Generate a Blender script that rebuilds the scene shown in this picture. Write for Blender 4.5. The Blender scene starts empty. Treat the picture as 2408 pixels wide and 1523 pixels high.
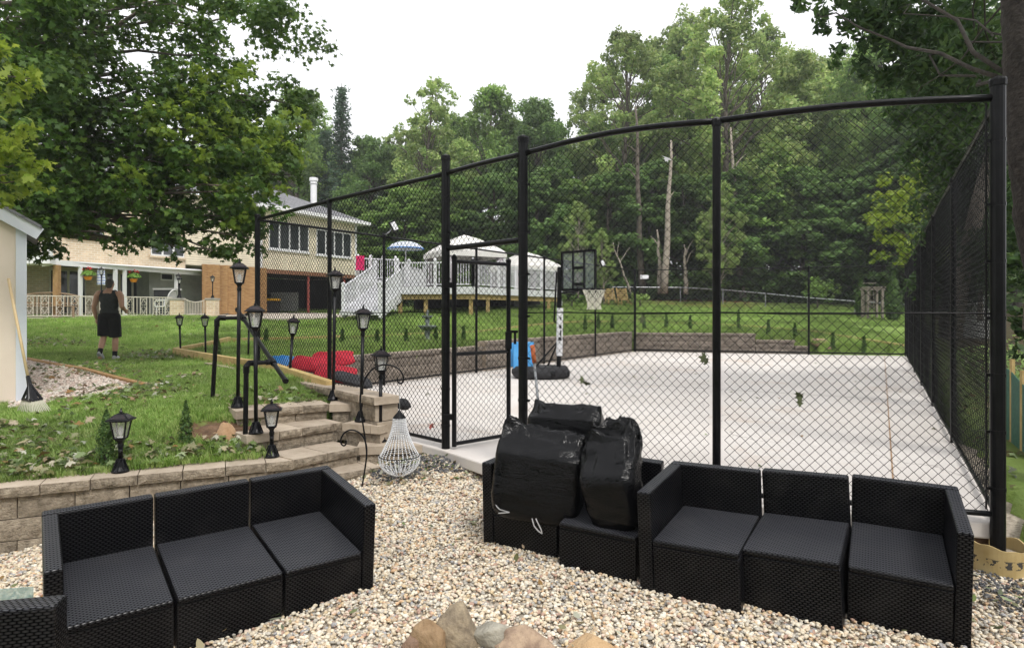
import bpy, bmesh, math, random
import numpy as np
from mathutils import Vector, Matrix, Euler, noise as mnoise
random.seed(7); np.random.seed(7)
scene = bpy.context.scene
C = scene.collection
R = math.radians
# ------------------------------------------------------------------ camera, sky, sun, exposure
F = 1500.0                       # focal length for a picture 2408 wide
CU, CV = 1204.0, 731.0           # centre column and horizon row of that picture
EYE = 2.0
cam_d = bpy.data.cameras.new('camera'); cam = bpy.data.objects.new('camera', cam_d); C.objects.link(cam)
cam.location = (0, 0, EYE); cam.rotation_euler = (R(90), 0, 0)
cam_d.sensor_fit = 'HORIZONTAL'; cam_d.sensor_width = 36; cam_d.lens = 36 * F / 2408
cam_d.shift_y = -(761.5 - CV) / 2408; cam_d.clip_start = .05; cam_d.clip_end = 2000
scene.camera = cam
SUN_EL, SUN_AZ = 52, 148         # overcast: a very soft sun, high behind the viewer's right shoulder
world = bpy.data.worlds.new('World'); scene.world = world; world.use_nodes = True
wn = world.node_tree; wn.nodes.clear()
sky = wn.nodes.new('ShaderNodeTexSky'); sky.sky_type = 'NISHITA'; sky.sun_disc = False
sky.sun_elevation = R(SUN_EL); sky.sun_rotation = R(SUN_AZ)
wmix = wn.nodes.new('ShaderNodeMixRGB'); wmix.inputs[0].default_value = .9
wmix.inputs[2].default_value = (9.5, 9.5, 9.65, 1)          # closed white cloud cover
wbg = wn.nodes.new('ShaderNodeBackground'); wbg.inputs[1].default_value = .1
wout = wn.nodes.new('ShaderNodeOutputWorld')
wn.links.new(sky.outputs[0], wmix.inputs[1]); wn.links.new(wmix.outputs[0], wbg.inputs[0]); wn.links.new(wbg.outputs[0], wout.inputs[0])
sun_d = bpy.data.lights.new('sun', 'SUN'); sun_d.energy = 1.5; sun_d.angle = R(14); sun_d.color = (1, .97, .92)
sun = bpy.data.objects.new('sun', sun_d); C.objects.link(sun)
sun.rotation_euler = (R(90 - SUN_EL), 0, R(180 - SUN_AZ))
vs = scene.view_settings; vs.view_transform = 'Standard'; vs.look = 'None'; vs.gamma = 1; vs.exposure = .6; vs.use_curve_mapping = False
scene.cycles.max_bounces = 4; scene.cycles.diffuse_bounces = 2; scene.cycles.glossy_bounces = 2
scene.cycles.use_adaptive_sampling = True; scene.cycles.adaptive_threshold = .025
scene.cycles.transmission_bounces = 4; scene.cycles.transparent_max_bounces = 5
scene.cycles.caustics_reflective = False; scene.cycles.caustics_refractive = False
scene.cycles.use_denoising = True; scene.cycles.sample_clamp_indirect = 5

# ------------------------------------------------------------------ helpers
def P(u, v, y):                   # a place at depth y, read off the picture
    return Vector(((u - CU) * y / F, y, EYE - (v - CV) * y / F))
def on(u, v, z):                  # the place at height z
    y = (EYE - z) * F / (v - CV)
    return Vector(((u - CU) * y / F, y, z))
ORG = {}
def org(o):
    return ORG.get(o.name, Vector((0, 0, 0))) if o else Vector((0, 0, 0))
def tag(o, label=None, cat=None, group=None, kind=None):
    if label: o['label'] = label
    if cat: o['category'] = cat
    if group: o['group'] = group
    if kind: o['kind'] = kind
    return o
def thing(name, label, cat, loc=(0, 0, 0), group=None):
    o = bpy.data.objects.new(name, None); C.objects.link(o); o.location = loc; o.empty_display_size = .1
    ORG[o.name] = Vector(loc)
    return tag(o, label, cat, group, 'thing')
def link(o, parent=None):
    C.objects.link(o)
    if parent: o.parent = parent
    return o
def copy_tree(o, parent=None):
    c = o.copy(); C.objects.link(c); c.parent = parent
    for ch in o.children: copy_tree(ch, c)
    return c
def frame(d, up=Vector((0, 0, 1))):
    d = d.normalized()
    if abs(d.dot(up)) > .98: up = Vector((1, 0, 0))
    x = d.cross(up).normalized(); y = x.cross(d).normalized()
    return x, y
class MB:
    def __init__(s): s.v = []; s.f = []; s.m = []; s.cur = 0
    def add(s, vs_, fs):
        n = len(s.v); s.v += [Vector(p) for p in vs_]; s.f += [[i + n for i in q] for q in fs]; s.m += [s.cur] * len(fs); return s
    def hexa(s, p):               # 0-3 bottom ring, 4-7 top ring
        return s.add(p, [(3, 2, 1, 0), (4, 5, 6, 7), (0, 1, 5, 4), (1, 2, 6, 5), (2, 3, 7, 6), (3, 0, 4, 7)])
    def box(s, c, size, M=None):
        x, y, z = [a / 2 for a in size]; c = Vector(c)
        q = [Vector(t) for t in ((-x, -y, -z), (x, -y, -z), (x, y, -z), (-x, y, -z), (-x, -y, z), (x, -y, z), (x, y, z), (-x, y, z))]
        if M is not None: q = [M @ t for t in q]
        return s.hexa([c + t for t in q])
    def b2(s, lo, hi):
        return s.box([(a + b) / 2 for a, b in zip(lo, hi)], [abs(b - a) for a, b in zip(lo, hi)])
    def bar(s, a, b, w, h, up=Vector((0, 0, 1))):
        a, b = Vector(a), Vector(b); x, y = frame(b - a, Vector(up)); x *= w / 2; y *= h / 2
        return s.hexa([a - x - y, a + x - y, a + x + y, a - x + y, b - x - y, b + x - y, b + x + y, b - x + y])
    def tube(s, pts, r, n=8, caps=True):
        pts = [Vector(p) for p in pts]; m = len(pts); rr = r if isinstance(r, (list, tuple)) else [r] * m
        vs_, fs = [], []; px = None
        for i, p in enumerate(pts):
            d = pts[min(i + 1, m - 1)] - pts[max(i - 1, 0)]
            if d.length < 1e-9: d = Vector((0, 0, 1))
            d.normalize()
            if px is None: x, y = frame(d)
            else:
                x = px - d * px.dot(d)
                if x.length < 1e-6: x, y = frame(d)
                x.normalize(); y = d.cross(x)
            px = x.copy()
            y = d.cross(x)
            for k in range(n):
                a = 2 * math.pi * k / n
                vs_.append(p + (x * math.cos(a) + y * math.sin(a)) * rr[i])
        for i in range(m - 1):
            for k in range(n):
                k2 = (k + 1) % n
                fs.append((i * n + k, i * n + k2, (i + 1) * n + k2, (i + 1) * n + k))
        if caps: fs.append(tuple(range(n - 1, -1, -1))); fs.append(tuple(range((m - 1) * n, m * n)))
        return s.add(vs_, fs)
    def lathe(s, prof, n=16, c=(0, 0, 0), sq=False):
        c = Vector(c); vs_, fs = [], []
        for r, z in prof:
            for k in range(n):
                a = 2 * math.pi * (k + (.5 if sq else 0)) / n
                vs_.append(c + Vector((r * math.cos(a), r * math.sin(a), z)))
        for i in range(len(prof) - 1):
            for k in range(n):
                k2 = (k + 1) % n
                fs.append((i * n + k, i * n + k2, (i + 1) * n + k2, (i + 1) * n + k))
        fs.append(tuple(range(n - 1, -1, -1))); fs.append(tuple(range((len(prof) - 1) * n, len(prof) * n)))
        return s.add(vs_, fs)
    def prism(s, poly, z0, z1):
        n = len(poly); vs_ = [Vector((p[0], p[1], z0)) for p in poly] + [Vector((p[0], p[1], z1)) for p in poly]
        fs = [tuple(range(n - 1, -1, -1)), tuple(range(n, 2 * n))] + [(i, (i + 1) % n, n + (i + 1) % n, n + i) for i in range(n)]
        return s.add(vs_, fs)
    def blob(s, c, r, seg=10, rings=7, amp=0, seed=0, freq=2.5, M=None):
        c = Vector(c); vs_ = []; fs = []
        for i in range(rings + 1):
            t = math.pi * i / rings
            for k in range(seg):
                a = 2 * math.pi * k / seg
                d = Vector((math.sin(t) * math.cos(a), math.sin(t) * math.sin(a), math.cos(t)))
                q = 1 + amp * mnoise.noise(d * freq + Vector((seed * 7.3, seed * 1.7, 0)))
                w = Vector((d.x * r[0], d.y * r[1], d.z * r[2])) * q
                vs_.append(c + (M @ w if M is not None else w))
        for i in range(rings):
            for k in range(seg):
                k2 = (k + 1) % seg
                fs.append((i * seg + k, (i + 1) * seg + k, (i + 1) * seg + k2, i * seg + k2))
        return s.add(vs_, fs)
    def build(s, name, mat, parent=None, smooth=False, bevel=0, seg=2, fix=False, weld=False):
        o0 = org(parent); me = bpy.data.meshes.new(name)
        me.from_pydata([tuple(p - o0) for p in s.v], [], s.f)
        for m in (mat if isinstance(mat, (list, tuple)) else [mat]): me.materials.append(m)
        if any(s.m): me.polygons.foreach_set('material_index', s.m)
        if fix or weld:
            bm = bmesh.new(); bm.from_mesh(me)
            if weld: bmesh.ops.remove_doubles(bm, verts=bm.verts, dist=1e-4)
            bmesh.ops.recalc_face_normals(bm, faces=bm.faces); bm.to_mesh(me); bm.free()
        if smooth: me.polygons.foreach_set('use_smooth', [True] * len(me.polygons))
        box_uv(me)
        o = bpy.data.objects.new(name, me); link(o, parent); ORG[o.name] = o0
        if bevel:
            b = o.modifiers.new('edge', 'BEVEL'); b.width = bevel; b.segments = seg; b.limit_method = 'ANGLE'; b.angle_limit = R(40)
        return o
def box_uv(me):
    n = len(me.loops)
    if n == 0: return
    uv = me.uv_layers.new(name='uv')
    co = np.empty(len(me.vertices) * 3, 'f'); me.vertices.foreach_get('co', co); co = co.reshape(-1, 3)
    li = np.empty(n, 'i'); me.loops.foreach_get('vertex_index', li)
    nrm = np.empty(len(me.polygons) * 3, 'f'); me.polygons.foreach_get('normal', nrm); nrm = np.abs(nrm.reshape(-1, 3))
    tot = np.empty(len(me.polygons), 'i'); me.polygons.foreach_get('loop_total', tot)
    ax = np.repeat(np.argmax(nrm, 1), tot); p = co[li]
    out = np.where((ax == 0)[:, None], p[:, [1, 2]], np.where((ax == 1)[:, None], p[:, [0, 2]], p[:, [0, 1]]))
    uv.data.foreach_set('uv', out.astype('f').ravel())
def np_mesh(name, co, faces, mat, parent=None, n=4, smooth=False):
    """co (V,3); faces (F,n) ints, all of n corners."""
    me = bpy.data.meshes.new(name); V, Fc = len(co), len(faces)
    me.vertices.add(V); me.vertices.foreach_set('co', np.asarray(co, 'f').ravel())
    me.loops.add(Fc * n); me.loops.foreach_set('vertex_index', np.asarray(faces, 'i').ravel())
    me.polygons.add(Fc); me.polygons.foreach_set('loop_start', np.arange(Fc, dtype='i') * n)
    me.polygons.foreach_set('loop_total', np.full(Fc, n, 'i'))
    if smooth: me.polygons.foreach_set('use_smooth', [True] * Fc)
    me.update(calc_edges=True)
    for m in (mat if isinstance(mat, (list, tuple)) else [mat]): me.materials.append(m)
    o = bpy.data.objects.new(name, me); link(o, parent); ORG[o.name] = org(parent)
    return o

# ------------------------------------------------------------------ materials
def nodes(name):
    m = bpy.data.materials.new(name); m.use_nodes = True; nt = m.node_tree
    b = nt.nodes['Principled BSDF']
    return m, nt, b
def nn(nt, t, **kw):
    n = nt.nodes.new('ShaderNode' + t)
    for k, v in kw.items(): setattr(n, k, v)
    return n
def ramp(nt, stops, interp='LINEAR'):
    r = nn(nt, 'ValToRGB'); r.color_ramp.interpolation = interp; e = r.color_ramp.elements
    while len(e) < len(stops): e.new(.5)
    for k, (p, c) in enumerate(stops): e[k].position = p; e[k].color = (*c, 1)
    return r
def mat(name, c1, c2=None, scale=4, rough=.7, bump=0, bscale=60, spec=.4, metal=0, ovar=0, detail=5, c3=None, coat=0):
    m, nt, b = nodes(name); L = nt.links.new
    b.inputs['Roughness'].default_value = rough; b.inputs['Metallic'].default_value = metal
    b.inputs['Specular IOR Level'].default_value = spec
    if coat: b.inputs['Coat Weight'].default_value = coat
    geo = nn(nt, 'NewGeometry')
    out = None
    if c2:
        t = nn(nt, 'TexNoise'); t.inputs['Scale'].default_value = scale; t.inputs['Detail'].default_value = detail; t.inputs['Roughness'].default_value = .65
        L(geo.outputs['Position'], t.inputs['Vector'])
        st = [(.32, c1), (.68, c2)] if not c3 else [(.3, c1), (.52, c2), (.72, c3)]
        r = ramp(nt, st); L(t.outputs['Fac'], r.inputs[0]); out = r.outputs[0]
    if ovar:
        oi = nn(nt, 'ObjectInfo'); mr = nn(nt, 'MapRange'); mr.inputs[3].default_value = 1 - ovar; mr.inputs[4].default_value = 1 + ovar
        L(oi.outputs['Random'], mr.inputs[0])
        hv = nn(nt, 'HueSaturation'); L(mr.outputs[0], hv.inputs['Value'])
        if out: L(out, hv.inputs['Color'])
        else: hv.inputs['Color'].default_value = (*c1, 1)
        out = hv.outputs[0]
    if out: L(out, b.inputs['Base Color'])
    else: b.inputs['Base Color'].default_value = (*c1, 1)
    if bump:
        t2 = nn(nt, 'TexNoise'); t2.inputs['Scale'].default_value = bscale; t2.inputs['Detail'].default_value = 6
        L(geo.outputs['Position'], t2.inputs['Vector'])
        bp = nn(nt, 'Bump'); bp.inputs['Strength'].default_value = bump; bp.inputs['Distance'].default_value = .02
        L(t2.outputs['Fac'], bp.inputs['Height']); L(bp.outputs[0], b.inputs['Normal'])
    return m
def leafmat(name, cols, trans=.35, rough=.55, by='island', nvar=0):
    m, nt, b = nodes(name); L = nt.links.new
    if by == 'island': src = nn(nt, 'NewGeometry').outputs['Random Per Island']
    else: src = nn(nt, 'ObjectInfo').outputs['Random']
    n = len(cols); r = ramp(nt, [(k / max(1, n - 1), c) for k, c in enumerate(cols)]); L(src, r.inputs[0])
    col = r.outputs[0]
    if nvar:
        g = nn(nt, 'NewGeometry'); t = nn(nt, 'TexNoise'); t.inputs['Scale'].default_value = nvar; t.inputs['Detail'].default_value = 3
        L(g.outputs['Position'], t.inputs['Vector'])
        mr = nn(nt, 'MapRange'); mr.inputs[1].default_value = .3; mr.inputs[2].default_value = .7; mr.inputs[3].default_value = .55; mr.inputs[4].default_value = 1.4
        L(t.outputs['Fac'], mr.inputs[0]); hv = nn(nt, 'HueSaturation'); L(mr.outputs[0], hv.inputs['Value']); L(col, hv.inputs['Color']); col = hv.outputs[0]
    L(col, b.inputs['Base Color']); b.inputs['Roughness'].default_value = rough; b.inputs['Specular IOR Level'].default_value = .3
    tr = nn(nt, 'BsdfTranslucent'); hv2 = nn(nt, 'HueSaturation'); hv2.inputs['Value'].default_value = 1.5; hv2.inputs['Hue'].default_value = .485
    L(col, hv2.inputs['Color']); L(hv2.outputs[0], tr.inputs['Color'])
    mx = nn(nt, 'MixShader'); mx.inputs[0].default_value = trans
    L(b.outputs[0], mx.inputs[1]); L(tr.outputs[0], mx.inputs[2]); L(mx.outputs[0], nt.nodes['Material Output'].inputs[0])
    return m
def brickmat(name, c1, c2, mortar, w, h, gap=.01, rough=.8, bump=.4, off=.5):
    m, nt, b = nodes(name); L = nt.links.new
    uv = nn(nt, 'UVMap'); t = nn(nt, 'TexBrick'); t.offset = off
    t.inputs['Color1'].default_value = (*c1, 1); t.inputs['Color2'].default_value = (*c2, 1); t.inputs['Mortar'].default_value = (*mortar, 1)
    t.inputs['Scale'].default_value = 1; t.inputs['Brick Width'].default_value = w; t.inputs['Row Height'].default_value = h
    t.inputs['Mortar Size'].default_value = gap; t.inputs['Mortar Smooth'].default_value = .3; t.inputs['Bias'].default_value = 0
    L(uv.outputs[0], t.inputs['Vector'])
    g = nn(nt, 'NewGeometry'); tn = nn(nt, 'TexNoise'); tn.inputs['Scale'].default_value = 2; L(g.outputs['Position'], tn.inputs['Vector'])
    mr = nn(nt, 'MapRange'); mr.inputs[3].default_value = .75; mr.inputs[4].default_value = 1.25; L(tn.outputs['Fac'], mr.inputs[0])
    hv = nn(nt, 'HueSaturation'); L(mr.outputs[0], hv.inputs['Value']); L(t.outputs['Color'], hv.inputs['Color']); L(hv.outputs[0], b.inputs['Base Color'])
    bp = nn(nt, 'Bump'); bp.invert = True; bp.inputs['Strength'].default_value = bump; bp.inputs['Distance'].default_value = .01
    L(t.outputs['Fac'], bp.inputs['Height']); L(bp.outputs[0], b.inputs['Normal']); b.inputs['Roughness'].default_value = rough
    return m
def wickermat():
    m, nt, b = nodes('black wicker'); L = nt.links.new
    uv = nn(nt, 'UVMap'); sep = nn(nt, 'SeparateXYZ'); L(uv.outputs[0], sep.inputs[0])
    def mth(op, a, bb=None):
        n = nn(nt, 'Math', operation=op)
        for i, q in enumerate((a, bb)):
            if q is None: continue
            if isinstance(q, (int, float)): n.inputs[i].default_value = q
            else: L(q, n.inputs[i])
        return n.outputs[0]
    row = mth('DIVIDE', sep.outputs[1], .0135); rf = mth('FLOOR', row)
    half = mth('MULTIPLY', mth('MODULO', mth('ABSOLUTE', rf), 2.0), .5)
    col = mth('ADD', mth('DIVIDE', sep.outputs[0], .031), half)
    hx = mth('ABSOLUTE', mth('SINE', mth('MULTIPLY', col, math.pi)))
    hy = mth('ABSOLUTE', mth('SINE', mth('MULTIPLY', row, math.pi)))
    h = mth('MULTIPLY', mth('POWER', hx, .6), mth('POWER', hy, .5))
    r = ramp(nt, [(.0, (.0008, .0008, .001)), (.55, (.003, .003, .004)), (1, (.012, .012, .014))]); L(h, r.inputs[0])
    g = nn(nt, 'NewGeometry'); tn = nn(nt, 'TexNoise'); tn.inputs['Scale'].default_value = 5; tn.inputs['Detail'].default_value = 6; L(g.outputs['Position'], tn.inputs['Vector'])
    dust = ramp(nt, [(.5, (0, 0, 0)), (.85, (.014, .013, .012))]); L(tn.outputs['Fac'], dust.inputs[0])
    ad = nn(nt, 'MixRGB', blend_type='ADD'); ad.inputs[0].default_value = 1; L(r.outputs[0], ad.inputs[1]); L(dust.outputs[0], ad.inputs[2])
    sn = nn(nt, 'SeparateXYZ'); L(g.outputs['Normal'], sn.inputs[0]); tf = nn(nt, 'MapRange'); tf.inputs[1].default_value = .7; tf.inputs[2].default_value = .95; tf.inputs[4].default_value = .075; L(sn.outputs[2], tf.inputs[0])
    ds = nn(nt, 'MixRGB', blend_type='ADD'); L(mth('MULTIPLY', mth('POWER', h, 1.6), tf.outputs[0]), ds.inputs[0]); L(ad.outputs[0], ds.inputs[1]); ds.inputs[2].default_value = (.85, .88, 1, 1)      # sky sheen of flat tops painted as paler colour, plus settled dust
    L(ds.outputs[0], b.inputs['Base Color'])
    bp = nn(nt, 'Bump'); bp.inputs['Strength'].default_value = .35; bp.inputs['Distance'].default_value = .006; L(h, bp.inputs['Height']); L(bp.outputs[0], b.inputs['Normal'])
    b.inputs['Roughness'].default_value = .32
    sr = nn(nt, 'MapRange'); sr.inputs[1].default_value = .25; sr.inputs[2].default_value = .95; sr.inputs[3].default_value = .0; sr.inputs[4].default_value = .4; L(h, sr.inputs[0]); L(sr.outputs[0], b.inputs['Specular IOR Level']); 
    return m
M = {}
M['black'] = mat('black coated metal', (.003, .003, .0035), (.007, .007, .008), 9, .36, spec=.18)
M['wire'] = mat('black coated wire', (.004, .004, .005), rough=.45, spec=.2)
M['galv'] = mat('galvanised metal', (.28, .29, .3), (.4, .41, .42), 8, .45, metal=.6)
M['conc'] = mat('court concrete', (.54, .49, .46), (.62, .59, .57), .5, .8, .08, 50, c3=(.56, .5, .46), detail=10)
def courtmat():
    m, nt, b = nodes('court concrete'); L = nt.links.new; g = nn(nt, 'NewGeometry')
    def noi(sc, d, ro=.6, dist=0):
        t = nn(nt, 'TexNoise'); t.inputs['Scale'].default_value = sc; t.inputs['Detail'].default_value = d; t.inputs['Roughness'].default_value = ro; t.inputs['Distortion'].default_value = dist; L(g.outputs['Position'], t.inputs['Vector']); return t.outputs['Fac']
    base = ramp(nt, [(.3, (.58, .53, .485)), (.55, (.66, .615, .575)), (.75, (.7, .655, .615))]); L(noi(.45, 10), base.inputs[0])
    def over(col, fac, lo, hi, amt):
        mr = nn(nt, 'MapRange'); mr.inputs[1].default_value = lo; mr.inputs[2].default_value = hi; mr.inputs[4].default_value = amt; L(fac, mr.inputs[0]); mx = nn(nt, 'MixRGB'); L(mr.outputs[0], mx.inputs[0]); L(over.c, mx.inputs[1]); mx.inputs[2].default_value = (*col, 1); over.c = mx.outputs[0]
    over.c = base.outputs[0]
    over((.55, .4, .29), noi(.8, 6, .7, .6), .56, .74, .55); over((.38, .35, .32), noi(2.6, 8, .75), .6, .78, .45); over((.72, .7, .68), noi(6, 6), .58, .8, .35)
    v = nn(nt, 'TexVoronoi', feature='DISTANCE_TO_EDGE'); v.inputs['Scale'].default_value = .22; ad = nn(nt, 'VectorMath', operation='ADD'); t3 = nn(nt, 'TexNoise'); t3.inputs['Scale'].default_value = 1.3; t3.inputs['Detail'].default_value = 5; L(g.outputs['Position'], t3.inputs['Vector']); L(g.outputs['Position'], ad.inputs[0]); L(t3.outputs['Color'], ad.inputs[1]); L(ad.outputs[0], v.inputs['Vector'])
    over((.25, .22, .2), v.outputs['Distance'], .0022, .0008, .55)
    L(over.c, b.inputs['Base Color']); b.inputs['Roughness'].default_value = .8
    bp = nn(nt, 'Bump'); bp.inputs['Strength'].default_value = .1; bp.inputs['Distance'].default_value = .02; L(noi(50, 6), bp.inputs['Height']); L(bp.outputs[0], b.inputs['Normal']); return m
M['conc'] = courtmat()
M['conc_edge'] = mat('concrete edge', (.3, .28, .25), (.42, .4, .36), 5, .9, .3, 40)
M['cap'] = mat('tan cast stone', (.37, .3, .225), (.52, .435, .34), 5, .9, .35, 70, ovar=.1)
M['split'] = mat('split face stone', (.15, .12, .085), (.42, .35, .265), 16, .95, 1.0, 60, ovar=.14, detail=8)
M['courtblock'] = mat('grey brown wall stone', (.17, .14, .115), (.4, .34, .28), 10, .95, .9, 45, ovar=.18, detail=8)
M['timber'] = mat('yellow landscape timber', (.42, .29, .1), (.58, .43, .2), 7, .8, .3, 30, ovar=.1)
M['oldtimber'] = mat('weathered timber', (.28, .16, .06), (.42, .26, .12), 8, .85, .3, 40)
M['white'] = mat('white paint', (.74, .74, .75), (.82, .82, .82), 3, .5)
M['whitevinyl'] = mat('white vinyl', (.78, .78, .8), rough=.4)
M['cream'] = mat('cream painted iron', (.55, .5, .4), (.68, .64, .55), 6, .6)
M['wicker'] = wickermat()
M['soil'] = mat('bare soil', (.07, .04, .022), (.2, .12, .07), 9, .95, .8, 40)
# ------------------------------------------------------------------ terrain
CTRL = np.array([(-4.3, 5.9, .5), (-2.5, 6.8, .52), (-9, 3.7, .5), (-6.5, 5.0, .5), (-3.3, 7.6, .85), (-6.5, 8.4, .78), (-8.6, 13.6, .94), (-7.8, 14.7, .95), (-2.6, 8.7, .92),
    (-5, 7, .68), (-10, 8, .82), (-4.5, 11.4, .97), (-8.3, 18.7, 1.05), (-5, 20, 1.1), (-4.8, 15, 1.02), (-1.4, 21.6, 1.2), (0, 24, 1.28), (5.7, 29, 1.42), (8.8, 27.5, 1.33), (11.6, 24.5, 1.12), (13.6, 22.3, .72),
    (-17, 21.5, 1.68), (-12, 24.5, 1.74), (-22, 20, 1.7), (-11, 31, 1.72), (-9.5, 27, 1.58), (-8, 36, 1.9), (-4.5, 27, 1.86), (0, 27, 1.8), (2.2, 31, 1.95), (-12, 17, 1.2),
    (8, 38, 2.3), (14, 38, 2.2), (3, 44, 2.8), (20, 36, 1.9), (19, 28, 1.3), (12, 50, 3.3), (30, 50, 3.0), (-10, 55, 3), (-30, 40, 2.5), (0, 80, 5), (40, 80, 5), (-50, 80, 5), (60, 30, 2), (-60, 20, 2),
    (4.3, 4.6, .3), (8, 4, .4), (6.2, 8, .36), (9.4, 13, .45), (16, 19, .7), (13, 8, .3), (25, 15, 1.0), (10, 0, 0), (30, 0, .5), (-15, 0, .3), (-30, 0, .5), (0, 130, 8), (80, 130, 8), (-80, 130, 8)])
def _tps(r): return np.where(r > 1e-9, r * r * np.log(np.maximum(r, 1e-9)), 0)
_n = len(CTRL); _A = np.zeros((_n + 3, _n + 3)); _d = np.hypot(CTRL[:, None, 0] - CTRL[None, :, 0], CTRL[:, None, 1] - CTRL[None, :, 1])
_A[:_n, :_n] = _tps(_d) + np.eye(_n) * .5; _A[:_n, _n] = 1; _A[:_n, _n + 1:] = CTRL[:, :2]; _A[_n:, :_n] = _A[:_n, _n:].T
_W = np.linalg.solve(_A, np.r_[CTRL[:, 2], 0, 0, 0])
def T(x, y):
    x = np.atleast_1d(np.asarray(x, float)); y = np.atleast_1d(np.asarray(y, float))
    r = np.hypot(x[:, None] - CTRL[None, :, 0], y[:, None] - CTRL[None, :, 1])
    return _tps(r) @ _W[:_n] + _W[_n] + x * _W[_n + 1] + y * _W[_n + 2]
def T1(x, y): return float(T(x, y)[0])
def zg(x, y): return .233 + .05 * np.minimum(x, 0) + .05 * np.minimum(x + 2.4, 0) + .05 * (np.minimum(y, 8) - 5.5) + .15 * np.exp(-((x + .75) ** 2 + (y - 6.9) ** 2) / .45)
LC, P1, G1, G2, P3, NR = [Vector(p) for p in ((-4.19, 10.5, .5), (-2.485, 8.69, .5), (-.724, 6.97, .5), (.106, 6.10, .5), (1.618, 5.045, .5), (3.42, 4.49, .5))]
BL, BR = Vector((4.54, 23.56, .5)), Vector((13.10, 21.2, .5))
PIT = [(-10, 3.05), (-4.46, 5.66), (-2.42, 6.62), (-2.85, 6.82), (-2.98, 7.3), (-2.2, 8.0), (-1.8, 7.6), (-4.5, 10.95), (-4.52, 10.72), (4.3, 24.05), (13.5, 21.65), (13.4, 21.1), (3.62, 4.4), (3.9, 3.6), (4.6, 2), (10, -3), (-12, -3)]
def inside(poly, x, y):
    x = np.asarray(x); y = np.asarray(y); r = np.zeros(x.shape, bool); n = len(poly)
    for i in range(n):
        x1, y1 = poly[i]; x2, y2 = poly[(i + 1) % n]
        c = ((y1 > y) != (y2 > y)) & (x < (x2 - x1) * (y - y1) / (y2 - y1 + 1e-12) + x1); r ^= c
    return r
def grid_mesh(name, xs, ys, zf, m, smooth=True):
    X, Y = np.meshgrid(xs, ys); Z = zf(X.ravel(), Y.ravel()); nx, ny = len(xs), len(ys)
    co = np.c_[X.ravel(), Y.ravel(), Z]; i = np.arange(nx * ny).reshape(ny, nx)
    fc = np.c_[i[:-1, :-1].ravel(), i[:-1, 1:].ravel(), i[1:, 1:].ravel(), i[1:, :-1].ravel()]
    return np_mesh(name, co, fc, m, smooth=smooth)
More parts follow.
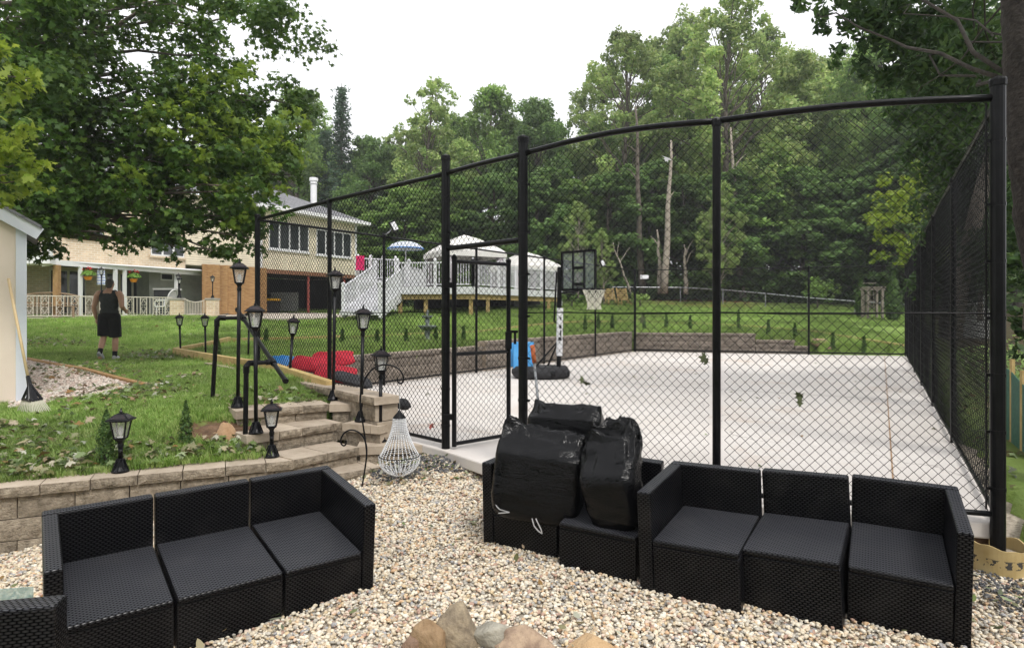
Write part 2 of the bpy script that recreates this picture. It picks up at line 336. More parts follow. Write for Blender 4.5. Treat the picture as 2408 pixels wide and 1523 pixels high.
def groundmat():
    m, nt, b = nodes('lawn and wood floor'); L = nt.links.new
    g = nn(nt, 'NewGeometry'); sp = nn(nt, 'SeparateXYZ'); L(g.outputs['Position'], sp.inputs[0])
    def noi(s, d=5):
        t = nn(nt, 'TexNoise'); t.inputs['Scale'].default_value = s; t.inputs['Detail'].default_value = d; t.inputs['Roughness'].default_value = .65
        L(g.outputs['Position'], t.inputs['Vector']); return t.outputs['Fac']
    gr = ramp(nt, [(.3, (.13, .21, .04)), (.5, (.22, .33, .075)), (.72, (.31, .4, .13))]); L(noi(1.3, 9), gr.inputs[0])
    lit = ramp(nt, [(.3, (.02, .014, .008)), (.5, (.07, .05, .025)), (.65, (.035, .055, .015)), (.8, (.13, .1, .06))]); L(noi(4, 9), lit.inputs[0])
    # woods begin about 40 m away and on the low ground right of the court
    wv = nn(nt, 'Math', operation='MULTIPLY_ADD'); L(noi(.35), wv.inputs[0]); wv.inputs[1].default_value = 6
    L(sp.outputs[1], wv.inputs[2])
    far = nn(nt, 'MapRange'); far.inputs[1].default_value = 40.5; far.inputs[2].default_value = 42.5; L(wv.outputs[0], far.inputs[0])
    dx = nn(nt, 'Math', operation='MULTIPLY_ADD'); L(sp.outputs[1], dx.inputs[0]); dx.inputs[1].default_value = -.6; L(sp.outputs[0], dx.inputs[2])
    rt = nn(nt, 'MapRange'); rt.inputs[1].default_value = .8; rt.inputs[2].default_value = 2.2; L(dx.outputs[0], rt.inputs[0])
    mx = nn(nt, 'Math', operation='MAXIMUM'); L(far.outputs[0], mx.inputs[0]); L(rt.outputs[0], mx.inputs[1])
    c = nn(nt, 'MixRGB'); L(mx.outputs[0], c.inputs[0]); L(gr.outputs[0], c.inputs[1]); L(lit.outputs[0], c.inputs[2])
    # reddish bare earth at the top of the lawn
    vd = nn(nt, 'VectorMath', operation='DISTANCE'); L(g.outputs['Position'], vd.inputs[0]); vd.inputs[1].default_value = (12.3, 41.0, 2.5)
    rd = nn(nt, 'MapRange'); rd.inputs[1].default_value = 4.2; rd.inputs[2].default_value = 2.6; L(vd.outputs['Value'], rd.inputs[0])
    c2 = nn(nt, 'MixRGB'); L(rd.outputs[0], c2.inputs[0]); L(c.outputs[0], c2.inputs[1]); c2.inputs[2].default_value = (.25, .1, .05, 1)
    # worn earth along the front wall and by the steps
    vd2 = nn(nt, 'VectorMath', operation='DISTANCE'); L(g.outputs['Position'], vd2.inputs[0]); vd2.inputs[1].default_value = (-3.2, 6.95, .6)
    ad = nn(nt, 'Math', operation='MULTIPLY_ADD'); L(noi(3), ad.inputs[0]); ad.inputs[1].default_value = 1.2; L(vd2.outputs['Value'], ad.inputs[2])
    rd2 = nn(nt, 'MapRange'); rd2.inputs[1].default_value = 1.25; rd2.inputs[2].default_value = .95; L(ad.outputs[0], rd2.inputs[0])
    c3 = nn(nt, 'MixRGB'); L(rd2.outputs[0], c3.inputs[0]); L(c2.outputs[0], c3.inputs[1]); c3.inputs[2].default_value = (.14, .085, .05, 1)
    L(c3.outputs[0], b.inputs['Base Color']); b.inputs['Roughness'].default_value = .95; b.inputs['Specular IOR Level'].default_value = .15
    bp = nn(nt, 'Bump'); bp.inputs['Strength'].default_value = .7; bp.inputs['Distance'].default_value = .05; L(noi(22, 8), bp.inputs['Height']); L(bp.outputs[0], b.inputs['Normal'])
    return m
M['ground'] = groundmat()
xs = np.r_[np.linspace(-140, -30, 20)[:-1], np.linspace(-30, -11, 26)[:-1], np.arange(-11, 15, .2), np.linspace(15, 40, 30), np.linspace(46, 140, 16)]
ys = np.r_[np.linspace(-40, -4, 8), np.linspace(-2, 3, 8)[:-1], np.arange(3, 25, .2), np.linspace(25, 60, 50), np.linspace(64, 300, 20)]
def lawn_z(x, y):
    z = T(x, np.minimum(y, 140)); z = np.where(inside(PIT, x, y), -.5, z)
    return z
tag(grid_mesh('lawn', xs, ys, lawn_z, M['ground']), 'green lawn rising towards the house and the woods', kind='structure')
M['gravelbed'] = mat('gravel bed', (.16, .13, .1), (.45, .39, .31), 30, .9, .8, 60, detail=8, c3=(.6, .53, .44))
tag(grid_mesh('gravel_ground', np.linspace(-7, 5.6, 90), np.linspace(-1.5, 8.2, 80), lambda x, y: zg(x, y) - .012, M['gravelbed']), kind='structure')

# ------------------------------------------------------------------ court slab
sl = MB(); e = Vector((.18, -.16, 0))
poly = [LC + Vector((.05, -.05, 0)), G1 + Vector((-.05, -.05, 0)), G2 + Vector((-.1, -.2, 0)), P3 + Vector((-.02, -.04, 0)), NR + Vector((.02, .02, 0)), BR + Vector((.15, .1, 0)), BL + Vector((0, .2, 0)), LC + Vector((-.25, .1, 0))]
sl.prism([(p.x, p.y) for p in poly], .38, .5)
court = sl.build('court_slab', M['conc'], bevel=.015); tag(court, 'pale concrete basketball court slab', kind='structure')
sb = MB(); cen_ = sum(poly, Vector()) / len(poly); sb.prism([(p.x + (cen_ - p).normalized().x * .07, p.y + (cen_ - p).normalized().y * .07) for p in poly], -.1, .379); sb.build('sub_base', M['soil'], court)
jm = mat('rusty expansion joint', (.3, .17, .08), (.42, .3, .2), 6, .9)
def offs(a, b, d):                # a line inside the court, d metres from its long edge
    n = Vector((-(b - a).y, (b - a).x, 0)).normalized(); return a + n * d, b + n * d
a, b = offs(NR, BR, .62); q = MB(); q.bar((a.x, a.y, .5015), (b.x, b.y, .5015), .014, .005); q.build('joint_strip', jm, court)
for t in (.36, .7):
    a = LC.lerp(BL, t); b = NR.lerp(BR, t); q = MB(); q.bar((a.x, a.y, .5015), (b.x, b.y, .5015), .008, .004); q.build('joint_strip', M['conc_edge'], court)

# ------------------------------------------------------------------ chain link fence round the court
HF = 3.0
def chain_mesh(a, b, z0, z1, r=.0033, w=.038):
    """woven wire between two ground points: zigzag pickets hooked into one another"""
    a, b = Vector(a), Vector(b); L = (b - a).length; d = (b - a) / L; nrm = np.array([-d.y, d.x, 0]); d = np.array(d)
    nw = max(1, int(round(L / w))); w = L / nw; st = max(2, int(round((z1 - z0) / w))); hz = (z1 - z0) / st
    k = np.arange(nw)[:, None]; j = np.arange(st + 1)[None, :]
    side = np.where((j + k) % 2 == 0, 1, -1)
    px = (k + .5 + .5 * side) * w + 0 * j; pz = z0 + j * hz + 0 * k; off = .004 * side
    C0 = np.array(a)[None, None, :] * np.array([1, 1, 0]) + px[..., None] * d + off[..., None] * nrm; C0[..., 2] = pz
    # slight sag and bulge so that it does not look drawn with a ruler
    bul = .012 * np.sin(px * 1.7 + a.x) * np.sin(pz * 2.1); C0 += bul[..., None] * nrm
    ring = []
    for t in range(3):
        an = 2 * np.pi * t / 3 + .5
        ring.append(C0 + r * (np.cos(an) * d + np.sin(an) * nrm) * np.array([1, 1, 1]) + np.array([0, 0, 0]))
    V = np.stack(ring, 2)             # (nw, st+1, 3, 3)
    idx = np.arange(nw * (st + 1) * 3).reshape(nw, st + 1, 3); fs = []
    for t in range(3):
        t2 = (t + 1) % 3
        fs.append(np.stack([idx[:, :-1, t], idx[:, :-1, t2], idx[:, 1:, t2], idx[:, 1:, t]], -1).reshape(-1, 4))
    return V.reshape(-1, 3), np.concatenate(fs)
fence = thing('court_fence', 'tall black chain link fence enclosing the concrete court', 'fence', (0, 0, 0))
def panel(a, b, z0, z1, parent=fence, r=.0033, name='wire_mesh', w=.038):
    co, fc = chain_mesh(a, b, z0, z1, r, w); return np_mesh(name, co - np.array(org(parent)), fc, M['wire'], parent)
def post(p, r, top, bot=.1, parent=fence, cap=True):
    m = MB(); m.tube([(p.x, p.y, bot), (p.x, p.y, top)], r, 14)
    if cap: m.lathe([(r + .006, top - .02), (r + .008, top + .02), (r + .004, top + .035), (.01, top + .05)], 14, (p.x, p.y, 0))
    o = m.build('post', M['black'], parent, smooth=False); return o
def sag(a, b, dz, n=9):
    return [a.lerp(b, t / (n - 1)) + Vector((0, 0, dz * math.sin(math.pi * t / (n - 1)))) for t in range(n)]
def rail(a, b, r=.024, sagz=0, parent=fence, name='top_rail'):
    m = MB(); m.tube(sag(a, b, sagz), r, 10); return m.build(name, M['black'], parent, smooth=True)
def band(p, z, d, parent=fence):     # brace band with its bolt
    m = MB(); m.lathe([(.05, z - .012), (.05, z + .012)], 12, (p.x, p.y, 0))
    e = p + d * .075; m.bar((p.x, p.y, z), (e.x, e.y, z), .02, .02); return m.build('brace_band', M['black'], parent)
up = lambda p, z: Vector((p.x, p.y, z))
RZ = .5 + HF
front = [LC, P1, G1, G2, P3, NR]
for p, r, tp in ((LC, .042, RZ + .05), (P1, .03, RZ - .02), (G1, .046, RZ + .16), (G2, .046, RZ + .13), (P3, .032, RZ - .02), (NR, .047, RZ + .1)):
    post(p, r, tp, bot=-.05)
for i, (a, b) in enumerate(zip(front[:-1], front[1:])):
    d = (b - a).normalized()
    rail(up(a, RZ), up(b, RZ), .026, (.0, .0, .01, .055, .035)[i])
    if i != 2:
        panel(a + d * .06, b - d * .06, .56, RZ - .02)
        rail(up(a, .57), up(b, .57), .02, 0, name='bottom_rail')
for a, b in ((LC, G1), (G2, NR)):
    m = MB(); m.tube([up(a.lerp(b, t / 8), 1.98 + .01 * math.sin(t * 2)) for t in range(9)], .005, 6); m.build('tension_wire', M['wire'], fence)
m = MB(); m.tube([up(G2, 1.985), up(P3, 1.985), up(NR, 1.985)], .005, 6); m.build('tension_wire', M['wire'], fence)
dir_ = lambda a, b: (b - a).normalized()
for p, d in ((G1, dir_(G1, P1)), (G1, dir_(G1, G2)), (G2, dir_(G2, G1)), (G2, dir_(G2, P3)), (NR, dir_(NR, P3))):
    zz = (.75, 1.15, 1.55, 1.95, 2.35, 2.75, 3.2)
    for z in (zz if d.dot(dir_(G1, G2)) * (1 if p is G1 else -1) < .9 else (3.25, 2.85)): band(p, z, d)
    q = p + d * .07; m = MB(); m.bar(up(q, .6 if not (p in (G1, G2) and abs(d.dot(dir_(G1, G2))) > .9) else 2.72), up(q, RZ - .03), .014, .006); m.build('tension_bar', M['black'], fence)
# transom over the gate, with wire above it
GT = 2.68
rail(up(G1, GT), up(G2, GT + .0), .028, 0, name='transom')
panel(G1 + dir_(G1, G2) * .08, G2 - dir_(G1, G2) * .08, GT - .05, RZ - .02)
# gate leaf, standing slightly open
gate = bpy.data.objects.new('gate', None); link(gate, fence); ORG['gate'] = Vector((0, 0, 0))
gate['label'] = 'black chain link gate with latch'
dg = dir_(G1, G2); h0 = Vector((-.627, 6.92, .5)); h1 = Vector((-.04, 7.43, .5)); dg2 = dir_(h0, h1)
for p in (h0, h1):
    m = MB(); m.tube([up(p, .53), up(p, 2.57)], .026, 12); m.lathe([(.03, 2.56), (.031, 2.59), (.008, 2.615)], 12, (p.x, p.y, 0)); m.build('gate_upright', M['black'], gate)
for z in (.56, 1.53, 2.54):
    m = MB(); m.tube([up(h0, z), up(h1, z)], .021, 10); m.build('gate_rail', M['black'], gate)
panel(h0 + dg2 * .03, h1 - dg2 * .03, .57, 2.6, gate)
for z in (.85, 2.28):
    m = MB(); m.box((G1 + dg * .045 + Vector((0, 0, z))) * 1 - Vector((0, 0, .5)) + Vector((0, 0, .5 - .5)), (.1, .07, .06)); m.build('hinge', M['black'], gate)
m = MB(); pp = up(h1, 1.66); m.box(pp + Vector((.0, -.01, 0)), (.075, .08, .2)); m.box(pp + Vector((.05, -.01, .1)), (.12, .03, .03)); m.box(pp + Vector((.075, -.01, .03)), (.03, .03, .15)); m.build('latch', M['black'], gate)
# side and end runs
side = [LC.lerp(BL, t) for t in (0, .1835, .381, .585, .792, 1)]
for a, b in zip(side[:-1], side[1:]):
    rail(up(a, RZ), up(b, RZ), .022); panel(a, b, .56, RZ - .01, r=.0027); post(b, .03 if b is not side[-1] else .045, RZ + .02); rail(up(a, .57), up(b, .57), .018, name='bottom_rail')
endp = [BL.lerp(BR, t) for t in (0, .335, .665, 1)]
for k, (a, b) in enumerate(zip(endp[:-1], endp[1:])):
    rail(up(a, RZ), up(b, RZ), .018); panel(a, b, .56, RZ - .01, r=.0032, w=.048); rail(up(a, .57), up(b, .57), .025, name='bottom_rail'); post(b, .035 if k < 2 else .045, RZ + .02)
rs = [NR.lerp(BR, t / 6) for t in range(7)]
for a, b in zip(rs[:-1], rs[1:]):
    rail(up(a, RZ), up(b, RZ), .02); panel(a, b, .52, RZ - .01, r=.0034, w=.05)
    rail(up(a, .55), up(b, .55), .018, name='bottom_rail')
    if b is not rs[-1]: post(b, .03, RZ - .02)
m = MB(); m.tube([up(NR, 1.985), up(BR, 1.985)], .005, 6); m.build('tension_wire', M['wire'], fence)

# ------------------------------------------------------------------ split-face block walls
def block_mesh(name, mats, rough=.05, nx=6, nz=3, seed=1):
    """unit block, front towards -y: x 0..1, y 0..1, z 0..1; rough split front, slightly worn edges"""
    rnd = random.Random(seed); m = MB(); gvs = []
    for j in range(nz + 1):
        for i in range(nx + 1):
            edge = i in (0, nx) or j in (0, nz)
            gvs.append((i / nx * .988 + .006, (.014 if edge else -rough * rnd.uniform(-.1, 1.3)), j / nz * .97 + .012))
    nf = len(gvs); fs = [(j * (nx + 1) + i, j * (nx + 1) + i + 1, (j + 1) * (nx + 1) + i + 1, (j + 1) * (nx + 1) + i) for j in range(nz) for i in range(nx)]
    m.cur = 1; m.add(gvs, fs); m.cur = 0
    a, b_, z0, z1 = .006, .994, .012, .982
    bot = list(range(0, nx + 1)); top = list(range(nz * (nx + 1), nz * (nx + 1) + nx + 1))
    lf = [j * (nx + 1) for j in range(nz + 1)]; rt = [j * (nx + 1) + nx for j in range(nz + 1)]
    n = len(m.v); m.v += [Vector(p) for p in ((a, 1, z0), (b_, 1, z0), (a, 1, z1), (b_, 1, z1))]
    for fc in ([n + 2] + top + [n + 3], [n + 1] + bot[::-1] + [n], [n] + lf + [n + 2], [n + 3] + rt[::-1] + [n + 1], [n + 1, n, n + 2, n + 3]): m.f.append(fc); m.m.append(0)
    me = bpy.data.meshes.new(name); me.from_pydata([tuple(p) for p in m.v], [], m.f)
    for q in mats: me.materials.append(q)
    me.polygons.foreach_set('material_index', m.m)
    bm = bmesh.new(); bm.from_mesh(me); bmesh.ops.recalc_face_normals(bm, faces=bm.faces); bm.to_mesh(me); bm.free()
    return me
BM = [block_mesh('block', (M['cap'], M['split']), .02, seed=k) for k in range(5)]
BMS = [block_mesh('smooth_block', (M['cap'], M['cap']), .0, 1, 1, seed=k + 60) for k in range(2)]
BMC = [block_mesh('court_block', (M['cap'], M['courtblock']), .035, 4, 2, seed=20 + k) for k in range(4)]
def put_block(parent, p, yaw, L, D, H, lib=BM, name='block'):
    o = bpy.data.objects.new(name, random.choice(lib)); link(o, parent); o.location = Vector(p) - org(parent)
    o.rotation_euler = (0, 0, yaw + random.uniform(-.012, .012)); o.scale = (L, D, H); return o
def course(parent, a, b, z, H, L=.36, D=.3, off=0., lib=BM, jit=.008, name='block'):
    """blocks from a to b (left to right as seen from their split face), front faces on the line"""
    a, b = Vector((a[0], a[1], 0)), Vector((b[0], b[1], 0)); d = b - a; tot = d.length; d.normalize(); yaw = math.atan2(d.y, d.x)
    s = -off
    while s < tot - .03:
        s0, s1 = max(0, s), min(tot, s + L)
        if s1 - s0 > .05:
            p = a + d * s0 + Vector((-d.y, d.x, 0)) * random.uniform(-jit, jit); p.z = z
            put_block(parent, p, yaw, s1 - s0 - .004, D, H - .004, lib, name)
        s += L
A2, B2 = Vector((-4.38, 5.46, 0)), Vector((-2.21, 6.47, 0)); dw = (B2 - A2).normalized(); A0 = A2 - dw * 1.1
nb = Vector((-dw.y, dw.x, 0))
fw = thing('retaining_wall', 'low tan block garden wall running behind the sofa from the steps', 'wall', (A2.x, A2.y, 0))
course(fw, A0, B2, .395, .095, .37, .34, .1)
for k, (z, h) in enumerate(((.20, .19), (.01, .19), (-.18, .19))):
    course(fw, A0 + nb * .035, B2 + nb * .035 - dw * .02, z, h, .42, .3, .05 + .21 * (k % 2))
st = thing('garden_steps', 'tan block garden steps climbing from the gravel to the lawn', 'steps', (-2, 7, 0))
def xy(u, v, z): p = on(u, v, z); return (p.x, p.y)
treads = [(.33, (-2.12, 6.3), (-1.40, 6.86), .46), (.50, (-2.2, 6.45), (-1.68, 7.06), .5), (.70, (-2.77, 6.66), (-1.985, 7.48), .5), (.88, (-3.10, 7.15), (-2.21, 7.74), .46)]
for k, (z, a, b, dep) in enumerate(treads):
    d = (Vector(b) - Vector(a)).normalized(); n_ = Vector((-d.y, d.x)) * .035
    if k > 1:                       # smooth-sided corner block at the open end of the upper steps
        course(st, a, Vector(a) + d * .36, z - .097, .097, .36, dep, lib=BMS); a_ = Vector(a) + d * .362
    else: a_ = a
    course(st, a_, b, z - .092, .092, .40, dep, (.0, .0, .13, .0)[k])
    a2 = Vector(a) + n_ + d * .03; b2 = Vector(b) + n_ - d * .02
    course(st, a2, b2, z - .092 - .14, .14, .42, .3, .2)
# stepped cheek blocks between the steps and the fence
for z, a, b, dep in ((.88, (-2.2, 7.67), (-1.86, 7.74), .42), (.70, (-1.98, 7.42), (-1.5, 7.2), .4), (.50, (-1.72, 7.06), (-.98, 7.16), .36)):
    course(st, a, b, z - .095, .095, .4, dep, lib=BMS); course(st, (a[0] + .03, a[1] + .04), (b[0], b[1] + .04), z - .27, .175, .4, .3, .2)
    course(st, (a[0] + .05, a[1] + .06), (b[0], b[1] + .06), z - .45, .18, .4, .3, .0)
rw = thing('raised_kerb_wall', 'tan capped block wall edging the court fence beside the steps', 'wall', (-1.5, 7.2, 0))
ra, rb = Vector((-1.43, 7.36, 0)), Vector((-5.75, 12.3, 0)); dr = (rb - ra).normalized(); nr = Vector((dr.y, -dr.x, 0))
course(rw, rb + nr * -.18, ra + nr * -.18, .925, .095, .42, .33, .1)      # split face looks down to the lawn side
for z, o_ in ((.73, .2), (.54, .0), (.35, .2)): course(rw, rb + nr * -.14, ra + nr * -.14, z, .19, .42, .3, o_)
# court retaining walls behind the side and end fence
nl = Vector((-(BL - LC).y, (BL - LC).x, 0)).normalized()
cw = thing('court_retaining_wall', 'grey brown block wall holding back the lawn along the court', 'wall', (0, 16, .5))
def cwall(a, b, top, rows, L=.42):
    for k in range(rows):
        course(cw, a, b, top - .1 - .2 * (k + 1), .2, L, .3, .21 * (k % 2), BMC, .01)
    n = Vector((b - a)).normalized(); n = Vector((n.y, -n.x, 0)) * .03
    course(cw, a + n, b + n, top - .1, .1, L, .34, .1, BMC, .01, 'cap_block')
o_ = nl * .22
cwall(LC + o_ + dir_(LC, BL) * .5, LC.lerp(BL, .43) + o_, 1.12, 4)
cwall(LC.lerp(BL, .415) + o_ - nl * .12, BL + o_ - nl * .12 , 1.24, 4)
nbk = Vector((-(BR - BL).y, (BR - BL).x, 0)).normalized(); o2 = nbk * .25
cwall(BL + o2, BL.lerp(BR, .475) + o2, 1.2, 4); cwall(BL.lerp(BR, .475) + o2, BL.lerp(BR, .62) + o2, .98, 3); cwall(BL.lerp(BR, .62) + o2, BL.lerp(BR, .67) + o2, .78, 2)
# ------------------------------------------------------------------ scatter (stuff): one points mesh, real instances
def scatter(name, pts, rots, scl, protos, label=None, idx=None):
    me = bpy.data.meshes.new(name); n = len(pts); me.vertices.add(n); me.vertices.foreach_set('co', np.asarray(pts, 'f').ravel())
    for an, ty, dat, key in (('rot', 'FLOAT_VECTOR', rots, 'vector'), ('scl', 'FLOAT_VECTOR', scl, 'vector')):
        at = me.attributes.new(an, ty, 'POINT'); at.data.foreach_set(key, np.asarray(dat, 'f').ravel())
    at = me.attributes.new('idx', 'INT', 'POINT'); at.data.foreach_set('value', np.asarray(idx if idx is not None else np.random.randint(0, len(protos), n), 'i'))
    o = bpy.data.objects.new(name, me); C.objects.link(o)
    ng = bpy.data.node_groups.new(name, 'GeometryNodeTree'); ng.interface.new_socket('Geometry', in_out='INPUT', socket_type='NodeSocketGeometry'); ng.interface.new_socket('Geometry', in_out='OUTPUT', socket_type='NodeSocketGeometry')
    N = ng.nodes.new; L = ng.links.new
    gi, go = N('NodeGroupInput'), N('NodeGroupOutput'); ip = N('GeometryNodeInstanceOnPoints'); jn = N('GeometryNodeGeometryToInstance') if 0 else N('GeometryNodeJoinGeometry')
    for p in protos[::-1]:
        oi = N('GeometryNodeObjectInfo'); oi.inputs['Object'].default_value = p; oi.inputs['As Instance'].default_value = True; L(oi.outputs['Geometry'], jn.inputs[0])
    def attr(nm, ty):
        a = N('GeometryNodeInputNamedAttribute'); a.data_type = ty; a.inputs['Name'].default_value = nm; return a.outputs['Attribute']
    L(gi.outputs[0], ip.inputs['Points']); L(jn.outputs[0], ip.inputs['Instance']); ip.inputs['Pick Instance'].default_value = True
    L(attr('idx', 'INT'), ip.inputs['Instance Index']); L(attr('rot', 'FLOAT_VECTOR'), ip.inputs['Rotation']); L(attr('scl', 'FLOAT_VECTOR'), ip.inputs['Scale'])
    L(ip.outputs[0], go.inputs[0]); md = o.modifiers.new('scatter', 'NODES'); md.node_group = ng
    return tag(o, label, None, None, 'stuff')
def proto(mb, name, m, smooth=False):
    o = mb.build(name, m, smooth=smooth); C.objects.unlink(o); return o
def rnd_rot(n): return np.c_[np.random.uniform(-.5, .5, n), np.random.uniform(-.5, .5, n), np.random.uniform(0, 6.28, n)]
def stonemat(name, cols, rough=.75):
    m, nt, b = nodes(name); L = nt.links.new
    oi = nn(nt, 'ObjectInfo'); r = ramp(nt, [((k + .0) / len(cols), c) for k, c in enumerate(cols)], 'CONSTANT'); L(oi.outputs['Random'], r.inputs[0])
    g = nn(nt, 'NewGeometry'); t = nn(nt, 'TexNoise'); t.inputs['Scale'].default_value = 60; t.inputs['Detail'].default_value = 3; L(g.outputs['Position'], t.inputs['Vector'])
    mr = nn(nt, 'MapRange'); mr.inputs[3].default_value = .7; mr.inputs[4].default_value = 1.25; L(t.outputs['Fac'], mr.inputs[0])
    hv = nn(nt, 'HueSaturation'); L(mr.outputs[0], hv.inputs['Value']); L(r.outputs[0], hv.inputs['Color']); L(hv.outputs[0], b.inputs['Base Color']); b.inputs['Roughness'].default_value = rough
    return m
PEB = [(0.694, 0.594, 0.437), (0.784, 0.704, 0.562), (0.56, 0.462, 0.322), (0.403, 0.374, 0.322), (0.739, 0.605, 0.447), (0.627, 0.55, 0.437), (0.806, 0.748, 0.624), (0.504, 0.396, 0.27), (0.694, 0.55, 0.437), (0.363, 0.356, 0.352), (0.672, 0.583, 0.447), (0.627, 0.418, 0.25), (0.739, 0.66, 0.52), (0.47, 0.429, 0.364), (0.762, 0.66, 0.489), (0.454, 0.297, 0.225), (0.829, 0.759, 0.624), (0.65, 0.506, 0.312), (0.56, 0.517, 0.437), (0.739, 0.627, 0.468)]
M['pebble'] = stonemat('river pebbles', PEB)
pebs = []
for k in range(6):
    q = MB(); q.blob((0, 0, 0), (.5, random.uniform(.33, .42), random.uniform(.2, .3)), 8, 5, .45, k + 3, 1.6); pebs.append(proto(q, 'pebble', M['pebble'], True))
def pebble_field(n, x0, x1, y0, y1, keep, zf, smin=.024, smax=.05):
    x = np.random.uniform(x0, x1, n); y = np.random.uniform(y0, y1, n); k = keep(x, y); x, y = x[k], y[k]; m = len(x)
    s = np.random.uniform(smin, smax, m) * np.random.uniform(.8, 1.1, m)
    return np.c_[x, y, zf(x, y) + np.random.uniform(-.006, .012, m)], rnd_rot(m), np.c_[s, s, s]
def keep_front(x, y):
    u = CU + F * x / np.maximum(y, .1)
    return (u > -120) & (u < 2560) & ~((y > 5.46 + (x + 4.38) * .466) & (x < -2.1)) & (y < 7.9) & ~((x > -.75) & (y > np.interp(x, [-.75, .1, 1.6, 3.4, 4.8], [6.98, 6.1, 5.03, 4.47, 4.2]))) & (x < 4.6)
a = pebble_field(150000, -5.2, 4.8, 2.9, 7.6, keep_front, zg, .014, .041)
NW_ = len(a[0]); scatter('gravel', a[0], a[1], a[2], pebs, 'cream and tan river pebbles covering the seating area')
# darker chippings by the gate post
M['chip'] = stonemat('dark chippings', [(.06, .06, .065), (.12, .12, .13), (.2, .19, .18), (.09, .09, .09)])
chp = []
for k in range(2):
    q = MB(); q.blob((0, 0, 0), (.5, .4, .3), 6, 4, .5, k + 13, 2); chp.append(proto(q, 'chip', M['chip']))
def kc(x, y): return ((x + 1.0) ** 2 / .3 + (y - 6.75) ** 2 / .1) < 1 + .3 * np.sin(x * 9)
a1 = pebble_field(3000, -1.7, -.2, 6.3, 7.3, kc, lambda x, y: zg(x, y) + .012, .02, .04)
def kc2(x, y): return ((x - 3.25) ** 2 / .06 + (y - 3.95) ** 2 / .25) < 1
a2 = pebble_field(2500, 2.8, 3.9, 3.3, 4.6, kc2, lambda x, y: zg(x, y) + .015, .014, .03)
scatter('dark_gravel', np.r_[a1[0], a2[0]], np.r_[a1[1], a2[1]], np.r_[a1[2], a2[2]], chp, 'dark grey chippings around the fence posts')

def onT(u, v, lift=0):               # where the picture's ray meets the lawn
    ys_ = np.geomspace(4.5, 70, 900); z = T((u - CU) * ys_ / F, ys_) + lift; ray = EYE - (v - CV) * ys_ / F
    k = np.argmax(ray <= z); y = ys_[k]; return Vector(((u - CU) * y / F, y, float(z[k])))
# gravel strip beside the shed
gp = [onT(u, v) for u, v in ((30, 850), (110, 852), (200, 872), (338, 910), (230, 935), (150, 945), (90, 960), (20, 968))]
gpp = [(p.x, p.y) for p in gp]
gxs = np.linspace(min(p[0] for p in gpp), max(p[0] for p in gpp), 24); gys = np.linspace(min(p[1] for p in gpp), max(p[1] for p in gpp), 24)
q = MB(); q.add([(p.x, p.y, T1(p.x, p.y) + .03) for p in gp], [tuple(range(len(gp)))]); pth = q.build('gravel_path', M['gravelbed'], fix=True); tag(pth, kind='structure')
a3 = pebble_field(26000, min(p[0] for p in gpp), max(p[0] for p in gpp), min(p[1] for p in gpp), max(p[1] for p in gpp), lambda x, y: inside(gpp, x, y), lambda x, y: T(x, y) + .04, .03, .055)
M['pebble2'] = stonemat('pinkish crushed stone', [(.58, .49, .41), (.7, .63, .55), (.48, .37, .31), (.64, .52, .45), (.4, .35, .3), (.75, .69, .62), (.54, .42, .36)])
peb2 = []
for k in range(3):
    q = MB(); q.blob((0, 0, 0), (.5, .42, .32), 7, 4, .5, k + 33, 2); peb2.append(proto(q, 'stone_chip', M['pebble2']))
scatter('path_gravel', a3[0], a3[1], a3[2], peb2, 'pinkish crushed stone strip beside the shed')

# ------------------------------------------------------------------ grass and fallen leaves
M['grass'] = leafmat('grass blades', [(.12, .21, .035), (.17, .29, .055), (.23, .36, .08), (.29, .4, .115), (.36, .42, .16)], .3, .6, 'object', .5)
def tuft(nb_, h, spread, seed):
    r = random.Random(seed); m = MB()
    for k in range(nb_):
        a = r.uniform(0, 6.28); p = Vector((r.uniform(-1, 1) * spread, r.uniform(-1, 1) * spread, 0)); d = Vector((math.cos(a), math.sin(a), 0)); w = Vector((-d.y, d.x, 0)) * r.uniform(.0025, .004); hh = h * r.uniform(.5, 1.1); ln = hh * r.uniform(.2, .8)
        m.add([p - w, p + w, p + d * ln * .4 + Vector((0, 0, hh * .65)) + w * .8, p + d * ln * .4 + Vector((0, 0, hh * .65)) - w * .8, p + d * ln + Vector((0, 0, hh))], [(0, 1, 2, 3), (3, 2, 4)])
    return proto(m, 'grass_tuft', M['grass'])
tufts = [tuft(14, .07, .035, k) for k in range(3)]; tufts2 = [tuft(16, .075, .1, 9 + k) for k in range(3)]
BED = [(-7.77, 14.7), (-8.2, 18.6), (-1.3, 21.8), (0, 24), (5.9, 29.5), (8.8, 27.8), (11.6, 24.8), (13.5, 22.2), (13.2, 21.5), (4.4, 23.9), (-4.6, 10.7), (-2.6, 8.5)]
YARD = [(-12.4, 26.0), (-9.9, 26.3), (-8.0, 27.1), (-6.5, 28), (-8, 40), (-14, 35)]; PATIO = [(-17.5, 21.3), (-14.5, 23.8), (-12, 26), (-14, 36), (-24, 25)]
